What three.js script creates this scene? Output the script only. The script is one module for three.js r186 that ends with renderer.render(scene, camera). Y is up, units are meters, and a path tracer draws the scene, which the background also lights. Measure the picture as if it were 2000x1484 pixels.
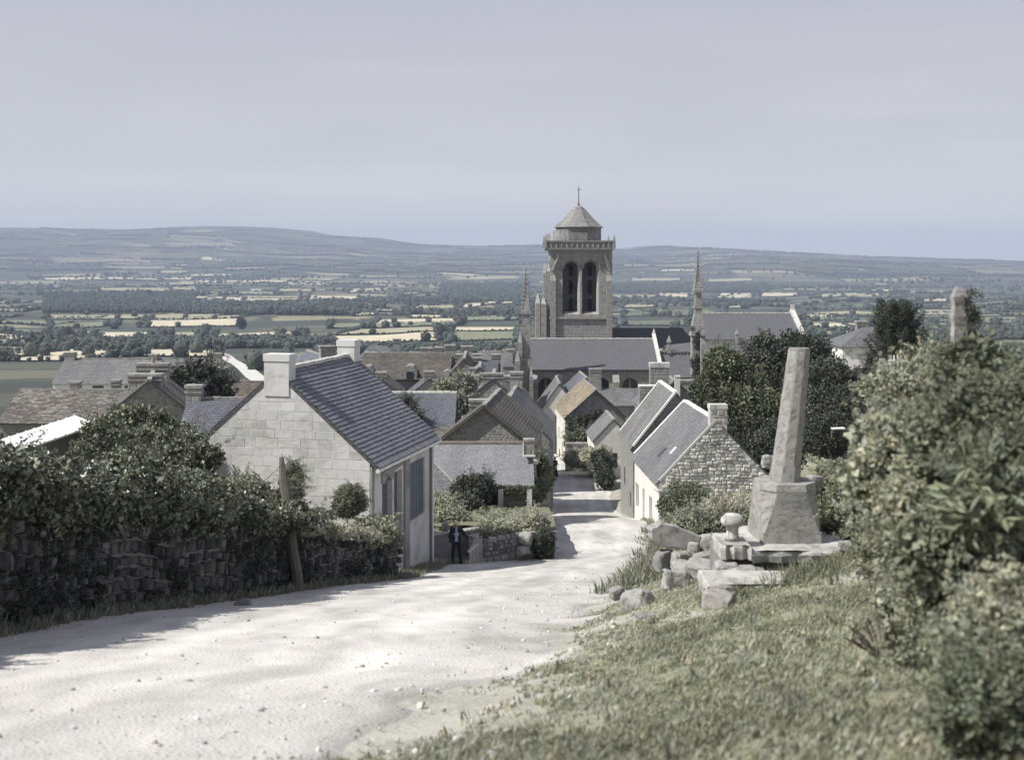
import * as THREE from 'three';
import { mergeGeometries } from 'three/addons/utils/BufferGeometryUtils.js';
import { MarchingCubes } from 'three/addons/objects/MarchingCubes.js';

// ------------------------------------------------------------------ camera, sky, sun, exposure
const EYE = 26, F = 2400;                       // eye height above the village square, focal length in photo pixels
const scene = new THREE.Scene();
const camera = new THREE.PerspectiveCamera(2 * Math.atan(742 / F) * 180 / Math.PI, 2000 / 1484, 0.5, 30000);
camera.position.set(0, EYE, 0);
camera.lookAt(0, EYE, -100);
camera.setViewOffset(2000, 1484, 0, 242, 2000, 1484);   // level camera with a lowered back: verticals stay vertical
camera.focus = 48; camera.userData.fStop = 1.6;
const renderer = new THREE.WebGLRenderer({ antialias: true });
renderer.toneMapping = THREE.LinearToneMapping;
renderer.toneMappingExposure = 1.22;
renderer.shadowMap.enabled = true;
{
  const W = 1024, H = 512, data = new Float32Array(W * H * 4);
  for (let y = 0; y < H; y++) {
    const el = ((y + 0.5) / H - 0.5) * Math.PI, s = Math.max(0, Math.sin(el));
    const k = Math.pow(1 - s, 5), m = Math.pow(s, 0.6);
    const r = 0.425 + 0.19 * k - 0.15 * m, g = 0.436 + 0.178 * k - 0.14 * m, b = 0.495 + 0.12 * k - 0.10 * m;
    for (let x = 0; x < W; x++) { const cl = el > 0 ? 0.05 * (fbm(x / W * 48, el * 34, 5, 7, 48) - 0.5) * (0.35 + Math.exp(-el * 5)) + 0.04 * sstep(0.60, 0.80, fbm(x / W * 24, el * 60 + 3, 5, 19, 24)) * Math.exp(-el * 4) : 0; data.set([r + cl, g + cl * 0.97, b + cl * 0.85, 1], (y * W + x) * 4); }
  }
  const t = new THREE.DataTexture(data, W, H, THREE.RGBAFormat, THREE.FloatType);
  t.mapping = THREE.EquirectangularReflectionMapping; t.magFilter = THREE.LinearFilter; t.needsUpdate = true;
  scene.background = t; scene.environment = t; scene.backgroundIntensity = scene.environmentIntensity = 1.0;
}
const SUN = new THREE.Vector3(-0.62, 0.76, 0.19).normalize();
const sun = new THREE.DirectionalLight(new THREE.Color(1, 0.965, 0.90), 5);
sun.position.copy(SUN).multiplyScalar(300).add(new THREE.Vector3(0, 0, -80));
sun.target.position.set(0, 0, -80); sun.castShadow = true;
Object.assign(sun.shadow.camera, { left: -160, right: 160, top: 160, bottom: -160, near: 1, far: 700 });
sun.shadow.mapSize.set(4096, 4096);
scene.add(sun, sun.target);
scene.fog = new THREE.FogExp2(new THREE.Color(0.66, 0.78, 1.0), 0.000135);

// ------------------------------------------------------------------ helpers
const V = (x, y, z) => new THREE.Vector3(x, y, z);
const P = (px, py, d) => V((px - 1000) / F * d, EYE - (py - 500) / F * d, -d);   // photo pixel + distance -> point
function lerp(a, b, t) { return a + (b - a) * t; } function clamp(x, a = 0, b = 1) { return Math.min(b, Math.max(a, x)); }
function sstep(a, b, x) { const t = clamp((x - a) / (b - a)); return t * t * (3 - 2 * t); };
function RNG(seed) { let a = seed >>> 0; const f = () => { a = (a + 0x6D2B79F5) | 0; let t = Math.imul(a ^ (a >>> 15), 1 | a); t = (t + Math.imul(t ^ (t >>> 7), 61 | t)) ^ t; return ((t ^ (t >>> 14)) >>> 0) / 4294967296; };
  f.r = (a0, b0) => a0 + (b0 - a0) * f(); f.i = (n) => Math.floor(f() * n); return f; }
function hash2(x, y, s) { let h = Math.imul(x | 0, 374761393) ^ Math.imul(y | 0, 668265263) ^ Math.imul(s | 0, 1442695041); h = Math.imul(h ^ (h >>> 13), 1274126177); return ((h ^ (h >>> 16)) >>> 0) / 4294967296; };
function vnoise(x, y, s = 0, p = 0) {            // value noise, periodic when p > 0
  const x0 = Math.floor(x), y0 = Math.floor(y), fx = x - x0, fy = y - y0, u = fx * fx * (3 - 2 * fx), v = fy * fy * (3 - 2 * fy);
  const w = (i) => p ? ((i % p) + p) % p : i;
  const a = hash2(w(x0), w(y0), s), b = hash2(w(x0 + 1), w(y0), s), c = hash2(w(x0), w(y0 + 1), s), d = hash2(w(x0 + 1), w(y0 + 1), s);
  return lerp(lerp(a, b, u), lerp(c, d, u), v);
}
function fbm(x, y, oct = 4, s = 0, p = 0) { let a = 0.5, r = 0, n = 0; for (let i = 0; i < oct; i++) { r += a * vnoise(x, y, s + i * 17, p); n += a; a *= 0.5; x *= 2; y *= 2; p *= 2; } return r / n; }
const curve = (pts) => (d) => { if (d <= pts[0][0]) return pts[0][1]; for (let i = 1; i < pts.length; i++) if (d <= pts[i][0]) { const t = (d - pts[i - 1][0]) / (pts[i][0] - pts[i - 1][0]); return lerp(pts[i - 1][1], pts[i][1], t); } return pts[pts.length - 1][1]; };

const used = new Map();
function numbered(n) { const k = used.get(n) ?? 0; used.set(n, k + 1); return k ? n + '_' + String(k).padStart(3, '0') : n; }
function tag(o, label, category, group, kind) { if (label) o.userData.label = label; if (category) o.userData.category = category; if (group) o.userData.group = group; if (kind) o.userData.kind = kind; return o; }
function thing(name, label, category, at = [0, 0, 0], group) {
  const g = new THREE.Group(); g.name = numbered(name); if (at.isVector3) g.position.copy(at); else g.position.set(...at); scene.add(g); return tag(g, label, category, group);
}
function place(o, name, parent) {                // geometry given in world metres; parents are only moved, never turned
  o.name = parent && parent !== scene ? name : numbered(name); o.castShadow = o.receiveShadow = true;
  (parent ?? scene).add(o); return o;
}
const offsetOf = (parent) => { const v = V(0, 0, 0); for (let p = parent; p && p !== scene; p = p.parent) v.add(p.position); return v; };

class Soup {                                     // collects flat-shaded faces (world metres) and builds ONE mesh
  constructor() { this.p = []; this.n = []; this.u = []; this.c = []; this.t = [1, 1, 1]; }
  tint(r, g = r, b = r) { this.t = [r, g, b]; return this; }
  tri(a, b, c) {
    const ex = b.x - a.x, ey = b.y - a.y, ez = b.z - a.z, fx = c.x - a.x, fy = c.y - a.y, fz = c.z - a.z;
    let nx = ey * fz - ez * fy, ny = ez * fx - ex * fz, nz = ex * fy - ey * fx; const l = Math.hypot(nx, ny, nz) || 1; nx /= l; ny /= l; nz /= l;
    let tx, tz; const h = Math.hypot(nx, nz); if (h > 0.05) { tx = nz / h; tz = -nx / h; } else { tx = 1; tz = 0; }
    const bx = ny * tz, by = nz * tx - nx * tz, bz = -ny * tx;
    for (const q of [a, b, c]) { this.p.push(q.x, q.y, q.z); this.n.push(nx, ny, nz); this.u.push(q.x * tx + q.z * tz, q.x * bx + q.y * by + q.z * bz); this.c.push(...this.t); }
    return this;
  }
  quad(a, b, c, d) { return this.tri(a, b, c).tri(a, c, d); }
  poly(q) { for (let i = 1; i < q.length - 1; i++) this.tri(q[0], q[i], q[i + 1]); return this; }
  prism(lo, hi, caps = 3) { const n = lo.length; for (let i = 0; i < n; i++) { const j = (i + 1) % n; this.quad(lo[i], lo[j], hi[j], hi[i]); } if (caps & 1) this.poly([...lo].reverse()); if (caps & 2) this.poly(hi); return this; }  // rings run counter-clockwise seen from the hi side
  box(cx, cy, cz, sx, sy, sz, ry = 0, tx = 0, tz = 0) {
    const m = new THREE.Matrix4().makeRotationFromEuler(new THREE.Euler(tx, ry, tz, 'YXZ')).setPosition(cx, cy, cz);
    const q = (a, b, c) => V(a * sx / 2, b * sy / 2, c * sz / 2).applyMatrix4(m);
    return this.prism([q(-1, -1, 1), q(1, -1, 1), q(1, -1, -1), q(-1, -1, -1)], [q(-1, 1, 1), q(1, 1, 1), q(1, 1, -1), q(-1, 1, -1)]);
  }
  bar(a, b, w, h = w) {                          // square bar from a to b
    const d = V().subVectors(b, a).normalize(), s = Math.abs(d.y) > 0.95 ? V(1, 0, 0) : V(0, 1, 0), x = V().crossVectors(s, d).normalize(), y = V().crossVectors(d, x);
    const q = (o, i, j) => o.clone().addScaledVector(x, i * w / 2).addScaledVector(y, j * h / 2);
    return this.prism([q(a, -1, -1), q(a, 1, -1), q(a, 1, 1), q(a, -1, 1)], [q(b, -1, -1), q(b, 1, -1), q(b, 1, 1), q(b, -1, 1)]);
  }
  geo(g, m) {                                    // any three geometry, keeping its normals; uv remade in metres
    g = g.index ? g.toNonIndexed() : g.clone(); if (m) g.applyMatrix4(m);
    const p = g.attributes.position, n = g.attributes.normal, a = V(), b = V();
    for (let i = 0; i < p.count; i++) {
      a.fromBufferAttribute(p, i); b.fromBufferAttribute(n, i); this.p.push(a.x, a.y, a.z); this.n.push(b.x, b.y, b.z);
      const ax = Math.abs(b.x), ay = Math.abs(b.y), az = Math.abs(b.z);
      if (ay > ax && ay > az) this.u.push(a.x, a.z); else if (ax > az) this.u.push(a.z, a.y); else this.u.push(a.x, a.y);
      this.c.push(...this.t);
    }
    return this;
  }
  geometry(off) {
    const g = new THREE.BufferGeometry(), p = new Float32Array(this.p); if (off) for (let i = 0; i < p.length; i += 3) { p[i] -= off.x; p[i + 1] -= off.y; p[i + 2] -= off.z; }
    g.setAttribute('position', new THREE.BufferAttribute(p, 3)); g.setAttribute('normal', new THREE.BufferAttribute(new Float32Array(this.n), 3));
    g.setAttribute('uv', new THREE.BufferAttribute(new Float32Array(this.u), 2)); g.setAttribute('color', new THREE.BufferAttribute(new Float32Array(this.c), 3)); return g;
  }
  build(name, mat, parent, kind) { const o = place(new THREE.Mesh(this.geometry(offsetOf(parent)), mat), name, parent); if (kind) o.userData.kind = kind; return o; }
}

// ------------------------------------------------------------------ procedural materials
const enc = (x) => { x = clamp(x); return Math.round(255 * (x <= 0.0031308 ? 12.92 * x : 1.055 * Math.pow(x, 1 / 2.4) - 0.055)); };
function mkTex(n, f) {                           // f(u, v) -> [r, g, b, height], linear
  const c = new Uint8Array(n * n * 4), h = new Uint8Array(n * n * 4);
  for (let y = 0; y < n; y++) for (let x = 0; x < n; x++) {
    const q = f((x + 0.5) / n, (y + 0.5) / n), i = (y * n + x) * 4;
    c[i] = enc(q[0]); c[i + 1] = enc(q[1]); c[i + 2] = enc(q[2]); c[i + 3] = 255; h[i] = h[i + 1] = h[i + 2] = Math.round(255 * clamp(q[3])); h[i + 3] = 255;
  }
  const mk = (d, srgb) => { const t = new THREE.DataTexture(d, n, n); t.wrapS = t.wrapT = THREE.RepeatWrapping; t.magFilter = THREE.LinearFilter; if (srgb) t.colorSpace = THREE.SRGBColorSpace; t.needsUpdate = true; return t; };
  return { map: mk(c, true), bump: mk(h, false) };
}
function mat(tex, metres, o = {}) {
  const m = new THREE.MeshStandardMaterial({ roughness: 0.9, vertexColors: true, ...o });
  if (tex) { const s = (t) => { const k = t.clone(); k.repeat.set(1 / metres, 1 / metres); k.needsUpdate = true; return k; }; m.map = s(tex.map); if (o.bumpScale) m.bumpMap = s(tex.bump); }
  return m;
}
// base tone around 1 so that a material's colour is its albedo
const T_grain = mkTex(512, (u, v) => { const a = fbm(u * 6, v * 6, 5, 3, 6), b = vnoise(u * 170, v * 170, 9, 170), c = fbm(u * 14, v * 14, 3, 41, 14), l = sstep(0.62, 0.75, c);
  const k = 0.62 + 0.52 * a + 0.26 * (b - 0.5); return [k * lerp(1, 1.14, l), k * lerp(1, 1.12, l), k * lerp(0.99, 1.02, l), 0.35 * b + 0.65 * a]; });
const T_weather = mkTex(512, (u, v) => { const a = fbm(u * 5, v * 5, 6, 3, 5), g = vnoise(u * 200, v * 200, 9, 200), s = sstep(0.56, 0.66, fbm(u * 18, v * 18, 4, 141, 18)), d = sstep(0.55, 0.68, fbm(u * 11 + 0.2, v * 11, 5, 241, 11)), st = fbm(u * 22, v * 2, 3, 61, 22 * 0 + 22); let k = 0.5 + 0.75 * a + 0.22 * (g - 0.5) + 0.12 * (st - 0.5); k *= lerp(1, 1.2, s) * lerp(1, 0.75, d); return [k * lerp(1, 1.03, s), k, k * lerp(1, 0.93, s), clamp(0.3 * g + 0.7 * a - 0.18 * d)]; });
const T_plaster = mkTex(512, (u, v) => { const a = fbm(u * 4, v * 4, 6, 13, 4), b = fbm(u * 40, v * 40, 3, 23, 40), s = fbm(u * 30, v * 3, 3, 5, 30 * 0 + 30); const k = 0.72 + 0.36 * a + 0.12 * (b - 0.5) + 0.08 * (s - 0.5); return [k, k * 0.985, k * 0.955, 0.5 * a + 0.5 * b]; });
function masonry(rows, cols, seed, joint, contrast) {
  const rr = RNG(seed), ys = [0]; for (let i = 0; i < rows; i++) ys.push(ys[i] + rr.r(0.7, 1.3)); const Y = ys.map((y) => y / ys[rows]);
  const xs = []; for (let i = 0; i < rows; i++) { const a = [rr()]; for (let j = 0; j < cols; j++) a.push(a[j] + rr.r(0.55, 1.5)); const t = a[cols] - a[0]; xs.push(a.map((x) => (x - a[0]) / t + a[0])); }
  return mkTex(512, (u, v) => {
    const wu = u + 0.008 * (fbm(u * 12, v * 12, 2, 7, 12) - 0.5), wv = ((v + 0.012 * (fbm(u * 10, v * 10, 2, 8, 10) - 0.5)) % 1 + 1) % 1;
    let i = 0; while (i < rows - 1 && wv > Y[i + 1]) i++; const X = xs[i]; let x = ((wu - X[0]) % 1 + 1) % 1 + X[0], j = 0; while (j < cols - 1 && x > X[j + 1]) j++;
    const e = Math.min((wv - Y[i]) * rows, (Y[i + 1] - wv) * rows, (x - X[j]) * cols, (X[j + 1] - x) * cols), m = sstep(joint * 0.3, joint, e);
    const tone = 1 + contrast * (hash2(i, j, seed) - 0.5), hue = hash2(j, i, seed + 3) - 0.5, gr = fbm(u * 24, v * 24, 4, 31, 24);
    const k = lerp(0.82, tone, m) * (0.75 + 0.5 * gr); return [k * (1 + 0.1 * hue), k, k * (1 - 0.12 * hue), m * (0.7 + 0.3 * gr)];
  });
}
const T_masonry = masonry(9, 6, 77, 0.14, 0.55), T_rubble = masonry(14, 8, 191, 0.22, 0.8);
const T_slate = (() => mkTex(512, (u, v) => {
  const rows = 16, cols = 12, i = Math.floor(v * rows), fv = v * rows - i, off = (i % 2) * 0.5 + (hash2(i, 3, 5) - 0.5) * 0.3, x = u * cols + off, j = ((Math.floor(x) % cols) + cols) % cols, fx = x - Math.floor(x);
  const tone = 1 + 0.34 * (hash2(i, j, 11) - 0.5), edge = Math.min(fx, 1 - fx) < 0.05 ? 0.75 : 1, shade = fv < 0.1 ? 0.72 : 1, l = sstep(0.55, 0.75, fbm(u * 8, v * 8, 4, 61, 8));
  const k = tone * edge * shade * (0.8 + 0.4 * fbm(u * 30, v * 30, 3, 2, 30)); return [k * lerp(1, 1.2, l), k * lerp(1, 1.16, l), k * lerp(1, 0.98, l), clamp(1 - fv) * 0.8 * (edge > 0.9 ? 1 : 0.6)];
}))();
const T_road = mkTex(1024, (u, v) => { const a = fbm(u * 5, v * 5, 6, 71, 5), b = vnoise(u * 260, v * 260, 4, 260), c = fbm(u * 60, v * 60, 3, 19, 60), peb = sstep(0.80, 0.93, c * 0.6 + b * 0.5), st = sstep(0.57, 0.72, fbm(u * 9, v * 9, 4, 99, 9));
  const k = 0.84 + 0.24 * a + 0.10 * (b - 0.5) - 0.10 * peb - 0.07 * st; return [k, k * 0.985, k * 0.95, 0.5 * a + 0.25 * b + 0.4 * peb]; });
const T_stain = mkTex(512, (u, v) => { const a = fbm(u * 5, v * 5, 6, 313, 5), g = vnoise(u * 190, v * 190, 9, 190), b = fbm(u * 26, v * 26, 3, 17, 26), s = sstep(0.52, 0.66, fbm(u * 3, v * 7, 5, 41, 0 + 21)), w = fbm(u * 34, v * 2.0, 4, 91, 34 * 0 + 34); const k = (0.62 + 0.62 * a) * lerp(1, 0.84, s) + 0.14 * (g - 0.5) + 0.16 * (b - 0.5) + 0.10 * (w - 0.5); return [k, k * 0.99, k * lerp(0.985, 0.95, s), 0.6 * a + 0.4 * b]; });
const T_soil = mkTex(512, (u, v) => { const a = fbm(u * 6, v * 6, 6, 51, 6), b = fbm(u * 70, v * 70, 2, 91, 70); const k = 0.6 + 0.5 * a + 0.35 * (b - 0.5); return [k, k, k * 0.95, 0.5 * a + 0.5 * b]; });
const T_wood = mkTex(256, (u, v) => { const g = fbm(u * 40, v * 2, 4, 21, 0), k = 0.6 + 0.6 * g; return [k, k * 0.97, k * 0.93, g]; });

const col = (r, g, b) => new THREE.Color().setRGB(r, g, b);
const M = {
  granite: mat(T_weather, 1.3, { color: col(0.35, 0.34, 0.325), bumpScale: 0.018 }),
  slabStone: mat(T_weather, 1.4, { color: col(0.50, 0.49, 0.465), bumpScale: 0.025 }),
  crossStone: mat(T_weather, 0.85, { color: col(0.385, 0.375, 0.36), bumpScale: 0.025 }),
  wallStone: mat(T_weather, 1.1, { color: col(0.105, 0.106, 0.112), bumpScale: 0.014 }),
  graniteDark: mat(T_grain, 1.1, { color: col(0.24, 0.24, 0.24), bumpScale: 0.014 }),
  ashlar: mat(T_weather, 1.6, { color: col(0.64, 0.63, 0.605), bumpScale: 0.012 }),
  gable: mat(T_stain, 3.4, { color: col(0.60, 0.595, 0.59), bumpScale: 0.012 }),
  mortar: mat(T_grain, 0.9, { color: col(0.56, 0.55, 0.525), bumpScale: 0.01 }),
  limewash: mat(T_plaster, 3.1, { color: col(0.82, 0.81, 0.78), bumpScale: 0.012 }),
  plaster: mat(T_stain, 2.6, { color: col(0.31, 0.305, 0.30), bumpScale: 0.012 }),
  masonry: mat(T_masonry, 2.6, { color: col(0.30, 0.295, 0.28), bumpScale: 0.03 }),
  church: mat(T_masonry, 3.6, { color: col(0.305, 0.298, 0.283), bumpScale: 0.025 }),
  rubble: mat(T_rubble, 2.1, { color: col(0.28, 0.272, 0.255), bumpScale: 0.04 }),
  slateTex: mat(T_slate, 3.6, { color: col(0.108, 0.11, 0.12), bumpScale: 0.012, roughness: 0.55 }),
  brownTex: mat(T_slate, 3.2, { color: col(0.125, 0.113, 0.10), bumpScale: 0.014, roughness: 0.8 }),
  slate: mat(T_grain, 2.2, { color: col(0.165, 0.173, 0.198), roughness: 0.5, bumpScale: 0.003 }),
  slateMid: mat(T_grain, 2.2, { color: col(0.125, 0.132, 0.155), roughness: 0.55, bumpScale: 0.003 }),
  slateWing: mat(T_grain, 2.2, { color: col(0.215, 0.22, 0.235), roughness: 0.6, bumpScale: 0.003 }),
  slatePale: mat(T_grain, 2.2, { color: col(0.165, 0.168, 0.174), roughness: 0.6, bumpScale: 0.004 }),
  slateBrown: mat(T_weather, 2.6, { color: col(0.112, 0.104, 0.094), roughness: 0.8, bumpScale: 0.004 }),
  slateShaded: mat(T_slate, 3.6, { color: col(0.07, 0.072, 0.075), roughness: 0.8, bumpScale: 0.01 }),  // darker copy of the church slate, with the tower shadow put into the colour
  capStone: mat(T_weather, 3, { color: col(0.23, 0.228, 0.225), bumpScale: 0.02 }),
  slateOchre: mat(T_grain, 2.2, { color: col(0.25, 0.222, 0.172), roughness: 0.8, bumpScale: 0.004 }),
  stoneTile: mat(T_weather, 2.2, { color: col(0.18, 0.165, 0.148), roughness: 0.9, bumpScale: 0.01 }),
  road: mat(T_road, 6.5, { color: col(0.555, 0.548, 0.535), bumpScale: 0.035, roughness: 0.95 }),
  soil: mat(T_soil, 2.6, { color: col(1, 1, 1), bumpScale: 0.03, roughness: 1 }),
  far: new THREE.MeshStandardMaterial({ vertexColors: true, roughness: 1 }),
  wood: mat(T_wood, 0.5, { color: col(0.15, 0.14, 0.125), bumpScale: 0.006 }),
  woodPale: mat(T_wood, 0.5, { color: col(0.70, 0.68, 0.63), bumpScale: 0.006 }),
  paint: mat(T_wood, 0.7, { color: col(0.11, 0.13, 0.18), bumpScale: 0.003, roughness: 0.6 }),
  doorPaint: mat(T_wood, 0.7, { color: col(0.26, 0.22, 0.20), bumpScale: 0.003, roughness: 0.7 }),
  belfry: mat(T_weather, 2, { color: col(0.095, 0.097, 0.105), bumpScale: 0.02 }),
  dark: new THREE.MeshStandardMaterial({ color: col(0.035, 0.035, 0.04), roughness: 0.6, vertexColors: true }),
  pane: new THREE.MeshStandardMaterial({ color: col(0.04, 0.045, 0.055), roughness: 0.12, vertexColors: true }),
  zinc: mat(T_grain, 2, { color: col(0.80, 0.80, 0.80), roughness: 0.45, metalness: 0.1 }),
  whitePaint: mat(T_grain, 2, { color: col(0.85, 0.85, 0.84), roughness: 0.6 }),
  iron: new THREE.MeshStandardMaterial({ color: col(0.06, 0.06, 0.065), roughness: 0.6, vertexColors: true }),
  bark: mat(T_wood, 0.6, { color: col(0.13, 0.115, 0.10), bumpScale: 0.02 }),
  clay: mat(T_grain, 1, { color: col(0.30, 0.25, 0.22), bumpScale: 0.004 }),
};
const leafMat = (r, g, b, rough = 0.6) => new THREE.MeshPhysicalMaterial({ color: col(r, g, b), roughness: rough, side: THREE.DoubleSide, transmission: rough > 0.75 ? 0.22 : 0.12, thickness: 0, ior: 1.4 });
const LM = {
  bramble: new THREE.MeshStandardMaterial({ color: col(0.12, 0.135, 0.092), roughness: 0.38, side: THREE.DoubleSide }), bush: leafMat(0.155, 0.172, 0.115, 0.6), tree: leafMat(0.105, 0.125, 0.07, 0.65), treeDark: leafMat(0.060, 0.073, 0.052, 0.6),
  conifer: leafMat(0.06, 0.072, 0.055, 0.7), pale: leafMat(0.285, 0.295, 0.22, 0.7), dry: leafMat(0.40, 0.39, 0.315, 0.9), grass: leafMat(0.285, 0.30, 0.205, 0.85), far: new THREE.MeshStandardMaterial({ color: col(0.060, 0.074, 0.062), roughness: 0.9, side: THREE.DoubleSide }),
};
// ------------------------------------------------------------------ the lie of the land
const DROP = curve([[-60, -10], [-20, -2.6], [0, 1.7], [10, 3.9], [20, 6.1], [30, 8.3], [40, 10.5], [48.6, 12.25], [56, 13.1], [64, 14.0], [68, 14.75], [75, 16.1], [82, 17.4], [90, 18.4], [100, 19.2], [110, 19.75], [122, 20.35], [150, 22.2], [170, 23.5], [200, 26.5], [300, 33], [400, 40], [600, 50], [800, 57], [1000, 62], [1500, 69], [2000, 74], [3000, 82], [4000, 88], [12000, 95]]);
const ROADR = curve([[-30, -2.4], [7, -1.7], [11, -0.7], [15, 0], [20, 0.84], [29, 2], [40, 3.7], [50, 5.2], [60, 6.6], [68, 7.9], [80, 7.4], [90, 7.0], [110, 8.5], [130, 9.0], [150, 8.5], [200, 8]]);
const ROADL = curve([[-30, -10.5], [12, -8.8], [17, -8.35], [22, -8.0], [30, -6.4], [37, -4.6], [40, -3.7], [44, -3.4], [48, -3.2], [50, -1.3], [52, 1.5], [60, 2.0], [70, 2.3], [90, 2.8], [110, 3.8], [130, 4.4], [150, 4.4], [200, 4]]);
const CREST = curve([[-600, 452], [-300, 455], [0, 462], [80, 458], [125, 451], [175, 446], [240, 449], [300, 452], [360, 446], [420, 443], [490, 444], [560, 447], [610, 452], [650, 460], [700, 464], [750, 466], [790, 474], [830, 479], [890, 481], [980, 481], [1060, 480], [1140, 483], [1200, 487], [1245, 482], [1290, 479], [1340, 482], [1400, 487], [1500, 494], [1600, 500], [1700, 504], [1800, 508], [1920, 512], [2300, 520]]);
function G(X, d) {                               // ground height
  let y = -DROP(d);
  if (d < 190) {
    const R = ROADR(d), L = ROADL(d), u = X - R, w = L - X, fade = 1 - sstep(150, 190, d);
    if (u > 0) {
      const k = d < 18 ? lerp(0.09, 0.285, clamp((d - 3) / 15)) : lerp(0.285, 0.12, clamp((d - 18) / 45));
      let b = k * Math.min(u, 7) * sstep(0, 0.8, u) + 0.03 * Math.max(0, u - 7);
      b += sstep(5.0, 8.5, u) * 2.3 * sstep(4, 12, d) * (1 - sstep(36, 60, d));
      b += (fbm(X * 0.8, d * 0.8, 3, 7) - 0.5) * 0.22 * sstep(0, 1.2, u);
      y += b * fade;
    } else if (w > 0) {
      y += sstep(0.1, 0.9, w) * 0.9 * (1 - sstep(40, 44, d)) * fade + sstep(1, 9, w) * 1.2 * sstep(42, 50, d) * (1 - sstep(70, 110, d));
    } else y += 0.05 * Math.sin(Math.PI * clamp(-u / (R - L))) + (fbm(X * 0.35, d * 0.35, 3, 3) - 0.5) * 0.10;
  } else {
    y += (fbm(X * 0.004, d * 0.004, 4, 33) - 0.5) * 14 * sstep(250, 900, d) + (fbm(X * 0.0011, d * 0.0011, 3, 35) - 0.5) * 30 * sstep(900, 2500, d);
    if (d > 2400) {
      const px = 1000 + F * X / d, crest = (500 - CREST(1000 + F * X / 8000)) / F * 8000;
      const lift = crest + 88 + 5, s = sstep(2600, 8000, d + (fbm(X * 0.0006, d * 0.0006, 3, 88) - 0.5) * 1800);
      y += lift * (d < 8000 ? Math.pow(s, 1.15) : 1 - 0.4 * sstep(8000, 9500, d)) - (d >= 8000 ? 0 : 0) - (fbm(X * 0.0011, d * 0.0011, 3, 35) - 0.5) * 30 * sstep(5000, 7500, d) - (fbm(X * 0.004, d * 0.004, 4, 33) - 0.5) * 14 * sstep(6000, 7800, d);
    }
  }
  return EYE + y;
}
function hit(px, py) {                           // where the sight line through a pixel meets the ground
  let d = 5, s = 0.5; for (; d < 12000; d += s) { s = 0.3 + d * 0.006; if (EYE - (py - 500) / F * d < G((px - 1000) / F * d, d)) break; }
  return V((px - 1000) / F * d, G((px - 1000) / F * d, d), -d);
}
const onG = (X, d, dy = 0) => V(X, G(X, d) + dy, -d);

{ // ground: one sheet from behind the camera to beyond the hills
  const ds = []; for (let d = -60; d < 4; d += 4) ds.push(d); for (let d = 4; d < 74; d += 0.7) ds.push(d); for (let d = 74; d < 200; d += 2.2) ds.push(d); for (let d = 200; d < 9800; d *= 1.0125) ds.push(d);
  const nt = 420, pos = [], cl = [], uv = [], idx = [], nd = ds.length;
  const cell = (x, z, sx, sz, sd) => { // elongated cells: which one, and how near its border
    const a = x / sx, b = z / sz, i0 = Math.floor(a), j0 = Math.floor(b); let f1 = 9, f2 = 9, id = 0;
    for (let j = j0 - 1; j <= j0 + 1; j++) for (let i = i0 - 1; i <= i0 + 1; i++) { const q = Math.hypot(i + 0.15 + 0.7 * hash2(i, j, sd) - a, j + 0.15 + 0.7 * hash2(i, j, sd + 1) - b); if (q < f1) { f2 = f1; f1 = q; id = hash2(i, j, sd + 2); } else if (q < f2) f2 = q; }
    return [id, f2 - f1];
  };
  for (const d of ds) {
    const hw = 40 + Math.max(0, d) * 0.75;
    for (let i = 0; i <= nt; i++) {
      const t = i / nt * 2 - 1, X = (d < 200 ? 0.55 * t + 0.45 * t * t * t : t) * hw + (d < 200 ? 0 : 0);
      const y = G(X, d); pos.push(X, y - (d > 150 ? 0.0 : 0), -d); uv.push(X, d);
      let c;
      if (d < 190) {
        const R = ROADR(d), L = ROADL(d), u = X - R, w = L - X, n = fbm(X * 0.7, d * 0.7, 4, 21), e = u > w ? u : w;
        const g = [0.245, 0.25, 0.18], dirt = [0.43, 0.42, 0.385]; const k = sstep(0.0, 2.4, e + (n - 0.5) * 3.6) * (1 - 0.75 * sstep(0.60, 0.72, fbm(X * 0.9 + 40, d * 0.9, 4, 321))); c = g.map((v, q) => lerp(dirt[q], v * (0.7 + 0.6 * n), k));
      } else {
        const q = d < 2500 ? 0 : 1, [id, edge] = cell(X, d, q ? 260 : 150, q ? 150 : 80, 5), n = fbm(X * 0.01, d * 0.01, 3, 9), big = fbm(X * 0.0016, d * 0.0032, 3, 15);
        const moor = sstep(4800, 6600, d);
        if (id < 0.34 + 0.12 * moor || edge < 0.12 || big > 0.60) c = [0.05, 0.062, 0.05]; else if (id < 0.62) c = [0.085, 0.095, 0.066]; else if (id < 0.84) c = [0.14, 0.138, 0.098]; else c = [0.32, 0.29, 0.20];
        c = c.map((v) => lerp(v, 0.085, 0.45 * moor) * (0.5 + 0.9 * n));
      }
      cl.push(...c);
    }
  }
  for (let j = 0; j < nd - 1; j++) for (let i = 0; i < nt; i++) { const a = j * (nt + 1) + i, b = a + 1, c = a + nt + 1, e = c + 1; idx.push(a, b, c, b, e, c); }
  const g = new THREE.BufferGeometry(); g.setAttribute('position', new THREE.Float32BufferAttribute(pos, 3)); g.setAttribute('color', new THREE.Float32BufferAttribute(cl, 3)); g.setAttribute('uv', new THREE.Float32BufferAttribute(uv, 2)); g.setIndex(idx); g.computeVertexNormals();
  tag(place(new THREE.Mesh(g, M.soil), 'ground'), 'grassy and bare earth hillside running down to the wooded plain', null, null, 'structure');
}
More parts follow.
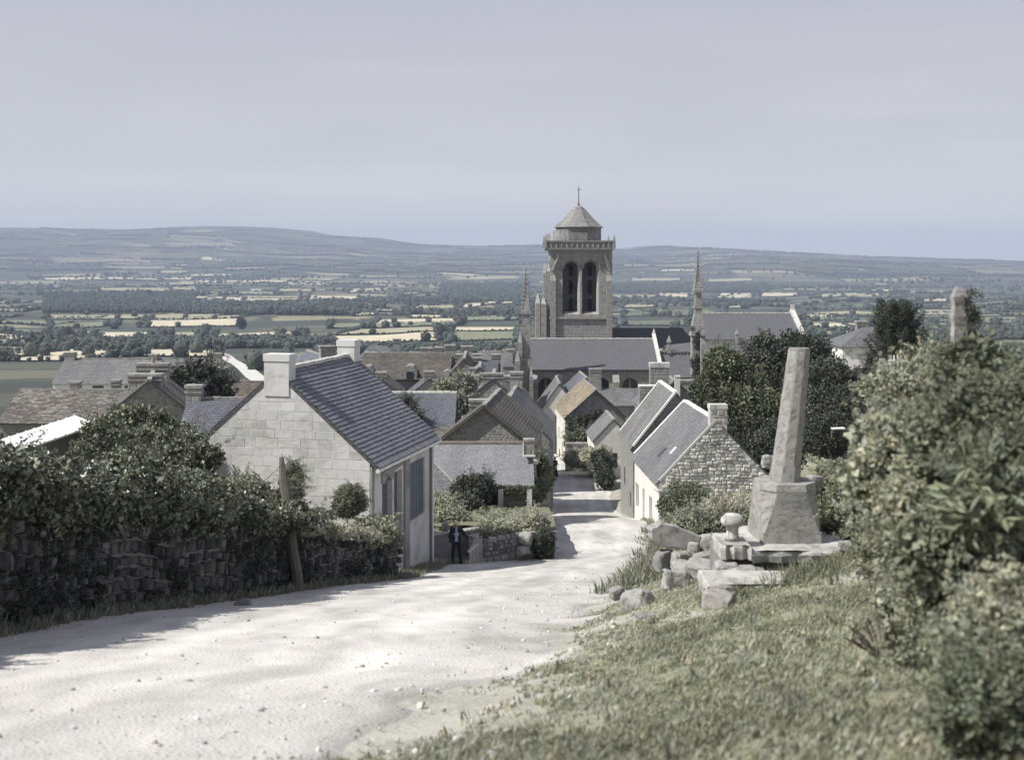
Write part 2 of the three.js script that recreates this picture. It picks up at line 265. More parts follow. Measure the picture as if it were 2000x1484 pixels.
{ // road: a sheet a few millimetres above the ground with a ragged edge
  const ds = []; for (let d = -20; d < 4; d += 2) ds.push(d); for (let d = 4; d < 74; d += 0.35) ds.push(d); for (let d = 74; d <= 190; d += 1.1) ds.push(d);
  const nt = 60, pos = [], uv = [], idx = [], cl = [];
  for (const d of ds) { const R = ROADR(d) + 0.35 + (fbm(d * 0.55, 3.1, 4, 5) - 0.5) * (d < 45 ? 2.6 : 0.5), L = ROADL(d) - 0.5;
    for (let i = 0; i <= nt; i++) { const X = lerp(L, R, i / nt), e = Math.min(1, (1 - i / nt) * 12); pos.push(X, G(X, d) + 0.03 - 0.05 * (1 - sstep(0, 0.35, e)), -d); uv.push(X, d); const s = (i / nt - 0.5) * (R - L), wob = 0.5 * (fbm(d * 0.12, 9, 3, 12) - 0.5), tr = Math.max(...[-1.9, -0.5, 1.0, 2.3].map((q) => Math.exp(-Math.pow((s - q - wob) / 0.26, 2)))), n = (0.74 + 0.42 * fbm(X * 0.6, d * 0.22, 5, 77)) * (1 + 0.16 * tr - 0.16 * sstep(0.5, 0.7, fbm(X * 1.7, d * 0.5, 4, 177)) - 0.12 * sstep(0.5, 0.66, fbm(X * 4, d * 1.6, 4, 277))), q = lerp(0.72, 1, sstep(0.02, 0.8, e + 0.5 * (fbm(X * 2, d * 2, 3, 4) - 0.5))); cl.push(n * q, n * q * 0.995, n * q * lerp(0.93, 0.985, q)); } }
  for (let j = 0; j < ds.length - 1; j++) for (let i = 0; i < nt; i++) { const a = j * (nt + 1) + i, b = a + 1, c = a + nt + 1, e = c + 1; idx.push(a, b, c, b, e, c); }
  const g = new THREE.BufferGeometry(); g.setAttribute('position', new THREE.Float32BufferAttribute(pos, 3)); g.setAttribute('color', new THREE.Float32BufferAttribute(cl, 3)); g.setAttribute('uv', new THREE.Float32BufferAttribute(uv, 2)); g.setIndex(idx); g.computeVertexNormals();
  tag(place(new THREE.Mesh(g, M.road), 'road'), 'pale dusty unpaved road descending into the village', null, null, 'structure');
}

// ------------------------------------------------------------------ foliage makers
function leafClump(n, leaf, seed, shape = 'ball') {   // a clump of n small folded leaves filling a unit ball
  const s = new Soup(), r = RNG(seed);
  for (let i = 0; i < n; i++) {
    let x, y, z; do { x = r.r(-1, 1); y = r.r(-1, 1); z = r.r(-1, 1); } while (x * x + y * y + z * z > 1);
    const a = r.r(0, 6.283), e = r.r(-0.7, 0.9), l = leaf * r.r(0.7, 1.35), w = l * (shape === 'blade' ? 0.16 : shape === 'needle' ? 0.12 : 0.42), d = V(Math.cos(a) * Math.cos(e), Math.sin(e), Math.sin(a) * Math.cos(e)), q = V(r.r(-1, 1), r.r(-0.3, 1.4), r.r(-1, 1)).normalize(), t = V().crossVectors(d, q).normalize(), nn = V().crossVectors(t, d);
    const o = V(x, y, z), m = o.clone().addScaledVector(d, l * 0.5).addScaledVector(nn, l * 0.10), tip = o.clone().addScaledVector(d, l);
    s.tri(o, m.clone().addScaledVector(t, w), tip); s.tri(o, tip, m.clone().addScaledVector(t, -w));
  }
  const g = s.geometry(); g.deleteAttribute('color'); return g;
}
const CL = { broad: leafClump(26, 0.46, 1), broad2: leafClump(26, 0.46, 2), tree: leafClump(64, 0.27, 6), fine: leafClump(40, 0.36, 3), needle: leafClump(46, 0.8, 4, 'needle'), blade: leafClump(30, 0.9, 5, 'blade') };
const _m = new THREE.Matrix4(), _q = new THREE.Quaternion(), _e = new THREE.Euler();
function instances(name, geo, mater, list, parent, kind) { // list of [x, y, z, scale, tint(0..2), stretchY]
  const off = offsetOf(parent), o = new THREE.InstancedMesh(geo, mater, list.length), c = new THREE.Color(), r = RNG(list.length * 7 + 13);
  list.forEach((q, i) => { _e.set(r.r(0, 6.28), r.r(0, 6.28), r.r(0, 6.28)); if (q[6]) _e.set(r.r(-0.25, 0.25), r.r(0, 6.28), r.r(-0.25, 0.25)); _q.setFromEuler(_e); _m.compose(V(q[0] - off.x, q[1] - off.y, q[2] - off.z), _q, V(q[3], q[3] * (q[5] ?? 1), q[3])); o.setMatrixAt(i, _m); const t = q[4] ?? 1, h = r.r(-0.08, 0.08); c.setRGB(t * (1 + h), t, t * (1 - h)); o.setColorAt(i, c); });
  place(o, name, parent); if (kind) o.userData.kind = kind; return o;
}
function blobPoints(blobs, n, clump, seed, low = 0) { // blobs: [x, y, z, rx, ry, rz]; points crowd towards the outside, the outline is lumpy
  const r = RNG(seed), out = [], w = blobs.map((b) => b[3] * b[4] + b[4] * b[5] + b[3] * b[5]), tot = w.reduce((a, b) => a + b, 0);
  for (let i = 0; i < n; i++) {
    let k = r() * tot, j = 0; while (j < blobs.length - 1 && (k -= w[j]) > 0) j++; const b = blobs[j];
    const z = r.r(-1, 1), a = r.r(0, 6.283), h = Math.sqrt(1 - z * z), dir = V(h * Math.cos(a), z, h * Math.sin(a));
    if (low && dir.y < -0.3 && r() < low) { i--; continue; }
    const lump = 0.55 + 0.9 * fbm(dir.x * 2.2 + b[0], dir.y * 2.2 + b[1] + dir.z * 1.7, 3, seed + j), rad = lump * (r() < 0.72 ? r.r(0.82, 1.02) : r.r(0.45, 0.85));
    out.push([b[0] + dir.x * b[3] * rad, b[1] + dir.y * b[4] * rad, b[2] + dir.z * b[5] * rad, clump * r.r(0.5, 1.5), (0.72 + 0.6 * hash2(j, seed, 5)) * r.r(0.62, 1.4) * (0.8 + 0.4 * fbm(dir.x * 3 + 5, dir.z * 3 + dir.y * 3, 2, seed))]);
  }
  return out;
}
function limb(s, a, b, ra, rb, n = 7) {          // tapered limb
  const d = V().subVectors(b, a).normalize(), q = Math.abs(d.y) > 0.9 ? V(1, 0, 0) : V(0, 1, 0), x = V().crossVectors(q, d).normalize(), y = V().crossVectors(d, x), lo = [], hi = [];
  for (let i = 0; i < n; i++) { const t = i / n * 6.2832; lo.push(a.clone().addScaledVector(x, Math.cos(t) * ra).addScaledVector(y, Math.sin(t) * ra)); hi.push(b.clone().addScaledVector(x, Math.cos(t) * rb).addScaledVector(y, Math.sin(t) * rb)); }
  s.prism(lo, hi); return s;
}
function tree(name, label, foot, blobs, o = {}) { // foot: point on the ground, blobs in world metres
  const t = thing(name, label, o.category ?? 'tree', foot, o.group), r = RNG(o.seed ?? 5), s = new Soup(), R = o.trunk ?? 0.2;
  const mid = V(0, 0, 0); blobs.forEach((b) => mid.add(V(b[0], b[1], b[2]))); mid.multiplyScalar(1 / blobs.length); const fork = foot.clone().lerp(mid, 0.5);
  let at = foot.clone().add(V(0, -0.4, 0)), rr = R * 1.25; for (let i = 1; i <= 4; i++) { const nx = foot.clone().lerp(fork, i / 4).add(V(r.r(-1, 1) * R * 0.5, 0, r.r(-1, 1) * R * 0.5)); limb(s, at, nx, rr, R * (1.1 - i * 0.12)); at = nx; rr = R * (1.1 - i * 0.12); }
  for (const b of blobs) { const tip = V(b[0], b[1] + b[4] * 0.3, b[2]), m = at.clone().lerp(tip, 0.5).add(V(r.r(-0.2, 0.2), r.r(0, 0.2), r.r(-0.2, 0.2))); limb(s, at, m, R * 0.5, R * 0.3); limb(s, m, tip, R * 0.3, R * 0.08);
    for (let k = 0; k < 3; k++) limb(s, m, V(b[0] + r.r(-0.8, 0.8) * b[3], b[1] + r.r(-0.5, 0.8) * b[4], b[2] + r.r(-0.8, 0.8) * b[5]), R * 0.16, R * 0.04, 5); }
  const pts = blobPoints(blobs, o.n ?? 900, o.clump ?? 0.35, o.seed ?? 5, o.low ?? 0.3), c = o.clump ?? 0.35;
  for (let i = 0; i < (o.shoots ?? (o.category === 'shrub' ? 34 : 20)); i++) { const b = blobs[r.i(blobs.length)], a = r.r(0, 6.283), e = r.r(0.05, 1.4), v = V(Math.cos(a) * Math.cos(e), Math.sin(e), Math.sin(a) * Math.cos(e)); let p = V(b[0] + v.x * b[3] * 0.8, b[1] + v.y * b[4] * 0.8, b[2] + v.z * b[5] * 0.8); const L = c * r.r(0.5, 1.1); for (let k = 0; k < 4; k++) { const q = p.clone().addScaledVector(v, L); limb(s, p, q, c * 0.035, c * 0.02, 4); pts.push([q.x, q.y, q.z, c * lerp(0.75, 0.3, k / 3), r.r(0.8, 1.6)]); p = q; v.x += r.r(-0.25, 0.25); v.z += r.r(-0.25, 0.25); v.y -= r.r(0, 0.35); v.normalize(); } }
  s.build(o.stem ?? 'trunk', M.bark, t);
  instances(o.crown ?? 'crown', o.geo ?? (o.category ? CL.broad : CL.tree), o.mat ?? LM.tree, pts, t, 'stuff');
  return t;
}
const shrub = (name, label, foot, blobs, o = {}) => tree(name, label, foot, blobs, { category: 'shrub', shoots: 40, stem: 'stem', crown: 'foliage', trunk: 0.028, mat: LM.bush, low: 0, ...o });
// ------------------------------------------------------------------ stones and slates
const UNIT_STONE = [];                           // rough stones: unit face in x/y, standing 1 proud in z, chamfered and uneven
for (let k = 0; k < 8; k++) {
  const r = RNG(500 + k), j = (a) => r.r(-a, a), s = new Soup(), B = [], C = [], D = [];
  for (const [x, y] of [[-1, -1], [1, -1], [1, 1], [-1, 1]]) { const ex = x * (0.5 - r.r(0, 0.09)), ey = y * (0.5 - r.r(0, 0.10)); B.push(V(ex, ey, -0.3)); C.push(V(ex, ey, r.r(0.25, 0.6))); D.push(V(ex * 0.72 + j(0.05), ey * 0.70 + j(0.05), r.r(0.75, 1.05))); }
  for (let i = 0; i < 4; i++) { const n = (i + 1) % 4; s.quad(B[i], B[n], C[n], C[i]); s.quad(C[i], C[n], D[n], D[i]); } s.tri(D[0], D[1], D[2]).tri(D[0], D[2], D[3]);
  UNIT_STONE.push(s);
}
const UNIT_GEO = UNIT_STONE.map((s) => { const g = s.geometry(); g.deleteAttribute('color'); return g; });
const toneMats = new Map();
function tones(base, n = 5, spread = 0.28) {     // a few tones of one material, for pieces that are meshes of their own
  const k = base.uuid + n + spread; if (!toneMats.has(k)) toneMats.set(k, Array.from({ length: n }, (_, i) => { const m = base.clone(), t = 1 + spread * (i / (n - 1) * 2 - 1), w = ((i * 7) % n) / n - 0.4; m.color = base.color.clone().multiplyScalar(t); m.color.r *= 1 + 0.18 * spread * w; m.color.b *= 1 - 0.25 * spread * w; return m; })); return toneMats.get(k);
}
const bakedUV = new Map();
function stoneUV(i, w, h) { return UNIT_GEO[i]; }
// rows of rough stones on a plane. o: origin, u, v, n (unit vectors), W, top(s) height limit, rows [a, b], len [a, b], gap, proud [a, b], parent, mat, quota, seed, inside(s, h)
function stonework(o) {
  const r = RNG(o.seed ?? 1), list = []; let y = 0;
  const maxTop = o.H ?? 2;
  while (y < maxTop) {
    const h = r.r(...o.rows); let x = -r.r(0, o.len[0]);
    while (x < o.W) { const w = r.r(...o.len), cx = x + w / 2, cy = y + h / 2 + 0.25 * h * Math.sin(cx * 1.7 + o.seed), tall = o.vary ? r.r(1 - o.vary, 1 + o.vary) : 1;
      if ((!o.top || cy + h * 0.3 < o.top(cx)) && (!o.inside || o.inside(cx, cy, w / 2, h / 2)) && cx > 0 && cx < o.W && r() > (o.miss ?? 0)) list.push([cx, cy, w - o.gap, h * tall - o.gap, r.r(...o.proud), r.r(-1, 1) * (o.tilt ?? 0.06), r.i(8), r()]);
      x += w; }
    y += h;
  }
  const order = list.map((q, i) => [q[2] * q[3], i]).sort((a, b) => b[0] - a[0]), single = new Set(order.slice(0, o.quota ?? 0).map((q) => q[1])), rest = new Soup(), tm = tones(o.mat, 6, o.spread ?? 0.3), off = offsetOf(o.parent);
  list.forEach((q, i) => {
    const at = o.origin.clone().addScaledVector(o.u, q[0]).addScaledVector(o.v, q[1]), c = Math.cos(q[5]), s = Math.sin(q[5]);
    const X = o.u.clone().multiplyScalar(c).addScaledVector(o.v, s), Y = o.v.clone().multiplyScalar(c).addScaledVector(o.u, -s);
    _m.makeBasis(X.multiplyScalar(q[2]), Y.multiplyScalar(q[3]), o.n.clone().multiplyScalar(q[4])).setPosition(at);
    if (single.has(i)) { const b = new THREE.Mesh(UNIT_GEO[q[6]], tm[Math.floor(q[7] * 6)]); _m.setPosition(at.sub(off)); b.matrix.copy(_m); _m.decompose(b.position, b.quaternion, b.scale); place(b, 'stone', o.parent); }
    else { const t = 1 + (o.spread ?? 0.3) * (q[7] * 2 - 1); rest.tint(t, t, t * 0.98); const U = UNIT_STONE[q[6]].p; const pts = []; for (let k = 0; k < U.length; k += 3) pts.push(V(U[k], U[k + 1], U[k + 2]).applyMatrix4(_m)); for (let k = 0; k < pts.length; k += 3) rest.tri(pts[k], pts[k + 1], pts[k + 2]); }
  });
  if (rest.p.length) rest.build(o.restName ?? 'stonework', o.mat, o.parent, 'stuff');
}
function clipPoly(poly, a, b, c) { const out = []; for (let i = 0; i < poly.length; i++) { const p = poly[i], q = poly[(i + 1) % poly.length], dp = a * p[0] + b * p[1] - c, dq = a * q[0] + b * q[1] - c; if (dp <= 0) out.push(p); if ((dp < 0 && dq > 0) || (dp > 0 && dq < 0)) { const t = dp / (dp - dq); out.push([lerp(p[0], q[0], t), lerp(p[1], q[1], t)]); } } return out; }
// coursed dressed blocks cut to a convex outline given by half planes [a, b, c] (a s + b h <= c)
function ashlar(o) {
  const r = RNG(o.seed ?? 1), tm = tones(o.mat, 5, o.spread ?? 0.08); let y = o.y0 ?? 0, row = 0;
  while (y < o.H) { const h = r.r(...o.rows); let x = o.x0 - r.r(0, o.len[1]);
    while (x < o.x1) { const w = r.r(...o.len), g = o.gap / 2; let q = [[x + g, y + g], [x + w - g, y + g], [x + w - g, y + h - g], [x + g, y + h - g]]; for (const k of o.cuts) { q = clipPoly(q, ...k); if (q.length < 3) break; }
      if (q.length >= 3) { let A = 0; q.forEach((p, i) => { const n = q[(i + 1) % q.length]; A += p[0] * n[1] - n[0] * p[1]; }); if (A > 0.02) {
        const cx = q.reduce((a, p) => a + p[0], 0) / q.length, cy = q.reduce((a, p) => a + p[1], 0) / q.length, pr = r.r(...o.proud), at = (p, k, z) => o.origin.clone().addScaledVector(o.u, cx + (p[0] - cx) * k).addScaledVector(o.v, cy + (p[1] - cy) * k).addScaledVector(o.n, z), s = new Soup(), kk = 1 - 0.02 / Math.max(0.15, h);
        const lo = q.map((p) => at(p, 1, -0.03)), mi = q.map((p) => at(p, 1, pr * 0.55)), hi = q.map((p) => at(p, kk, pr + r.r(-0.002, 0.002))); s.prism(lo, mi, 0).prism(mi, hi, 2);
        s.build(o.name ?? 'stone', tm[r.i(5)], o.parent); } }
      x += w; }
    y += h; row++; }
}
// courses of slates on the quad eave0 -> eave1 (along the eave), ridge0 -> ridge1; quota of them as meshes, nearest (row 0) first
function slates(o) {
  const { e0, e1, r0, r1 } = o, r = RNG(o.seed ?? 3), along = V().subVectors(e1, e0), len = Math.max(along.length(), V().subVectors(r1, r0).length()), up = V().subVectors(r0, e0), hh = up.length(), rows = Math.max(3, Math.round(hh / (o.sh ?? 0.2))), n = o.n ? o.n.clone() : V().crossVectors(along, up).normalize(); if (!o.n && n.y < 0) n.negate();
  const sg = o.sag ?? 0.03, pt = (a, b, z) => { const p = e0.clone().lerp(e1, a).lerp(r0.clone().lerp(r1, a), b); return p.addScaledVector(n, z + sg * (fbm(p.x * 0.45 + p.z * 0.3, p.y * 0.6 + p.z * 0.5, 2, 8) - 0.35)); }, rest = new Soup(), tm = o.quota ? tones(o.mat, 5, 0.16) : null, th = o.th ?? 0.014; let left = o.quota ?? 0;
  for (let j = 0; j < rows; j++) {
    const cols = Math.max(3, Math.round(len / (o.sw ?? 0.26))), sh0 = (j % 2) * 0.5 + r.r(-0.15, 0.15);
    for (let i = -1; i <= cols; i++) {
      const a0 = clamp((i + sh0 + 0.012 * 2) / cols), a1 = clamp((i + sh0 + 1 - 0.012 * 2) / cols); if (a1 - a0 < 0.15 / cols) continue; if (o.holes && o.holes((a0 + a1) / 2, (j + 0.5) / rows)) continue;
      const dz = r.r(0, o.rough ?? 0.006), b0 = (j + r.r(-0.06, 0.06)) / rows - (j ? 0 : 0.02), b1 = Math.min(1, (j + 1.25) / rows), lo = (o.step ?? 0.028) + dz, hi = 0.006 + dz * 0.5;
      const A = pt(a0, b0, lo), B = pt(a1, b0, lo + r.r(-0.003, 0.003)), C = pt(a1, b1, hi), D = pt(a0, b1, hi), A2 = pt(a0, b0, lo - th - 0.012), B2 = pt(a1, b0, lo - th - 0.012);
      const flip = V().crossVectors(V().subVectors(B, A), V().subVectors(D, A)).dot(n) < 0, s = left > 0 ? new Soup() : rest; const q0 = pt((a0 + a1) / 2, b0, 0), lich = fbm(q0.x * 0.7 + 9, (q0.y + q0.z) * 0.7, 4, 44), t = (1 + (o.spread ?? 0.17) * (r() * 2 - 1)) * (0.72 + 0.56 * lich); s.tint(t * (o.warm && r() < o.warm ? 1.12 : 1), t, t * (o.warm && r() < o.warm ? 0.85 : 1));
      const Q = (a, b, c, d) => flip ? s.quad(d, c, b, a) : s.quad(a, b, c, d); Q(A, B, C, D); Q(A2, B2, B, A); s.tri(A2, A, D).tri(A, A2, D); s.tri(B2, C, B).tri(B, C, B2);
      if (left > 0) { s.t = [1, 1, 1]; s.c = s.c.map(() => 1); s.build('slate', tm[clamp(Math.round((t - 0.82) / 0.36 * 4), 0, 4)], o.parent); left--; }
    }
  }
  if (rest.p.length) rest.build('slating', o.mat, o.parent, 'stuff');
}
// ------------------------------------------------------------------ walls with openings, windows, doors, chimneys, houses
function facade(s, O, u, n, w, h, openings, reveal) { // O: lower corner, u along, n outward
  const y = V(0, 1, 0), at = (a, b, z = 0) => O.clone().addScaledVector(u, a).addScaledVector(y, b).addScaledVector(n, -z), us = [0, w], vs = [0, h];
  for (const k of openings) { us.push(k.u0, k.u1); vs.push(k.v0, k.v1); } const U = [...new Set(us)].filter((a) => a >= 0 && a <= w).sort((a, b) => a - b), W = [...new Set(vs)].filter((a) => a >= 0 && a <= h).sort((a, b) => a - b);
  const right = V().crossVectors(u, y).dot(n) > 0, Q = (a, b, c, d) => right ? s.quad(a, b, c, d) : s.quad(d, c, b, a);
  for (let i = 0; i < U.length - 1; i++) for (let j = 0; j < W.length - 1; j++) { const a = (U[i] + U[i + 1]) / 2, b = (W[j] + W[j + 1]) / 2; if (openings.some((k) => a > k.u0 && a < k.u1 && b > k.v0 && b < k.v1)) continue; Q(at(U[i], W[j]), at(U[i + 1], W[j]), at(U[i + 1], W[j + 1]), at(U[i], W[j + 1])); }
  for (const k of openings) { const r = k.reveal ?? reveal, a = [at(k.u0, k.v0), at(k.u1, k.v0), at(k.u1, k.v1), at(k.u0, k.v1)], b = [at(k.u0, k.v0, r), at(k.u1, k.v0, r), at(k.u1, k.v1, r), at(k.u0, k.v1, r)]; for (let i = 0; i < 4; i++) { const j = (i + 1) % 4; Q(a[i], b[i], b[j], a[j]); } }
}
function fitting(parent, O, u, n, k, reveal) {   // what fills an opening: window (> pane), door or a dark void
  const y = V(0, 1, 0), r = (k.reveal ?? reveal), at = (a, b, z) => O.clone().addScaledVector(u, a).addScaledVector(y, b).addScaledVector(n, -z), w = k.u1 - k.u0, h = k.v1 - k.v0, panel = (s, a0, a1, b0, b1, z, t) => { const f = [at(a0, b0, z), at(a1, b0, z), at(a1, b1, z), at(a0, b1, z)], g = [at(a0, b0, z + t), at(a1, b0, z + t), at(a1, b1, z + t), at(a0, b1, z + t)]; const ok = V().crossVectors(u, y).dot(n) > 0; ok ? s.prism(g, f) : s.prism([...g].reverse(), [...f].reverse()); };
  if (k.kind === 'window') {
    const s = new Soup(), f = 0.06; panel(s, k.u0, k.u0 + f, k.v0, k.v1, r - 0.06, 0.08); panel(s, k.u1 - f, k.u1, k.v0, k.v1, r - 0.06, 0.08); panel(s, k.u0 + f, k.u1 - f, k.v0, k.v0 + f, r - 0.06, 0.08); panel(s, k.u0 + f, k.u1 - f, k.v1 - f, k.v1, r - 0.06, 0.08); panel(s, k.u0 + w / 2 - 0.03, k.u0 + w / 2 + 0.03, k.v0 + f, k.v1 - f, r - 0.05, 0.07);
    for (let i = 1; i < 3; i++) panel(s, k.u0 + f, k.u1 - f, k.v0 + h * i / 3 - 0.02, k.v0 + h * i / 3 + 0.02, r - 0.045, 0.06);
    const o = s.build('window', k.mat ?? M.plaster, parent), p = new Soup(); panel(p, k.u0, k.u1, k.v0, k.v1, r, 0.05); p.build('pane', M.pane, o); return o;
  }
  if (k.kind === 'door') { const s = new Soup(), nb = Math.max(2, Math.round(w / 0.2)); for (let i = 0; i < nb; i++) panel(s, k.u0 + w * i / nb + 0.008, k.u0 + w * (i + 1) / nb - 0.008, k.v0, k.v1, r - 0.04 - (i % 2) * 0.006, 0.05); const o = s.build('door', k.mat ?? M.doorPaint, parent), b = new Soup(); panel(b, k.u0, k.u1, k.v0, k.v1, r + 0.015, 0.04); b.build('door_back', M.dark, o); return o; }
  const s = new Soup(); panel(s, k.u0, k.u1, k.v0, k.v1, r, 0.05); return s.build('opening', M.dark, parent);
}
function chimney(parent, c, o) {                 // c: centre point at the foot of the stack; o: w (across), t (deep), h, yaw, mat, cap, pots
  const s = new Soup(), yaw = o.yaw ?? 0, r = RNG(Math.round(c.x * 50 + c.z * 31)), top = c.y + o.h; s.box(c.x, c.y + o.h / 2, c.z, o.w, o.h, o.t, yaw);
  const st = s.build('chimney', o.mat ?? M.masonry, parent), k = new Soup(), ch = o.cap ?? 0.16; const cw = o.plain ? 0.06 : 0.14; k.box(c.x, top + ch / 2, c.z, o.w + cw, ch, o.t + cw, yaw); if (!o.plain) k.box(c.x, top - 0.22, c.z, o.w + 0.10, 0.09, o.t + 0.10, yaw); k.build('chimney_cap', o.capMat ?? M.granite, st);
  for (let i = 0; i < (o.pots ?? 0); i++) { const p = new Soup(), x = (i - (o.pots - 1) / 2) * 0.36, g = new THREE.CylinderGeometry(0.09, 0.12, 0.36, 10); p.geo(g, _m.makeTranslation(c.x + x * Math.cos(yaw), top + ch + 0.17, c.z - x * Math.sin(yaw))); p.build('chimney_pot', M.clay, st); }
  return st;
}
// gabled house. o.A, o.B: near and far ends of the ridge; o.hw: half width or [left, right]; o.eave, o.base: heights (number or [left, right]); slopes get slates or a texture
function house(o) {
  const A = o.A, B = o.B.clone(); B.y = A.y; const r = V(B.x - A.x, 0, B.z - A.z), L = r.length(); r.normalize(); const l = V(r.z, 0, -r.x), hw = Array.isArray(o.hw) ? o.hw : [o.hw, o.hw], ev = Array.isArray(o.eave) ? o.eave : [o.eave, o.eave], up = V(0, 1, 0);
  const mid = A.clone().lerp(B, 0.5), t = thing(o.name ?? 'stone_house', o.label, o.category ?? 'house', [mid.x, o.base, mid.z], o.group);
  const side = (s, e, y) => { const p = (e ? B : A).clone().addScaledVector(l, s ? -hw[1] : hw[0]); p.y = y; return p; };  // s 0 left, 1 right; e 0 near, 1 far
  const s = new Soup(), op = o.openings ?? {}, rev = o.reveal ?? 0.22;
  const Lb0 = side(0, 0, o.base), Rb0 = side(1, 0, o.base), Lb1 = side(0, 1, o.base), Rb1 = side(1, 1, o.base), nNear = r.clone().negate(), conv = (k, b) => k.map((q) => ({ ...q, v0: q.y0 - b, v1: q.y1 - b }));
  const gw = hw[0] + hw[1], low = Math.min(...ev), faces = [[Lb0, l.clone().negate(), nNear, gw, low - o.base, op.near], [Rb1, l, r, gw, low - o.base, op.far], [Lb1, r.clone().negate(), l, L, ev[0] - o.base, op.left && op.left.map((q) => ({ ...q, u0: L - q.u1, u1: L - q.u0 }))], [Rb0, r, l.clone().negate(), L, ev[1] - o.base, op.right]];
  for (const [O, u, n, w, h, k] of faces) { const list = conv(k ?? [], o.base); facade(s, O, u, n, w, h, list, rev); }
  for (const e of [0, 1]) { const q = [side(0, e, low), side(1, e, low), side(1, e, ev[1]), (e ? B : A).clone(), side(0, e, ev[0])]; s.poly(e ? q.reverse() : q); }
  const wall = s.build('wall', o.wall ?? M.masonry, t);
  for (const [O, u, n, w, h, k] of faces) for (const q of conv(k ?? [], o.base)) fitting(t, O, u, n, q, rev);
  const roof = new Soup(), oh = o.oh ?? 0.2, vo = Array.isArray(o.vo) ? o.vo : [o.vo ?? 0.08, o.vo ?? 0.08], th = o.thick ?? 0.09, sl = []; roof.tint(0.8);
  for (const k of [0, 1]) {
    const out = k ? l.clone().negate() : l, rise = A.y - ev[k], run = hw[k], dn = out.clone().multiplyScalar(run).addScaledVector(up, -rise).normalize(), nn = out.clone().multiplyScalar(rise).addScaledVector(up, run).normalize();
    const r0 = A.clone().addScaledVector(r, -vo[0]).addScaledVector(nn, 0.004), r1 = B.clone().addScaledVector(r, vo[1]).addScaledVector(nn, 0.004), full = Math.hypot(rise, run) + oh, e0 = r0.clone().addScaledVector(dn, full), e1 = r1.clone().addScaledVector(dn, full), lift = (p) => p.clone().addScaledVector(nn, th);
    const lo = k ? [r0, e0, e1, r1] : [r1, e1, e0, r0], hi = lo.map(lift); const a = V().crossVectors(V().subVectors(lo[1], lo[0]), V().subVectors(lo[2], lo[0])); a.dot(nn) > 0 ? roof.prism(lo, hi) : roof.prism([...lo].reverse(), [...hi].reverse());
    sl.push({ e0: lift(e0), e1: lift(e1), r0: lift(r0), r1: lift(r1), k, nn });
  }
  roof.tint(1);
  const rf = roof.build('roof', o.roofTex ?? M.slateTex, t);
  if (o.slate) for (const q of sl) { const want = o.slate.sides ?? [0, 1]; if (want.includes(q.k)) slates({ ...q, parent: rf, mat: M.slate, seed: 11 + q.k, ...o.slate, quota: o.slate.quota?.[q.k] }); }
  if (o.ridge !== false) { const k = new Soup(), n = Math.max(3, Math.round(L / 0.42)), rg = RNG(9 + Math.round(L * 10)), q = A.clone().addScaledVector(r, -vo[0]), e = B.clone().addScaledVector(r, vo[1]); for (let i = 0; i < n; i++) { const c = q.clone().lerp(e, (i + 0.5) / n), j = 1 + rg.r(-0.12, 0.12); k.tint(j); const yaw = Math.atan2(-r.z, r.x) + Math.PI / 2; k.box(c.x, c.y + th + 0.05 + rg.r(-0.012, 0.012), c.z, 0.26, 0.12, L / n * 0.97, Math.atan2(r.x, r.z)); } k.build('ridge_tiles', o.ridgeMat ?? M.granite, t, 'stuff'); }
  const yaw = Math.atan2(r.x, r.z);
  for (const c of o.chimneys ?? []) { const at = A.clone().lerp(B, c.f); at.addScaledVector(l, -(c.side ?? 0)); at.y = c.foot ?? A.y - 1.0; chimney(t, at, { w: 0.9, t: 0.55, ...c, h: c.top - at.y, yaw: yaw + (c.turn ?? 0) }); }
  return { t, wall, rf, A, B, r, l, L, hw, ev, side, nNear, yaw };
}
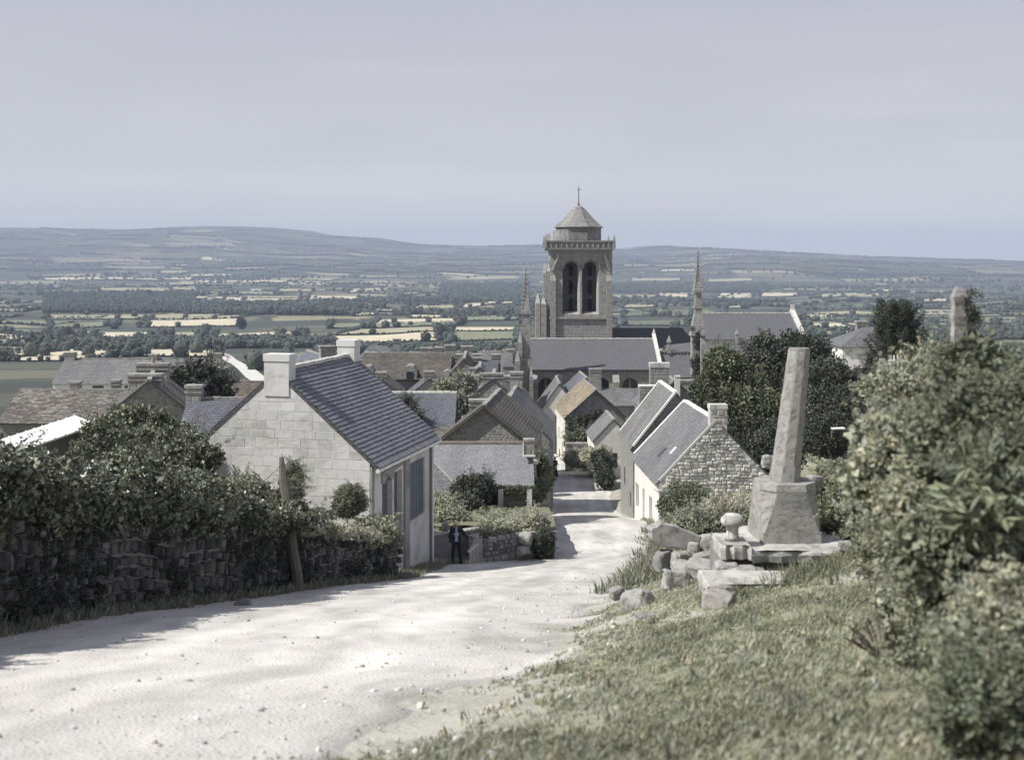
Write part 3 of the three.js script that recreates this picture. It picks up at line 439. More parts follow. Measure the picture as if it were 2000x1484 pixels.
// ------------------------------------------------------------------ the big house by the road, its gable to us
{
  const r = V(Math.sin(0.245), 0, -Math.cos(0.245)), l = V(r.z, 0, -r.x), C = P(722, 905, 41.5), HW = 3.4, L = 6.9, A = C.clone().addScaledVector(l, HW); A.y = EYE - 4.07; const B = A.clone().addScaledVector(r, L), eave = C.y, base = EYE - 12.6;
  const yy = (py, d) => EYE - (py - 500) / F * d;
  const h = house({ name: 'big_stone_house', label: 'pale stone gabled house with blue slate roof, beside the man at the gate', A, B, hw: HW, eave, base, wall: M.gable, oh: 0.28, vo: [0.03, 0.06], roofTex: M.slateTex, thick: 0.10, reveal: 0.24, ridgeMat: M.mortar,
    slate: { sh: 0.178, sw: 0.27, sides: [1, 0], quota: { 1: 300 }, spread: 0.12, rough: 0.010, th: 0.02, step: 0.042 },
    openings: { right: [ { u0: 1.2, u1: 2.25, y0: base + 2.0, y1: yy(930, 43.4), kind: 'door', mat: M.paint }, { u0: 2.45, u1: 3.3, y0: base + 2.0, y1: yy(920, 44.2), kind: 'door', mat: M.paint }, { u0: 4.2, u1: 5.95, y0: yy(1010, 46.4), y1: yy(898, 46.4), kind: 'door', mat: M.paint, reveal: 0.12 } ] } });
  // dressed, limewashed blocks of the gable
  const O = h.side(0, 0, base), u = l.clone().negate(), n = h.nNear, ridgeH = A.y - base, eH = eave - base, s0 = (ridgeH - eH) / HW;
  ashlar({ origin: O, u, v: V(0, 1, 0), n, y0: eH - 2.4, x0: 0, x1: HW * 2, H: ridgeH, rows: [0.27, 0.35], len: [0.4, 0.85], gap: 0.008, proud: [0.004, 0.012], cuts: [[-s0, 1, eH - 0.02], [s0, 1, eH + s0 * 2 * HW - 0.02], [1, 0, HW * 2], [-1, 0, 0]], mat: M.gable, parent: h.wall, seed: 5, spread: 0.035, name: 'stone' });
  // chimneys on both gables
  const ch = (p, top, w, t) => chimney(h.t, V(p.x, A.y - 0.75, p.z), { w, t, h: top - 0.2 - (A.y - 0.75), yaw: h.yaw, mat: M.gable, cap: 0.24, capMat: M.gable, plain: true });
  ch(A.clone().addScaledVector(r, 0.235), EYE - 3.42, 0.92, 0.56); ch(B.clone().addScaledVector(r, -0.25), EYE - 3.36, 0.72, 0.62);
  // pilasters, lintel with a pointed cut, plinth, gutter and downpipe on the street side
  const right = l.clone().negate(), at = (a, y, out = 0) => { const p = h.side(1, 0, y).addScaledVector(r, a).addScaledVector(right, out); return p; };
  const s = new Soup(); for (const [a, w] of [[0.12, 0.24], [3.72, 0.5], [6.72, 0.26]]) { const p = at(a, 0, 0.03); s.box(p.x, (base + eave - 0.12) / 2, p.z, w, eave - 0.12 - base, 0.10, h.yaw + Math.PI / 2); } s.build('pilaster', M.plaster, h.t);
  const lt = new Soup(), pt = (a, y, o) => at(a, y, o), y0 = yy(930, 43.4); { const lo = [[1.1, y0 + 0.28], [1.1, y0 - 0.10], [1.35, y0 - 0.16], [1.72, y0 + 0.10], [2.1, y0 - 0.16], [2.35, y0 - 0.10], [2.35, y0 + 0.28]]; lt.prism(lo.map((q) => pt(q[0], q[1], -0.15)), lo.map((q) => pt(q[0], q[1], 0.05))); const f = [[2.35, y0 + 0.28], [2.35, y0 + 0.12], [3.4, y0 + 0.22], [3.4, y0 + 0.4]]; lt.prism(f.map((q) => pt(q[0], q[1], -0.15)), f.map((q) => pt(q[0], q[1], 0.045))); } lt.build('lintel', M.plaster, h.t);
  const g = new Soup(), e0 = at(-0.05, eave - 0.25, 0.30), e1 = at(L + 0.1, eave - 0.25, 0.30); const gut = new THREE.CylinderGeometry(0.07, 0.07, e0.distanceTo(e1), 12); g.geo(gut, new THREE.Matrix4().compose(e0.clone().lerp(e1, 0.5), new THREE.Quaternion().setFromUnitVectors(V(0, 1, 0), r), V(1, 1, 1))); g.build('gutter', M.zinc, h.t);
  const d = new Soup(), d0 = at(6.55, base + 0.2, 0.14); d.geo(new THREE.CylinderGeometry(0.045, 0.045, eave - base - 0.4, 10), _m.makeTranslation(d0.x, (base + eave) / 2, d0.z)); d.build('downpipe', M.zinc, h.t);
}
// ------------------------------------------------------------------ right-hand side of the street
{ // rubble cottage
  const r = V(-0.05, 0, -0.9987), l = V(r.z, 0, -r.x), A = P(1400, 825, 68), HW = 3.2, L = 9.1, B = A.clone().addScaledVector(r, L), eave = EYE - 12.55, base = EYE - 16.6, y = (py, d) => EYE - (py - 500) / F * d;
  const h = house({ name: 'rubble_cottage', label: 'cottage with rubble gable and whitewashed street front, nearest across the road', A, B, hw: HW, eave, base, wall: M.limewash, oh: 0.14, vo: [0.02, 0.02], reveal: 0.25, slate: { sh: 0.2, sw: 0.27, sides: [0, 1], mat: M.slatePale, spread: 0.12 }, ridgeMat: M.limewash,
    openings: { left: [ { u0: 2.3, u1: 3.5, y0: base + 0.6, y1: y(968, 71), kind: 'door' }, { u0: 5.1, u1: 5.9, y0: base + 0.3, y1: y(953, 73.5), kind: 'door' }, { u0: 7.3, u1: 8.7, y0: y(992, 76), y1: y(943, 76), kind: 'window', mat: M.doorPaint } ] } });
  const O = h.side(0, 0, base), ridgeH = A.y - base, eH = eave - base, sl = (ridgeH - eH) / HW, g = new Soup(); // gable backing of lime mortar, then the stones
  { const q = [[0, 0], [2 * HW, 0], [2 * HW, eH], [HW, ridgeH], [0, eH]], at = (a, z) => O.clone().addScaledVector(l, -a[0]).addScaledVector(V(0, 1, 0), a[1]).addScaledVector(h.nNear, z); g.prism(q.map((a) => at(a, -0.02)), q.map((a) => at(a, 0.02))); }
  const gw = g.build('gable_wall', M.mortar, h.t);
  stonework({ origin: O.clone().addScaledVector(h.nNear, 0.02), u: l.clone().negate(), v: V(0, 1, 0), n: h.nNear, W: 2 * HW, H: ridgeH, rows: [0.13, 0.25], len: [0.2, 0.55], gap: 0.035, proud: [0.03, 0.11], tilt: 0.07, vary: 0.18, parent: gw, mat: M.ashlar, quota: 260, seed: 8, spread: 0.3, inside: (a, b, w, hh) => b > 0.4 && b + hh * 0.6 < (a < HW ? eH + sl * Math.max(0, a - w * 0.4) : eH + sl * Math.max(0, 2 * HW - a - w * 0.4)) });
  const c = chimney(h.t, V(A.x + 0.1, A.y - 1.6, A.z - 0.3), { w: 0.94, t: 0.62, h: 2.35, yaw: h.yaw, mat: M.mortar, cap: 0.24, capMat: M.ashlar, plain: true });
  for (const [n, u, w] of [[h.nNear, l.clone().negate(), 0.94]]) stonework({ origin: V(A.x + 0.1, A.y - 1.6, A.z - 0.3).addScaledVector(n, 0.31).addScaledVector(u, -w / 2), u, v: V(0, 1, 0), n, W: w, H: 2.2, rows: [0.2, 0.3], len: [0.3, 0.5], gap: 0.04, proud: [0.02, 0.05], parent: c, mat: M.granite, quota: 40, seed: 4 });
  for (const [px, py, w2, h2, m] of [[1296, 858, 0.55, 0.7, M.pane], [1319, 884, 0.35, 0.5, M.whitePaint]]) { const d = 72 - (px - 1296) * 0.08, c = P(px, py, d), dn = l.clone().multiplyScalar(HW).add(V(0, eave - A.y, 0)).normalize(), nn = V().crossVectors(r, dn).normalize(); if (nn.y < 0) nn.negate(); const along = c.clone().sub(A).dot(r), run = clamp(-c.clone().sub(A).dot(l) * -1, 0.3, 3), o = A.clone().addScaledVector(r, along).addScaledVector(dn, run / 0.69 * 1.0).addScaledVector(nn, 0.17), s = new Soup(), q = (a, b, z) => o.clone().addScaledVector(r, a * w2 / 2).addScaledVector(dn, b * h2 / 2).addScaledVector(nn, z), lo = [q(-1, -1, -0.08), q(-1, 1, -0.08), q(1, 1, -0.08), q(1, -1, -0.08)], hi = [q(-1, -1, 0), q(-1, 1, 0), q(1, 1, 0), q(1, -1, 0)]; s.prism(lo, hi); s.build('skylight', m, h.t); }
  const cp = new Soup(); for (const e of [0, 1]) { const p = h.side(0, e, eave), q = (e ? B : A).clone(), off = h.nNear.clone().multiplyScalar(e ? -0.10 : -0.02); cp.tint(e ? 1 : 0.62); const a = p.add(off).add(V(0, 0.14, 0)), b = q.add(off).add(V(0, 0.16, 0)); cp.bar(a, b, e ? 0.26 : 0.16, 0.13); } cp.build('verge_coping', M.limewash, h.t);
}
{ // tall stone house behind it
  const A = P(1320, 770, 79), B = P(1289, 750, 86), y = (py, d) => EYE - (py - 500) / F * d;
  const h = house({ name: 'tall_stone_house', label: 'tall grey stone house joined behind the rubble cottage, facing the street', A, B, hw: 2.75, eave: EYE - 12.35, base: EYE - 18.9, wall: M.masonry, oh: 0.12, vo: [0.05, 0.05], slate: { sh: 0.21, sw: 0.28, sides: [0, 1], mat: M.slatePale, spread: 0.2, warm: 0.2 }, ridgeMat: M.limewash,
    openings: { left: [{ u0: 0.9, u1: 1.6, y0: y(992, 80), y1: y(962, 80), kind: 'window', mat: M.wood }, { u0: 4.2, u1: 5.0, y0: y(950, 83), y1: y(915, 83), kind: 'window', mat: M.wood }] } });
  const g = new Soup(), l = h.l; for (const e of [0, 1]) { const p = h.side(0, e, h.ev[0]), q = (e ? h.B : h.A).clone(); g.bar(p.add(V(0, 0.16, 0)), q.add(V(0, 0.16, 0)), 0.22, 0.12); } g.build('verge_coping', M.limewash, h.t);
  chimney(h.t, V(P(1256, 0, 90).x, P(0, 800, 90).y, -87.2), { w: 1.15, t: 0.6, h: 2.0, mat: M.masonry, cap: 0.1, plain: true, capMat: M.limewash });
}
{ // small low house beyond the tall one
  const A = P(1199, 822, 108), B = P(1184, 812, 114);
  house({ name: 'small_white_house', label: 'small low whitewashed house with grey roof, past the tall stone house', A, B, hw: 1.75, eave: P(0, 862, 108).y, base: EYE - 21, wall: M.limewash, oh: 0.1, roofTex: M.slateTex, slate: { sh: 0.22, sw: 0.3, mat: M.slatePale, sides: [0] }, openings: { near: [{ u0: 1.35, u1: 2.1, y0: EYE - 18.6, y1: EYE - 17.3, kind: 'window' }], left: [{ u0: 1.5, u1: 2.3, y0: EYE - 20, y1: EYE - 18.3, kind: 'door' }] } });
}
{ // house with the tall chimney, behind
  const A = P(1322, 748, 96), B = P(1296, 742, 103);
  const h = house({ name: 'narrow_stone_house', label: 'stone house mostly hidden, with the broad capped chimney before the church', A, B, hw: 2.4, eave: P(0, 800, 96).y, base: EYE - 20, wall: M.masonry, slate: { sh: 0.22, sw: 0.3, mat: M.slatePale, sides: [0] } });
  chimney(h.t, V(P(1288, 0, 96).x, P(0, 800, 96).y, -96), { w: 1.5, t: 0.7, h: 3.3, mat: M.masonry, cap: 0.38, capMat: M.ashlar, plain: true });
  chimney(h.t, V(P(1322, 0, 96).x, P(0, 790, 96).y, -95.7), { w: 0.4, t: 0.4, h: 2.2, mat: M.limewash, cap: 0.1, capMat: M.limewash, plain: true });
}
{ // flat-topped walls in front of the church
  const w = (name, label, px0, px1, py, d, h, t, m) => { const T = thing(name, label, 'wall', V(P((px0 + px1) / 2, 0, d).x, EYE - 22.5, -d)), a = P(px0, py, d), b = P(px1, py, d), s = new Soup(); s.box((a.x + b.x) / 2, a.y - h / 2, -d, b.x - a.x, h, t); s.build('masonry', m ?? M.masonry, T); const k = new Soup(), n = Math.round((b.x - a.x) / 0.9), r = RNG(px0); for (let i = 0; i < n; i++) { k.tint(r.r(0.85, 1.15)); k.box(lerp(a.x, b.x, (i + 0.5) / n), a.y + 0.09, -d, (b.x - a.x) / n - 0.03, r.r(0.16, 0.2), t + 0.16); } k.build('coping', M.granite, T, 'stuff'); };
  w('churchyard_wall', 'grey masonry wall with flat coping, beneath the ivied buttress', 1318, 1392, 745, 112, 9, 0.7);
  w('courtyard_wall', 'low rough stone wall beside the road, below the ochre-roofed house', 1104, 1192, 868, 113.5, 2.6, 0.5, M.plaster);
}
{ // ochre-roofed house and its neighbours down the street
  const h = house({ name: 'ochre_roofed_house', label: 'white-fronted house with ochre slate roof at the bend of the street', A: P(1163, 763, 121), B: P(1139, 745, 131), hw: 3.0, eave: P(0, 815, 121).y, base: EYE - 21.2, wall: M.limewash, oh: 0.12, vo: [0.45, 0.1], slate: { sh: 0.24, sw: 0.32, sides: [0, 1], mat: M.slateOchre, spread: 0.3, warm: 0.4 }, openings: { left: [{ u0: 2, u1: 2.9, y0: EYE - 20.6, y1: EYE - 18.6, kind: 'door' }, { u0: 5.5, u1: 6.4, y0: EYE - 18.9, y1: EYE - 17.6, kind: 'window' }] } });
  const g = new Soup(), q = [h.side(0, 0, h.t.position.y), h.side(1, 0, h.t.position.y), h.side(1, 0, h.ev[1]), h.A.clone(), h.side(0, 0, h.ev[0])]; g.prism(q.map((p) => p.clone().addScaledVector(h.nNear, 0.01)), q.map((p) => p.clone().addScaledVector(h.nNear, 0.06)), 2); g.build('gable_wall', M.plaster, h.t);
  house({ name: 'white_gabled_house', label: 'narrow white house with pale roof, left of the ochre-roofed house', A: P(1093, 752, 138), B: P(1086, 742, 147), hw: 2.1, eave: P(0, 802, 138).y, base: EYE - 22, wall: M.limewash, oh: 0.1, vo: [0.1, 0.1], slate: { sh: 0.24, sw: 0.3, sides: [0, 1], mat: M.slatePale }, openings: { near: [{ u0: 1.7, u1: 2.5, y0: EYE - 19.9, y1: EYE - 18.5, kind: 'window' }], left: [{ u0: 2, u1: 2.8, y0: EYE - 21.5, y1: EYE - 19.6, kind: 'door' }] } });
  house({ name: 'pale_coped_house', label: 'house with white coping and lead-grey roof, directly behind the ochre roof', A: P(1146, 740, 141), B: P(1132, 729, 149), hw: 2.3, eave: P(0, 775, 141).y, base: EYE - 22, wall: M.limewash, oh: 0.1, slate: { sh: 0.24, sw: 0.3, sides: [0], mat: M.slateMid } });
  house({ name: 'long_low_house', label: 'low house whose grey slate slope faces us under the church windows', A: P(1246, 762, 138), B: P(1160, 760, 138), hw: [3, 3], eave: P(0, 792, 135).y, base: EYE - 22, wall: M.plaster, slate: { sh: 0.25, sw: 0.32, sides: [0, 1], mat: M.slatePale }, chimneys: [{ f: 0.97, top: P(0, 722, 138).y, w: 0.7, t: 1.3 }] });
}
// ------------------------------------------------------------------ left-hand side, middle distance
{ // stone cross-gabled house with a low slated front wing
  const y = (py, d) => EYE - (py - 500) / F * d;
  const h = house({ name: 'gabled_stone_house', label: 'brown-grey rubble house, gable shaded by its verge, behind the low slated wing', A: P(947, 794, 72), B: P(976, 783, 80), hw: 2.75, eave: y(866, 72) , base: EYE - 17.5, wall: M.rubble, oh: 0.16, vo: [0.34, 0.1], thick: 0.12, roofTex: M.brownTex, slate: { sh: 0.2, sw: 0.28, sides: [0, 1], mat: M.slateBrown, spread: 0.25, warm: 0.3 } });
  chimney(h.t, V(P(944, 0, 79).x, y(830, 79), -78.6), { w: 1.75, t: 0.7, h: 1.55, mat: M.masonry, cap: 0.16, capMat: M.granite });
  // wing
  const T = thing('slated_wing', 'low wing with plain blue-grey slate slope facing us, ivy under its eave', 'outbuilding', V(P(960, 0, 63).x, EYE - 13.4, -64)), e0 = P(897, 953, 63), e1 = P(1044, 953, 63), r0 = P(812, 866, 65.6), r1 = P(1041, 868, 65.6), s = new Soup(), b0 = P(838, 975, 66.5); e1.y = e0.y; r1.y = r0.y;
  const dn = (p, yy) => V(p.x, yy, p.z), base = EYE - 13.6;
  const w = new Soup(); facade(w, V(e0.x + 0.05, base, e0.z - 0.15), V(1, 0, 0), V(0, 0, 1), e1.x - e0.x - 0.1, e0.y - base, [{ u0: 0.35, u1: 1.9, v0: 0.25, v1: e0.y - base - 0.2 }], 0.5); w.build('wall', M.rubble, T); fitting(T, V(e0.x + 0.05, base, e0.z - 0.15), V(1, 0, 0), V(0, 0, 1), { u0: 0.35, u1: 1.9, v0: 0.25, v1: e0.y - base - 0.2 }, 0.5);
  for (const px of [978, 1034]) { const ps = new Soup(), a = P(px, 955, 62.8); ps.box(a.x, (a.y + base) / 2, a.z, 0.26, a.y - base, 0.22); ps.build('pier', M.ashlar, T); }
  const q = [dn(r0, base), dn(e0, base)], gv = new Soup(); gv.tint(0.8).quad(V(r0.x, base, r0.z), V(e0.x, base, e0.z - 0.16), V(e0.x, e0.y - 0.06, e0.z - 0.16), V(r0.x, r0.y - 0.08, r0.z)).quad(V(e1.x - 0.05, base, e1.z - 0.1), V(r1.x, base, r1.z), V(r1.x, r1.y - 0.05, r1.z), V(e1.x - 0.05, e1.y - 0.05, e1.z - 0.1)).quad(V(r1.x, base, r1.z), V(r0.x, base, r0.z), V(r0.x, r0.y - 0.05, r0.z), V(r1.x, r1.y - 0.05, r1.z)); const sw = gv.build('side_wall', M.slateTex, T);
  { const u = V(e0.x - r0.x, 0, e0.z - r0.z), n = V(-u.z, 0, u.x).normalize(); if (n.x > 0) n.negate(); const o = (p, yv) => V(p.x, yv, p.z).addScaledVector(n, 0.02); slates({ e0: o(r0, base + 0.2), e1: o(V(e0.x, 0, e0.z - 0.16), base + 0.2), r0: o(r0, r0.y - 0.1), r1: o(V(e0.x, 0, e0.z - 0.16), r0.y - 0.1), n, parent: sw, mat: M.slate, sh: 0.16, sw: 0.2, seed: 6, holes: (a, b) => b * (r0.y - base - 0.3) + base + 0.2 > lerp(r0.y, e0.y, a) - 0.12 }); }
  s.prism([e0, e1, r1, r0].map((p) => p.clone().add(V(0, -0.1, 0))), [e0, e1, r1, r0]); const rf = s.build('roof', M.slateTex, T); slates({ e0, e1, r0, r1, parent: rf, mat: M.slateWing, sh: 0.19, sw: 0.25, seed: 21, spread: 0.10, rough: 0.003, step: 0.014, th: 0.004 });
  const vg = new Soup(); vg.bar(e0.clone().add(V(-0.03, 0.03, 0)), r0.clone().add(V(-0.03, 0.03, 0)), 0.12, 0.09); vg.build('verge_coping', M.granite, T); const rd = new Soup(); rd.bar(r0.clone().add(V(0, 0.05, 0)), r1.clone().add(V(0, 0.05, 0)), 0.2, 0.12); rd.build('ridge_tiles', M.clay, T);
  const c = P(1033, 888, 64.6); const st = chimney(T, V(c.x, c.y, c.z), { w: 0.55, t: 0.5, h: 0.72, mat: M.masonry, cap: 0.13, capMat: M.granite, plain: true }); const f = new Soup(); f.box(c.x - 0.3, c.y + 0.3, c.z + 0.26, 0.07, 0.7, 0.07).box(c.x, c.y - 0.02, c.z + 0.28, 0.66, 0.09, 0.10); f.build('flashing', M.limewash, st);
}
{ // lane wall and house behind on the left of the street
  house({ name: 'lane_house', label: 'grey rubble house whose right slope drops to the lane, behind the shaded gable', A: P(996, 778, 84), B: P(1010, 766, 92), hw: [2.6, 2.7], eave: [P(0, 850, 84).y, P(0, 858, 84).y], base: EYE - 19, wall: M.rubble, oh: 0.1, vo: [0.1, 0.1], slate: { sh: 0.22, sw: 0.28, sides: [0, 1], mat: M.slatePale, warm: 0.3, spread: 0.25 }, chimneys: [{ f: 0.9, top: P(0, 728, 92).y, w: 0.9, t: 0.7 }] });
  const T = thing('lane_wall', 'rough stone wall with sloping top between the wing and the lane', 'wall', V(P(1060, 0, 70).x, EYE - 16, -70)), s = new Soup(), q = [P(1044, 905, 66), P(1074, 882, 76), P(1076, 990, 76), P(1046, 985, 66)].map((p) => V(p.x, p.y, p.z)); const t = V(-0.5, 0, 0.1); s.prism([q[3], q[2], q[1], q[0]].map((p) => p.clone().add(t)), [q[3], q[2], q[1], q[0]]); s.build('masonry', M.rubble, T);
  const k = new Soup(), r = RNG(4); for (let i = 0; i < 12; i++) { const p = q[0].clone().lerp(q[1], (i + 0.5) / 12); k.tint(r.r(0.8, 1.3)); k.box(p.x - 0.22, p.y + 0.06, p.z, 0.62, r.r(0.14, 0.26), 0.72, 0.2, r.r(-0.1, 0.1), r.r(-0.1, 0.1)); } k.build('coping', M.granite, T, 'stuff');
}
{ // slate-roofed house behind the big house
  house({ name: 'blue_slate_house', label: 'house with plain blue slate slope and brownish lower roof, behind the big roof', A: P(890, 770, 82), B: P(764, 768, 82), hw: [3, 3.2], eave: [P(0, 838, 79).y, P(0, 838, 79).y], base: EYE - 18, wall: M.rubble, oh: 0.15, slate: { sh: 0.2, sw: 0.26, sides: [0, 1], mat: M.slateMid, spread: 0.1 }, ridgeMat: M.limewash });
  const T = thing('brown_lean_to', 'brownish stone-tiled lean-to below the blue slate slope', 'outbuilding', V(P(850, 0, 77).x, EYE - 16, -77)), s = new Soup(), q = [P(800, 868, 75), P(918, 868, 75), P(918, 834, 78.6), P(800, 834, 78.6)]; s.prism(q.map((p) => p.clone().add(V(0, -0.15, 0))), q); const rf = s.build('roof', M.brownTex, T); slates({ e0: q[0], e1: q[1], r0: q[3], r1: q[2], parent: rf, mat: M.stoneTile, sh: 0.25, sw: 0.35, rough: 0.02, spread: 0.25, seed: 19 }); const w = new Soup(); w.box((q[0].x + q[1].x) / 2, q[0].y - 1.6, q[0].z - 0.4, q[1].x - q[0].x - 0.3, 2.9, 0.4); w.build('wall', M.rubble, T);
}
// ------------------------------------------------------------------ the square: brown-roofed houses with stone dormers
{
  const y = (py, d) => EYE - (py - 500) / F * d;
  const big = house({ name: 'brown_roofed_mansion', label: 'granite town house with steep brown roof and three stone dormers', A: P(882, 692, 124), B: P(712, 692, 124), hw: [5, 5.2], eave: [y(741, 119), y(741, 119)], base: EYE - 21, wall: M.masonry, oh: 0.15, roofTex: M.brownTex, slate: { sh: 0.26, sw: 0.34, sides: [0, 1], mat: M.slateBrown, spread: 0.22, warm: 0.3, rough: 0.012 }, openings: { left: [{ u0: 4.8, u1: 5.9, y0: EYE - 16, y1: y(748, 119), kind: 'window' }, { u0: 2.2, u1: 3.3, y0: EYE - 16, y1: y(748, 119), kind: 'window' }] }, chimneys: [{ f: 0.30, top: y(683, 124), w: 0.8, t: 1.2, foot: y(712, 124), side: 1.1 }, { f: 0.95, top: y(693, 124), w: 0.8, t: 1.1, foot: y(714, 124), side: 1.6 }, { f: 0.02, top: y(676, 124), w: 0.8, t: 1.0 }] });
  for (const [px, py0, py1, w] of [[717, 714, 741, 1.0], [800, 713, 741, 1.15], [873, 723, 748, 1.15]]) { // dormers: stone front with a small gabled roof
    const d = 119, c = P(px, py1, d), s = new Soup(), top = y(py0, d), hw = w / 2 + 0.1, e = top - 0.55, q = [[-hw, c.y], [hw, c.y], [hw, e], [hw * 0.5, top - 0.12], [0, top], [-hw * 0.5, top - 0.12], [-hw, e]]; s.prism(q.map((a) => V(c.x + a[0], a[1], -d - 2.4)), q.map((a) => V(c.x + a[0], a[1], -d + 0.2))); const o = s.build('dormer', M.church, big.t), n = new Soup(); n.box(c.x, (c.y + e) / 2, -d + 0.22, w * 0.55, (e - c.y) * 0.85, 0.08); n.build('window', M.pane, o);
  }
  // hipped roof behind, at its left; pale slates imitate sun glare
  const T = thing('pale_hipped_house', 'house whose hipped roof, paled to imitate sun glare, shows above the brown roof', 'house', V(P(735, 0, 133).x, EYE - 22, -133)), a = P(700, 700, 131), b = P(712, 676, 134), c = P(762, 682, 134), d = P(746, 699, 131), e = P(780, 704, 131), r = new Soup(), lo = EYE - 21; b.y = c.y = y(678, 134);
  const A0 = P(694, 704, 130), A1 = P(786, 704, 130), A2 = P(786, 704, 140), A3 = P(694, 704, 140); A2.y = A3.y = A0.y = A1.y = y(704, 130); A2.x = A1.x + 0.3; A3.x = A0.x; const r0 = V(P(722, 0, 135).x, y(674, 135), -135), r1 = V(P(752, 0, 135).x, y(676, 135), -135);
  r.tri(A0, r0, A3); r.quad(A0, A1, r1, r0); r.tri(A1, A2, r1); r.quad(A2, A3, r0, r1); const rf = r.build('roof', M.slateTex, T); slates({ e0: A3.clone(), e1: A0.clone(), r0: r0.clone().add(V(0, 0.03, -0.03)), r1: r0.clone().add(V(0, 0.03, 0.03)), parent: rf, mat: M.slatePale, sh: 0.3, sw: 0.4, seed: 71, rough: 0.03, spread: 0.35 }); slates({ e0: A0, e1: A1, r0, r1, parent: rf, mat: M.slatePale, sh: 0.28, sw: 0.36, seed: 73, rough: 0.03, spread: 0.35 });
  const w = new Soup(); w.box((A0.x + A1.x) / 2, (lo + A0.y) / 2, -135, A1.x - A0.x - 0.4, A0.y - lo, 9.4); w.build('wall', M.masonry, T); chimney(T, V(r1.x + 1.2, r1.y - 1.2, -136), { w: 0.8, t: 0.7, h: 1.8, mat: M.masonry });
  // dark chimney house at the left
  house({ name: 'dark_chimney_house', label: 'house with a dark broad chimney, peeping over the big roof ridge', A: P(640, 700, 108), B: P(600, 696, 116), hw: 3, eave: y(745, 108), base: EYE - 21, wall: M.masonry, slate: { sh: 0.26, sw: 0.34, mat: M.slateMid, sides: [0, 1] }, chimneys: [{ f: 0.02, top: y(679, 108), w: 1.35, t: 0.8, foot: y(720, 108), side: 0 }] });
  // slate house to the right
  house({ name: 'pale_slate_house', label: 'long house with pale slate slope and small ridge chimneys, left of the church pinnacle', A: P(1000, 688, 140), B: P(853, 686, 140), hw: [5, 5], eave: y(724, 135), base: EYE - 22, wall: M.masonry, slate: { sh: 0.28, sw: 0.36, sides: [0, 1], mat: M.slatePale, spread: 0.15 }, chimneys: [{ f: 0.6, top: y(678, 140), w: 0.9, t: 1.3 }, { f: 0.98, top: y(680, 140), w: 0.9, t: 0.9 }, { f: 0.02, top: y(684, 140), w: 0.9, t: 0.9 }] });
  house({ name: 'cross_gabled_house', label: 'house with a steep coped gable beside the third dormer', A: P(906, 703, 117), B: P(910, 698, 126), hw: [2.2, 2.0], eave: y(752, 117), base: EYE - 21, wall: M.masonry, vo: [0.1, 0], slate: { sh: 0.26, sw: 0.34, mat: M.slateBrown, sides: [0, 1] }, chimneys: [{ f: 0.75, top: y(700, 124), w: 0.9, t: 0.8, side: 1.2, foot: y(730, 124) }] });
  house({ name: 'square_stone_house', label: 'grey stone house with ivied chimney, right of the steep coped gable', A: P(936, 720, 107), B: P(938, 717, 112), hw: [1.2, 1.2], eave: y(742, 107), base: EYE - 20.5, wall: M.masonry, roofTex: M.slateTex, slate: { sh: 0.24, sw: 0.3, mat: M.slatePale, sides: [0, 1] }, chimneys: [{ f: 0.1, top: y(722, 107), w: 0.9, t: 0.6, side: -0.4 }] });
  const tiny = (name, label, px, py, d, hw, drop, far, m, o = {}) => house({ name, label, A: P(px, py, d), B: P(px + far, py - 4, d + 7), hw, eave: y(py + drop, d), base: EYE - 20.8, wall: o.wall ?? M.masonry, vo: [0.1, 0.1], slate: { sh: 0.24, sw: 0.3, mat: m, sides: [0, 1] }, openings: o.win ? { near: [{ u0: hw - 0.4, u1: hw + 0.4, y0: y(py + drop + 26, d), y1: y(py + drop + 4, d), kind: 'window' }] } : {}, chimneys: o.ch ?? [{ f: 0.05, top: y(py - 14, d), w: 0.9, t: 0.6 }] });
  tiny('dormered_house', 'small house with dark roof and pale-edged chimney beneath the second dormer', 838, 742, 110, 1.9, 34, 4, M.slateMid, { win: true });
  tiny('sloping_roof_house', 'narrow grey house tucked under the first dormer of the brown roof', 744, 744, 106, 1.7, 30, 5, M.slateBrown, {});
  tiny('white_chimney_house', 'narrow slate house with whitewashed chimney, right of the ivy on the slate ridge', 925, 752, 101, 1.5, 30, 3, M.slatePale, { wall: M.limewash, ch: [{ f: 0.1, top: y(738, 101), w: 0.8, t: 0.6, mat: M.limewash, pots: 1 }] });
  tiny('corner_gable_house', 'little brown-roofed gable below the square tower-like house', 990, 752, 104, 1.6, 30, 3, M.slateBrown, { win: true });
  house({ name: 'low_slate_range', label: 'low slate range with three ridge chimneys, in front of the pale long roof', A: P(972, 706, 131), B: P(892, 705, 131), hw: [3.4, 3.4], eave: y(732, 128), base: EYE - 21.5, wall: M.masonry, slate: { sh: 0.26, sw: 0.34, sides: [0, 1], mat: M.slateMid }, chimneys: [0.04, 0.5, 0.96].map((f) => ({ f, top: y(694, 131), w: 0.8, t: 1.0 })) });
  house({ name: 'grey_gabled_house', label: 'grey stone gable directly left of the church corner buttress', A: P(962, 742, 98), B: P(966, 737, 106), hw: [2.0, 1.9], eave: y(782, 98), base: EYE - 20, wall: M.masonry, slate: { sh: 0.24, sw: 0.3, mat: M.slatePale, sides: [0, 1] }, chimneys: [{ f: 0.06, top: y(760, 98) + 1.1, w: 1.7, t: 0.6 }] });
}
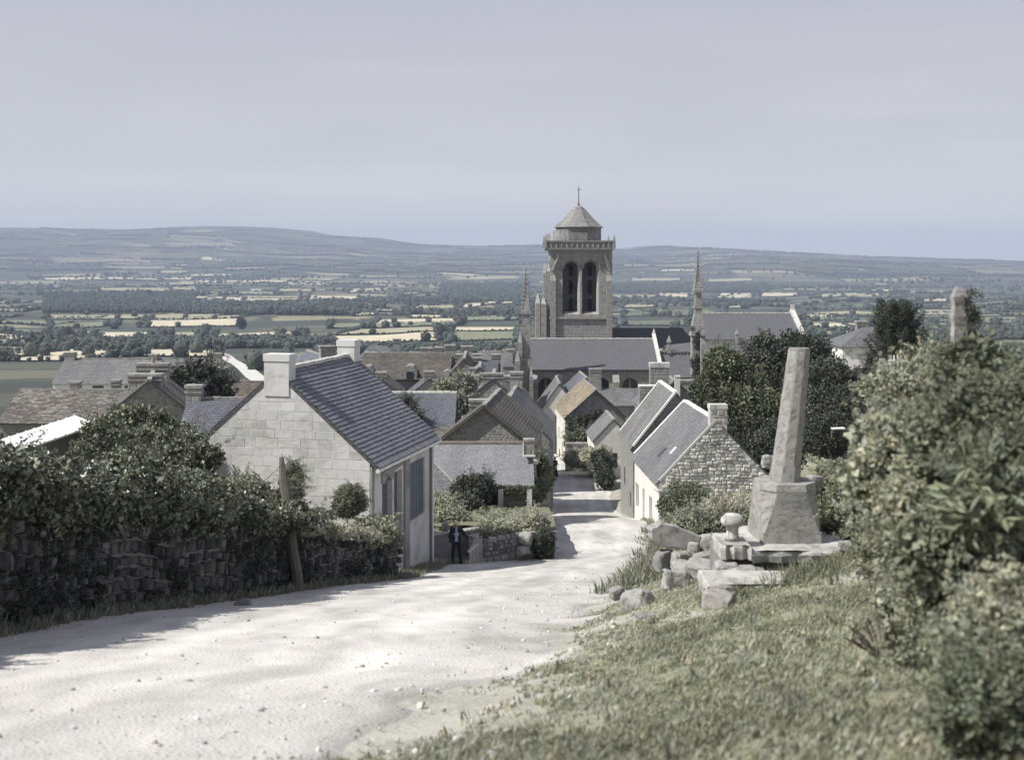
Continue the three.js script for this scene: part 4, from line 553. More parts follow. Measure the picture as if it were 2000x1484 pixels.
// ------------------------------------------------------------------ far left: barns and cottages over the hedge
{
  const y = (py, d) => EYE - (py - 500) / F * d;
  house({ name: 'long_slate_barn', label: 'long low white-walled building with plain slate roof above the hedge', A: P(425, 702, 158), B: P(128, 698, 158), hw: [4.5, 4.5], eave: y(748, 154), base: EYE - 21, wall: M.limewash, oh: 0.15, slate: { sh: 0.3, sw: 0.4, sides: [0, 1], mat: M.slatePale, spread: 0.12 }, openings: { left: [[1.2, 2.2], [5, 6], [9.5, 10.6], [13.2, 14.6], [16.5, 17.5]].map(([u0, u1]) => ({ u0, u1, y0: y(766, 154), y1: y(752, 154), kind: 'window', mat: M.wood })) }, chimneys: [{ f: 0.97, top: y(690, 158), w: 0.9, t: 1.3 }, { f: 0.01, top: y(692, 158), w: 0.9, t: 1.3 }, { f: 0.42, top: y(694, 158), w: 0.9, t: 1.0 }] });
  const g = house({ name: 'ivied_cottage', label: 'small gabled cottage with broad double chimney, half buried in shrubs', A: P(291, 746, 72), B: P(302, 738, 80), hw: [2.8, 2.9], eave: [y(822, 72), y(826, 72)], base: EYE - 13, wall: M.rubble, oh: 0.15, vo: [0.1, 0.1], slate: { sh: 0.22, sw: 0.28, sides: [0, 1], mat: M.slateBrown, spread: 0.2 } });
  chimney(g.t, V(P(288, 0, 74).x, y(770, 74), -73.6), { w: 1.95, t: 0.7, h: 1.15, mat: M.masonry, cap: 0.15 }); chimney(g.t, V(P(302, 0, 78).x, y(760, 78), -77.6), { w: 1.95, t: 0.7, h: 1.55, mat: M.masonry, cap: 0.15, pots: 1 });
  const b = house({ name: 'slate_cottage', label: 'small slate-roofed cottage with a squat chimney, against the pale gable', A: P(520, 782, 66), B: P(372, 780, 66), hw: [2.4, 2.4], eave: y(842, 64), base: EYE - 14, wall: M.rubble, slate: { sh: 0.2, sw: 0.26, sides: [0, 1], mat: M.slateMid } , chimneys: [{ f: 0.95, top: y(757, 66), w: 0.6, t: 0.8 }] });
  house({ name: 'rusty_roofed_barn', label: 'small barn with rusty brown roof behind the slate cottage', A: P(560, 748, 104), B: P(432, 746, 104), hw: [3.2, 3.2], eave: y(790, 101), base: EYE - 20, wall: M.rubble, roofTex: M.brownTex, slate: { sh: 0.26, sw: 0.34, sides: [0, 1], mat: M.slateBrown, warm: 0.6 }, chimneys: [{ f: 0.98, top: y(720, 104), w: 0.8, t: 0.8 }] });
  const st = house({ name: 'stone_tiled_barn', label: 'low barn roofed with rough brown stone tiles, beside the white shed roof', A: P(268, 764, 92), B: P(40, 768, 92), hw: [4, 4.2], eave: y(826, 88), base: EYE - 19, wall: M.rubble, roofTex: M.brownTex, slate: { sh: 0.28, sw: 0.42, sides: [0, 1], mat: M.stoneTile, rough: 0.05, spread: 0.35, th: 0.04 }, chimneys: [{ f: 0.58, top: y(752, 92) , w: 0.5, t: 0.7, side: 1.2, foot: y(790, 92) }, { f: 0.22, top: y(748, 92), w: 0.6, t: 0.6, side: 1, foot: y(786, 92) }] });
  const T = thing('zinc_shed', 'shed with bright white sheet roof poking above the bramble hedge', 'shed', V(P(120, 0, 40).x, EYE - 9.5, -40)), q = [P(30, 884, 38), P(84, 868, 38.4), P(186, 828, 40.5), P(143, 812, 43), P(30, 846, 41.5)], s = new Soup(), roof = [P(0, 893, 38), P(186, 829, 40.5), P(143, 812, 43.5), P(0, 858, 41.5)]; s.prism(roof.map((p) => p.clone().add(V(0, -0.06, 0))), roof); const rf = s.build('roof', M.zinc, T);
  const rb = new Soup(); for (let i = 0; i <= 9; i++) rb.bar(roof[0].clone().lerp(roof[1], i / 9).add(V(0, 0.012, 0)), roof[3].clone().lerp(roof[2], i / 9).add(V(0, 0.012, 0)), 0.04, 0.035); rb.build('sheet_seam', M.zinc, rf, 'stuff'); const w = new Soup(), inn = roof.map((p) => V(p.x, 0, p.z)), cx = inn.reduce((a, p) => a + p.x, 0) / 4, cz = inn.reduce((a, p) => a + p.z, 0) / 4, lo = roof.map((p) => V(lerp(cx, p.x, 0.93), EYE - 9.8, lerp(cz, p.z, 0.93))), hi = roof.map((p, i) => V(lo[i].x, p.y - 0.1, lo[i].z)); w.prism(lo, hi); w.build('wall', M.wood, T);
}
{ // white house among the trees on the right
  const y = (py, d) => EYE - (py - 500) / F * d, T = thing('white_villa', 'white house with hipped slate roof and dark chimney, behind the spiky conifer', 'house', V(P(1690, 0, 108).x, EYE - 11, -108)), e = y(677, 105), A0 = V(P(1645, 0, 105).x, e, -105), A1 = V(P(1760, 0, 105).x, e, -105), A2 = V(A1.x, e, -111), A3 = V(A0.x, e, -111), r0 = V(P(1688, 0, 108).x, y(639, 108), -108), r1 = V(P(1716, 0, 108).x, y(639, 108), -108), s = new Soup(); s.tri(A3, A0, r0); s.quad(A0, A1, r1, r0); s.tri(A1, A2, r1); s.quad(A2, A3, r0, r1);
  const rf = s.build('roof', M.slateTex, T); slates({ e0: A0, e1: A1, r0, r1, parent: rf, mat: M.slatePale, sh: 0.24, sw: 0.32, seed: 5 }); slates({ e0: A3, e1: A0, r0: r0.clone().add(V(0, 0, -0.03)), r1: r0, parent: rf, mat: M.slatePale, sh: 0.24, sw: 0.32, seed: 6 });
  const w = new Soup(), base = EYE - 14; facade(w, V(A0.x + 0.2, base, -105.2), V(1, 0, 0), V(0, 0, 1), A1.x - A0.x - 0.4, e - base, [{ u0: 2.6, u1: 3.5, v0: e - base - 1.9, v1: e - base - 0.5 }], 0.2); w.box((A0.x + A1.x) / 2, (e + base) / 2, -108.3, A1.x - A0.x - 0.4, e - base - 0.02, 5.6); w.build('wall', M.limewash, T); fitting(T, V(A0.x + 0.2, base, -105.2), V(1, 0, 0), V(0, 0, 1), { u0: 2.6, u1: 3.5, v0: e - base - 1.9, v1: e - base - 0.5, kind: 'window' }, 0.2);
  chimney(T, V(P(1685, 0, 109).x, y(660, 109), -109.3), { w: 0.95, t: 0.7, h: 1.35, mat: M.masonry, cap: 0.15 });
  house({ name: 'grey_cottage', label: 'small grey roof among the trees right of the leaning stone shaft', A: P(1632, 676, 118), B: P(1600, 676, 118), hw: [2.6, 2.6], eave: y(705, 116), base: EYE - 14, wall: M.plaster, slate: { sh: 0.26, sw: 0.34, sides: [0, 1], mat: M.slatePale }, chimneys: [{ f: 0.02, top: y(666, 118), w: 0.7, t: 0.9, mat: M.limewash }] });
}
// ------------------------------------------------------------------ the church
{
  const y = (py, d) => EYE - (py - 500) / F * d, x = (px, d) => (px - 1000) / F * d, T = thing('church', 'grey granite church with square belfry tower under an octagonal cap', 'church', V(x(1130, 168), EYE - 25, -168));
  const gx = new Soup(); const base = EYE - 25;
  const box = (s, x0, x1, y0, y1, z0, z1) => s.box((x0 + x1) / 2, (y0 + y1) / 2, (z0 + z1) / 2, x1 - x0, y1 - y0, Math.abs(z1 - z0));
  // tower: hollow belfry stage with two tall arches in each face
  const D = 165, tx0 = x(1075, D), tx1 = x(1196, D), W = tx1 - tx0, z0 = -D, z1 = -D - W, yb = y(620, D), yt = y(487, D);
  const lowS = new Soup(); box(lowS, tx0, tx1, base, yb, z0, z1);
  const tower = lowS.build('tower', M.church, T);
  const arch = (a0, a1, b0, b1) => { const p = new THREE.Path(), r = (a1 - a0) / 2, c = (a0 + a1) / 2, sp = b1 - r * 1.05; p.moveTo(a0, b0); p.lineTo(a1, b0); p.lineTo(a1, sp); p.bezierCurveTo(a1, sp + r * 0.75, c + r * 0.45, b1 - r * 0.06, c, b1); p.bezierCurveTo(c - r * 0.45, b1 - r * 0.06, a0, sp + r * 0.75, a0, sp); return p; };
  const H = yt - yb, k0 = x(1099, D) - tx0, k1 = x(1132.5, D) - tx0, k2 = x(1136.8, D) - tx0, k3 = x(1169.5, D) - tx0, b0 = y(614, D) - yb, b1 = y(507, D) - yb;
  const panel = (q = 0) => { const s = new THREE.Shape(), w = W - 2 * q; s.moveTo(0, 0); s.lineTo(w, 0); s.lineTo(w, H); s.lineTo(0, H); s.holes.push(arch(k0 - q, k1 - q, b0, b1), arch(k2 - q, k3 - q, b0, b1)); return new THREE.ExtrudeGeometry(s, { depth: 1.25, bevelEnabled: false, curveSegments: 10 }); };
  const flat = (g) => { if (g.index) g = g.toNonIndexed(); g.computeVertexNormals(); return g; };
  const st = new Soup(), pg = flat(panel()), sg = flat(panel(1.252)); st.geo(pg, _m.makeTranslation(tx0, yb, z0 - 1.25)); st.geo(sg, new THREE.Matrix4().makeRotationY(-Math.PI / 2).setPosition(tx0 + 1.253, yb, z1 + 1.252)); st.geo(sg, new THREE.Matrix4().makeRotationY(Math.PI / 2).setPosition(tx1 - 1.253, yb, z0 - 1.252)); st.geo(pg, _m.makeTranslation(tx0, yb, z1)); box(st, tx0 + 0.01, tx1 - 0.01, yt - 0.05, yt + 0.25, z0 - 0.01, z1 + 0.01);
  st.build('belfry_stage', M.church, tower);
  // belfry openings: tracery wall with slits and sloping louvres inside
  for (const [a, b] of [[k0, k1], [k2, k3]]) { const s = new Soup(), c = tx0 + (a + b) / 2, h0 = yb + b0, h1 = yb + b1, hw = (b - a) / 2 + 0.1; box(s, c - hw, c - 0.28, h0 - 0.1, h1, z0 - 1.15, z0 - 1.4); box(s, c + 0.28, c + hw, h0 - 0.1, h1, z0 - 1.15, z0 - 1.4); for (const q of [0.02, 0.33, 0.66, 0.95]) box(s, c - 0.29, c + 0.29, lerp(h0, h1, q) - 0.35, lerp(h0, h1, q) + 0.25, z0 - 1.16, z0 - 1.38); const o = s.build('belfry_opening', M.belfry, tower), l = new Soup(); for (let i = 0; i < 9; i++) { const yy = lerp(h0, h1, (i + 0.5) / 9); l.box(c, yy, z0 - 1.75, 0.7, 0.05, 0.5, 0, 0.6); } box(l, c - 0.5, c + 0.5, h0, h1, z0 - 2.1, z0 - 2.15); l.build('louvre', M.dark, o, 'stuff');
    const sill = new Soup(), oa = arch(a, b, b0, b1).getPoints(12), ia = arch(a + 0.30, b - 0.30, b0 + 0.35, b1 - 0.30).getPoints(12); for (let i = 0; i < oa.length - 1; i++) { const p = oa[i], q = oa[i + 1], p2 = ia[i], q2 = ia[i + 1]; sill.quad(V(tx0 + p.x, yb + p.y, z0 - 0.02), V(tx0 + q.x, yb + q.y, z0 - 0.02), V(tx0 + q2.x, yb + q2.y, z0 - 0.55), V(tx0 + p2.x, yb + p2.y, z0 - 0.55)); } sill.build('splayed_jamb', M.granite, o);
    const hood = new Soup(), r = (b - a) / 2 + 0.14, sp = h1 - (b - a) / 2 * 1.05; for (let i = 0; i < 12; i++) { const t0 = i / 12 * Math.PI, t1 = (i + 1) / 12 * Math.PI, q = (t) => V(c - Math.cos(t) * r, sp + Math.pow(Math.sin(t), 0.9) * (h1 - sp + 0.16), z0 + 0.06); hood.bar(q(t0), q(t1), 0.2, 0.22); } hood.bar(V(c, h1 + 0.1, z0 + 0.05), V(c, h1 + 0.85, z0 + 0.05), 0.2, 0.2); hood.build('hood_mould', M.granite, o); }
  // string course, angle buttresses and corbels
  const tr = new Soup(); box(tr, tx0 - 0.15, tx1 + 0.15, yb - 0.2, yb + 0.15, z0 + 0.22, z1 - 0.22); tr.build('string_course', M.granite, tower);
  for (const [px, py, w, dz] of [[1080, 500, 0.75, 0.35], [1190, 500, 0.75, 0.35]]) { const s = new Soup(), c = x(px, D); box(s, c - w / 2, c + w / 2, base, y(548, D), z0 + dz, z0); s.prism([V(c - w / 2, y(548, D), z0 + dz), V(c + w / 2, y(548, D), z0 + dz), V(c + w / 2, y(548, D), z0), V(c - w / 2, y(548, D), z0)], [V(c - w / 2, y(538, D), z0 + 0.04), V(c + w / 2, y(538, D), z0 + 0.04), V(c + w / 2, y(532, D), z0), V(c - w / 2, y(532, D), z0)]); s.build('buttress', M.church, tower);
    const k = new Soup(), sg = px < 1130 ? 1 : -1; k.bar(V(c + sg * 0.75, y(496, D), z0 + 0.3), V(c - sg * 0.1, y(528, D), z0 + 0.12), 0.32, 0.34); k.build('corbel', M.granite, tower); }
  // left clasping buttresses of the tower, in two stages
  { const s = new Soup(), f = (p0, p1, top, d0, d1, sh) => { const a = x(p0, d0), b = x(p1, d0), t = y(top, d0); box(s, a, b, base, t, -d0, -d1); s.prism([V(a, t, -d0), V(b, t, -d0), V(b, t, -d1), V(a, t, -d1)], [V((a + b) / 2 - 0.06, t + sh, -(d0 + d1) / 2 + 0.1), V((a + b) / 2 + 0.06, t + sh, -(d0 + d1) / 2 + 0.1), V((a + b) / 2 + 0.06, t + sh, -(d0 + d1) / 2), V((a + b) / 2 - 0.06, t + sh, -(d0 + d1) / 2)]); }; f(1061, 1066.5, 533, 166, 168, 1.4); f(1068.5, 1075, 530, 165.5, 168, 1.1); f(1046, 1055, 592, 165.2, 168, 1.2); f(1056.5, 1067, 594, 164.8, 168, 1.0); s.build('buttress', M.granite, tower); }
  // cornice, pierced parapet
  const px0 = x(1066, D), px1 = x(1199, D), zz0 = z0 + 0.6, zz1 = z1 - 0.55, c1 = new Soup(); box(c1, px0 + 0.1, px1 - 0.1, y(489.5, D), y(486, D), zz0 - 0.1, zz1 + 0.1); c1.build('cornice', M.granite, tower);
  const pp = new Soup(), ya = y(486, D), yr = y(471.5, D); for (const z of [zz0, zz1]) { box(pp, px0, px1, yr - 0.05, yr + 0.14, z + 0.14, z - 0.14); box(pp, px0, px1, ya, ya + 0.12, z + 0.12, z - 0.12); } for (const xx of [px0, px1]) { box(pp, xx - 0.13, xx + 0.13, yr - 0.04, yr + 0.13, zz0, zz1); box(pp, xx - 0.12, xx + 0.12, ya, ya + 0.11, zz0, zz1); }
  for (const z of [zz0 - 0.16, zz1 + 0.16]) box(pp, px0 + 0.2, px1 - 0.2, ya + 0.05, yr - 0.02, z + 0.05, z - 0.05); for (const xx of [px0 + 0.16, px1 - 0.16]) box(pp, xx - 0.05, xx + 0.05, ya + 0.06, yr - 0.03, zz0 - 0.22, zz1 + 0.22); const par = pp.build('parapet', M.church, tower), bal = new Soup(); for (let i = 0; i <= 13; i++) { const q = i / 13, w = i % 13 ? 0.14 : 0.4; for (const z of [zz0, zz1]) box(bal, lerp(px0, px1, q) - w / 2, lerp(px0, px1, q) + w / 2, ya + 0.1, yr, z + 0.09, z - 0.09); for (const xx of [px0, px1]) bal.box(xx, (ya + yr) / 2 + 0.05, lerp(zz0, zz1, q), 0.18, yr - ya - 0.1, w); if (i < 13) for (const z of [zz0]) { const a = lerp(px0, px1, q), b = lerp(px0, px1, (i + 1) / 13), m = (a + b) / 2; bal.bar(V(a, ya + 0.15, z), V(m, yr - 0.05, z), 0.10, 0.10).bar(V(b, ya + 0.15, z), V(m, yr - 0.05, z), 0.10, 0.10); } } bal.build('baluster', M.granite, par, 'stuff');
  for (const [a, b] of [[px0, zz0], [px1, zz0], [px0, zz1], [px1, zz1]]) { const s = new Soup(), k = 0.16; s.box(a, yr + 0.2, b, 0.34, 0.3, 0.34); s.prism([V(a - k, yr + 0.35, b + k), V(a + k, yr + 0.35, b + k), V(a + k, yr + 0.35, b - k), V(a - k, yr + 0.35, b - k)], [V(a - 0.03, yr + 0.95, b + 0.03), V(a + 0.03, yr + 0.95, b + 0.03), V(a + 0.03, yr + 0.95, b - 0.03), V(a - 0.03, yr + 0.95, b - 0.03)]); s.build('pinnacle', M.granite, par); }
  // octagonal cap
  const cz = (z0 + z1) / 2, cd = -cz, cx = x(1130.5, cd), oct = (R, yy, tw = 0.30) => Array.from({ length: 8 }, (_, i) => V(cx + R * Math.cos(i / 8 * 6.28319 + tw), yy, cz - R * Math.sin(i / 8 * 6.28319 + tw))).reverse(), ring = (R, yy) => oct(R, yy).reverse();
  const dr = new Soup(); dr.prism(ring(3.3, yt), ring(3.3, y(443, cd)), 3); const drum = dr.build('lantern_drum', M.capStone, T);
  const cap = new Soup(), prof = [[3.58, 443.8], [3.36, 441], [2.92, 436], [2.3, 428], [1.72, 419.5], [1.15, 411], [0.65, 404.5], [0.3, 401.5], [0.05, 400.5]]; cap.prism(ring(3.5, y(445, cd)), ring(3.58, y(443.8, cd)), 1); for (let i = 0; i < prof.length - 1; i++) cap.prism(ring(prof[i][0], y(prof[i][1], cd)), ring(prof[i + 1][0], y(prof[i + 1][1], cd)), i === prof.length - 2 ? 2 : 0); const cp = cap.build('lantern_roof', M.capStone, T); const rod = new Soup(); rod.geo(new THREE.CylinderGeometry(0.045, 0.07, 2.5, 8), _m.makeTranslation(cx, y(382, cd), cz)); rod.geo(new THREE.SphereGeometry(0.16, 10, 8), _m.makeTranslation(cx, y(399, cd), cz)); rod.bar(V(cx - 0.3, y(370, cd), cz), V(cx + 0.3, y(370, cd), cz), 0.06); rod.build('spire_rod', M.iron, cp);
  // blocks at the foot of the cap
  { const s = new Soup(); s.box(x(1071, D), y(464, D), z0 - 1.2, 0.7, 1.1, 0.7); s.box(x(1086, D), y(461, D), z0 - 0.6, 0.9, 1.7, 0.7); s.build('turret_block', M.ashlar, T); }
  // roofs: slabs between an eave and a ridge line
  const slab = (name, p, m) => { const s = new Soup(), n = V().crossVectors(V().subVectors(p[1], p[0]), V().subVectors(p[3], p[0])).normalize(); if (n.y < 0) n.negate(); const hi = p, lo = p.map((q) => q.clone().addScaledVector(n, -0.2)); s.prism(lo, hi); return s.build(name, m ?? M.slateTex, T); };
  const ridge = (a, b) => { const s = new Soup(), n = Math.max(4, Math.round(a.distanceTo(b) / 0.6)), r = RNG(Math.round(a.x * 9)); for (let i = 0; i < n; i++) { s.tint(r.r(0.85, 1.15)); s.bar(a.clone().lerp(b, i / n).add(V(0, 0.06 + r.r(-0.02, 0.02), 0)), a.clone().lerp(b, (i + 0.96) / n).add(V(0, 0.06, 0)), 0.3, 0.18); } s.build('ridge_tiles', M.ashlar, T, 'stuff'); };
  const nave0 = [V(tx1 - 1, y(690, 165.5), -165.5), V(x(1352, 165.5), y(690, 165.5), -165.5), V(x(1352, 170), y(640, 171.5), -171.5), V(tx1 - 1, y(640, 171.5), -171.5)]; slab('nave_roof', nave0, M.slateShaded); slab('nave_roof', [nave0[3], nave0[2], V(nave0[2].x, nave0[1].y, -177.5), V(nave0[3].x, nave0[1].y, -177.5)], M.slateShaded);  // nave slates coloured near black to deepen the shadow of the tower
  const ai = [V(x(1033, 153), y(722, 153), -153), V(x(1290, 153), y(722, 153), -153), V(x(1281, 160), y(662, 160), -160), V(x(1031, 160), y(662, 160), -160)]; ai[3].x = ai[0].x; ai[2].x = ai[1].x; slab('aisle_roof', ai); ridge(ai[3], ai[2]); slab('aisle_roof', [ai[3], ai[2], V(ai[2].x, ai[1].y, -165), V(ai[3].x, ai[1].y, -165)]);
  { // aisle wall with arched windows and buttresses
    const a0 = ai[0].x + 0.1, a1 = ai[1].x - 0.1, w = a1 - a0, top = ai[0].y - 0.05, h = top - base, sh = new THREE.Shape(), cs = [x(1066, 153.4) - a0, x(1120, 153.4) - a0, x(1175, 153.4) - a0, x(1231, 153.4) - a0]; sh.moveTo(0, 0); sh.lineTo(w, 0); sh.lineTo(w, h); sh.lineTo(0, h); for (const c of cs) sh.holes.push(arch(c - 0.95, c + 0.95, h - 5.6, h - 1.0)); const s = new Soup(); s.geo(flat(new THREE.ExtrudeGeometry(sh, { depth: 0.9, bevelEnabled: false, curveSegments: 8 })), _m.makeTranslation(a0, base, -154.3)); box(s, a0, a0 + 0.8, base, top, -154.3, -164); box(s, a1 - 0.8, a1, base, top, -154.3, -164); const wl = s.build('aisle_wall', M.church, T);
    for (const c of cs) { const n = new Soup(); box(n, a0 + c - 1, a0 + c + 1, top - 5.7, top - 0.9, -154.0, -154.1); const win = n.build('window', M.pane, wl); const m = new Soup(); box(m, a0 + c - 0.08, a0 + c + 0.08, top - 5.6, top - 1.2, -153.8, -153.98); m.build('mullion', M.granite, win); }
    const g = new Soup(); for (const px of [1043, 1093, 1148, 1203]) { const c = x(px, 153); box(g, c - 0.4, c + 0.4, base, y(745, 153), -152.2, -153.4); g.prism([V(c - 0.4, y(745, 153), -152.2), V(c + 0.4, y(745, 153), -152.2), V(c + 0.4, y(745, 153), -153.4), V(c - 0.4, y(745, 153), -153.4)], [V(c - 0.4, y(730, 153), -153.3), V(c + 0.4, y(730, 153), -153.3), V(c + 0.4, y(730, 153), -153.4), V(c - 0.4, y(730, 153), -153.4)]); } g.build('buttress', M.church, wl);
    const c = new Soup(), e0 = V(a1 + 0.1, y(716, 152.7), -152.7), e1 = V(a1 + 0.1, y(655, 160), -160); c.bar(e0, e1, 0.42, 0.5); box(c, a1 - 0.12, a1 + 0.32, ai[1].y - 2, e1.y - 0.3, -159.8, -160.3); c.prism([V(a1 - 0.15, e1.y, -159.8), V(a1 + 0.35, e1.y, -159.8), V(a1 + 0.35, e1.y, -160.3), V(a1 - 0.15, e1.y, -160.3)], [V(a1 + 0.08, e1.y + 0.9, -160), V(a1 + 0.12, e1.y + 0.9, -160), V(a1 + 0.12, e1.y + 0.9, -160.05), V(a1 + 0.08, e1.y + 0.9, -160.05)]); c.build('gable_coping', M.ashlar, wl); }
  // pinnacles: shaft, crocketed spirelet
  const spire = (px, d, rows, steps) => { const s = new Soup(), r = RNG(px), c = x(px, d); for (const [w, t, pa, pb] of steps) box(s, c - w / 2, c + w / 2, pb ? y(pb, d) : base, y(pa, d), -d + t / 2, -d - t / 2); const [[pt, wt], ...more] = rows; const ring4 = (w, yy) => [V(c - w / 2, yy, -d + w / 2), V(c + w / 2, yy, -d + w / 2), V(c + w / 2, yy, -d - w / 2), V(c - w / 2, yy, -d - w / 2)]; for (let i = 0; i < rows.length - 1; i++) s.prism(ring4(rows[i + 1][1], y(rows[i + 1][0], d)), ring4(rows[i][1], y(rows[i][0], d)), 3);
    for (let i = 0; i < 10; i++) { const q = i / 10, yy = y(lerp(rows[0][0] + 6, rows[rows.length - 1][0], q), d), w = lerp(0.15, rows[rows.length - 1][1] * 0.92, q); for (const [a, b] of [[-1, 1], [1, 1], [1, -1], [-1, -1]]) s.box(c + a * w / 2, yy, -d + b * w / 2, 0.16, 0.14, 0.16, 0.78); } return s.build('pinnacle', M.church, T); };
  spire(1027, 151, [[520, 0.05], [545, 0.25], [582, 0.62], [608, 1.15]], [[1.25, 1.2, 608, 613], [0.95, 0.95, 613, 640], [1.3, 1.3, 640, 648], [1.1, 1.3, 648, 700], [1.5, 2.0, 700, 0]]);
  spire(1363.5, 150, [[487, 0.05], [515, 0.22], [545, 0.58], [566, 1.08]], [[1.18, 1.1, 566, 571], [0.74, 0.74, 571, 597], [1.08, 1.0, 597, 602], [0.84, 0.84, 602, 640], [1.6, 1.5, 650, 0]]);
  { const s = new Soup(), d = 150, c = x(1363, d); s.prism([V(c - 0.95, y(655, d), -d + 0.85), V(c + 0.95, y(655, d), -d + 0.85), V(c + 0.95, y(655, d), -d - 0.85), V(c - 0.95, y(655, d), -d - 0.85)], [V(c - 0.44, y(612, d), -d + 0.45), V(c + 0.44, y(612, d), -d + 0.45), V(c + 0.44, y(612, d), -d - 0.45), V(c - 0.44, y(612, d), -d - 0.45)]); for (const [p0, p1, t] of [[1368, 1382, 672], [1372, 1388, 700], [1374, 1396, 722], [1375, 1402, 745]]) { const a = x(p0, 148), b = x(p1, 148); box(s, a, b, base, y(t, 148), -147.4, -149.8); s.prism([V(a, y(t, 148), -147.4), V(b, y(t, 148), -147.4), V(b, y(t, 148), -149.8), V(a, y(t, 148), -149.8)], [V(a, y(t - 12, 148), -147.6), V(a + 0.1, y(t - 12, 148), -147.6), V(a + 0.1, y(t - 12, 148), -149.8), V(a, y(t - 12, 148), -149.8)]); } s.build('stepped_buttress', M.church, T); }
  // bay between aisle and buttress, chancel
  const balus = (p0, p1, top, bot, d) => { const s = new Soup(), a = x(p0, d), b = x(p1, d), t = y(top, d), u = y(bot, d), n = Math.round((b - a) / 0.42); box(s, a, b, t - 0.1, t + 0.08, -d + 0.12, -d - 0.12); box(s, a, b, u - 0.12, u + 0.08, -d + 0.16, -d - 0.16); for (let i = 0; i < n; i++) s.bar(V(lerp(a, b, i / n), u, -d), V(lerp(a, b, (i + 0.8) / n), t, -d), 0.1, 0.12); s.build('balustrade', M.granite, T, 'stuff'); };
  const link = [V(x(1289, 152), y(737, 152), -152), V(x(1372, 152), y(737, 152), -152), V(x(1372, 156), y(697, 156), -156), V(x(1289, 156), y(697, 156), -156)]; slab('bay_roof', link); balus(1290, 1354, 685, 695, 156.3); slab('bay_roof', [V(x(1289, 157), y(688, 157), -157), V(x(1360, 157), y(688, 157), -157), V(x(1356, 162), y(668, 162), -162), V(x(1300, 162), y(674, 162), -162)]);
  { const s = new Soup(); box(s, x(1289, 152.2), x(1376, 152.2), base, link[0].y - 0.1, -152.3, -164); box(s, x(1287, 157), x(1360, 157), base, y(690, 157.2), -157.2, -165); s.build('bay_wall', M.church, T); const q = new Soup(), d = 156.2, c = x(1307, d); box(q, c - 0.18, c + 0.18, y(690, d), y(668, d), -d + 0.18, -d - 0.18); q.prism([V(c - 0.28, y(668, d), -d + 0.28), V(c + 0.28, y(668, d), -d + 0.28), V(c + 0.28, y(668, d), -d - 0.28), V(c - 0.28, y(668, d), -d - 0.28)], [V(c - 0.03, y(655, d), -d + 0.03), V(c + 0.03, y(655, d), -d + 0.03), V(c + 0.03, y(655, d), -d - 0.03), V(c - 0.03, y(655, d), -d - 0.03)]); q.build('pinnacle', M.granite, T); }
  const ch = [V(x(1375, 167), y(661, 167), -167), V(x(1573, 167), y(661, 167), -167), V(x(1553, 174), y(612, 174), -174), V(x(1378, 174), y(612, 174), -174)]; ch[2].x = ch[1].x; ch[3].x = ch[0].x; slab('chancel_roof', ch); ridge(ch[3], ch[2]); slab('chancel_roof', [ch[3], ch[2], V(ch[2].x, ch[1].y, -181), V(ch[3].x, ch[1].y, -181)]);
  balus(1376, 1560, 661, 672, 166.4); slab('chancel_aisle_roof', [V(x(1385, 159), y(707, 159), -159), V(x(1580, 159), y(707, 159), -159), V(x(1572, 165.6), y(674, 165.6), -165.6), V(x(1380, 165.6), y(674, 165.6), -165.6)]);
  { const s = new Soup(); box(s, x(1372, 166.6), x(1574, 166.6), base, ch[0].y - 0.15, -166.7, -181); box(s, x(1386, 159.2), x(1578, 159.2), base, y(708, 159.2), -159.3, -166.6); const e = ch[1].x; s.prism([V(e - 0.4, ch[1].y - 0.3, -166.8), V(e + 0.1, ch[1].y - 0.3, -166.8), V(e + 0.1, ch[1].y - 0.3, -181), V(e - 0.4, ch[1].y - 0.3, -181)], [V(e - 0.4, ch[2].y, -173.9), V(e + 0.1, ch[2].y, -173.9), V(e + 0.1, ch[2].y, -174.1), V(e - 0.4, ch[2].y, -174.1)]); s.build('chancel_wall', M.church, T); const c = new Soup(); c.bar(V(e - 0.1, ch[1].y - 0.1, -166.6), V(e - 0.1, ch[2].y + 0.35, -174), 0.55, 0.5); c.bar(V(e - 0.1, ch[1].y - 0.1, -181.2), V(e - 0.1, ch[2].y + 0.35, -174), 0.55, 0.5); box(c, e - 0.35, e + 0.15, ch[2].y, ch[2].y + 1.3, -173.8, -174.2); c.build('gable_coping', M.ashlar, T); for (const px of [1440, 1496]) { const q = new Soup(), d = 166.2, k = x(px, d); box(q, k - 0.16, k + 0.16, y(680, d), y(652, d), -d + 0.16, -d - 0.16); q.prism([V(k - 0.24, y(652, d), -d + 0.24), V(k + 0.24, y(652, d), -d + 0.24), V(k + 0.24, y(652, d), -d - 0.24), V(k - 0.24, y(652, d), -d - 0.24)], [V(k - 0.02, y(642, d), -d + 0.02), V(k + 0.02, y(642, d), -d + 0.02), V(k + 0.02, y(642, d), -d - 0.02), V(k - 0.02, y(642, d), -d - 0.02)]); q.build('pinnacle', M.granite, T); } }
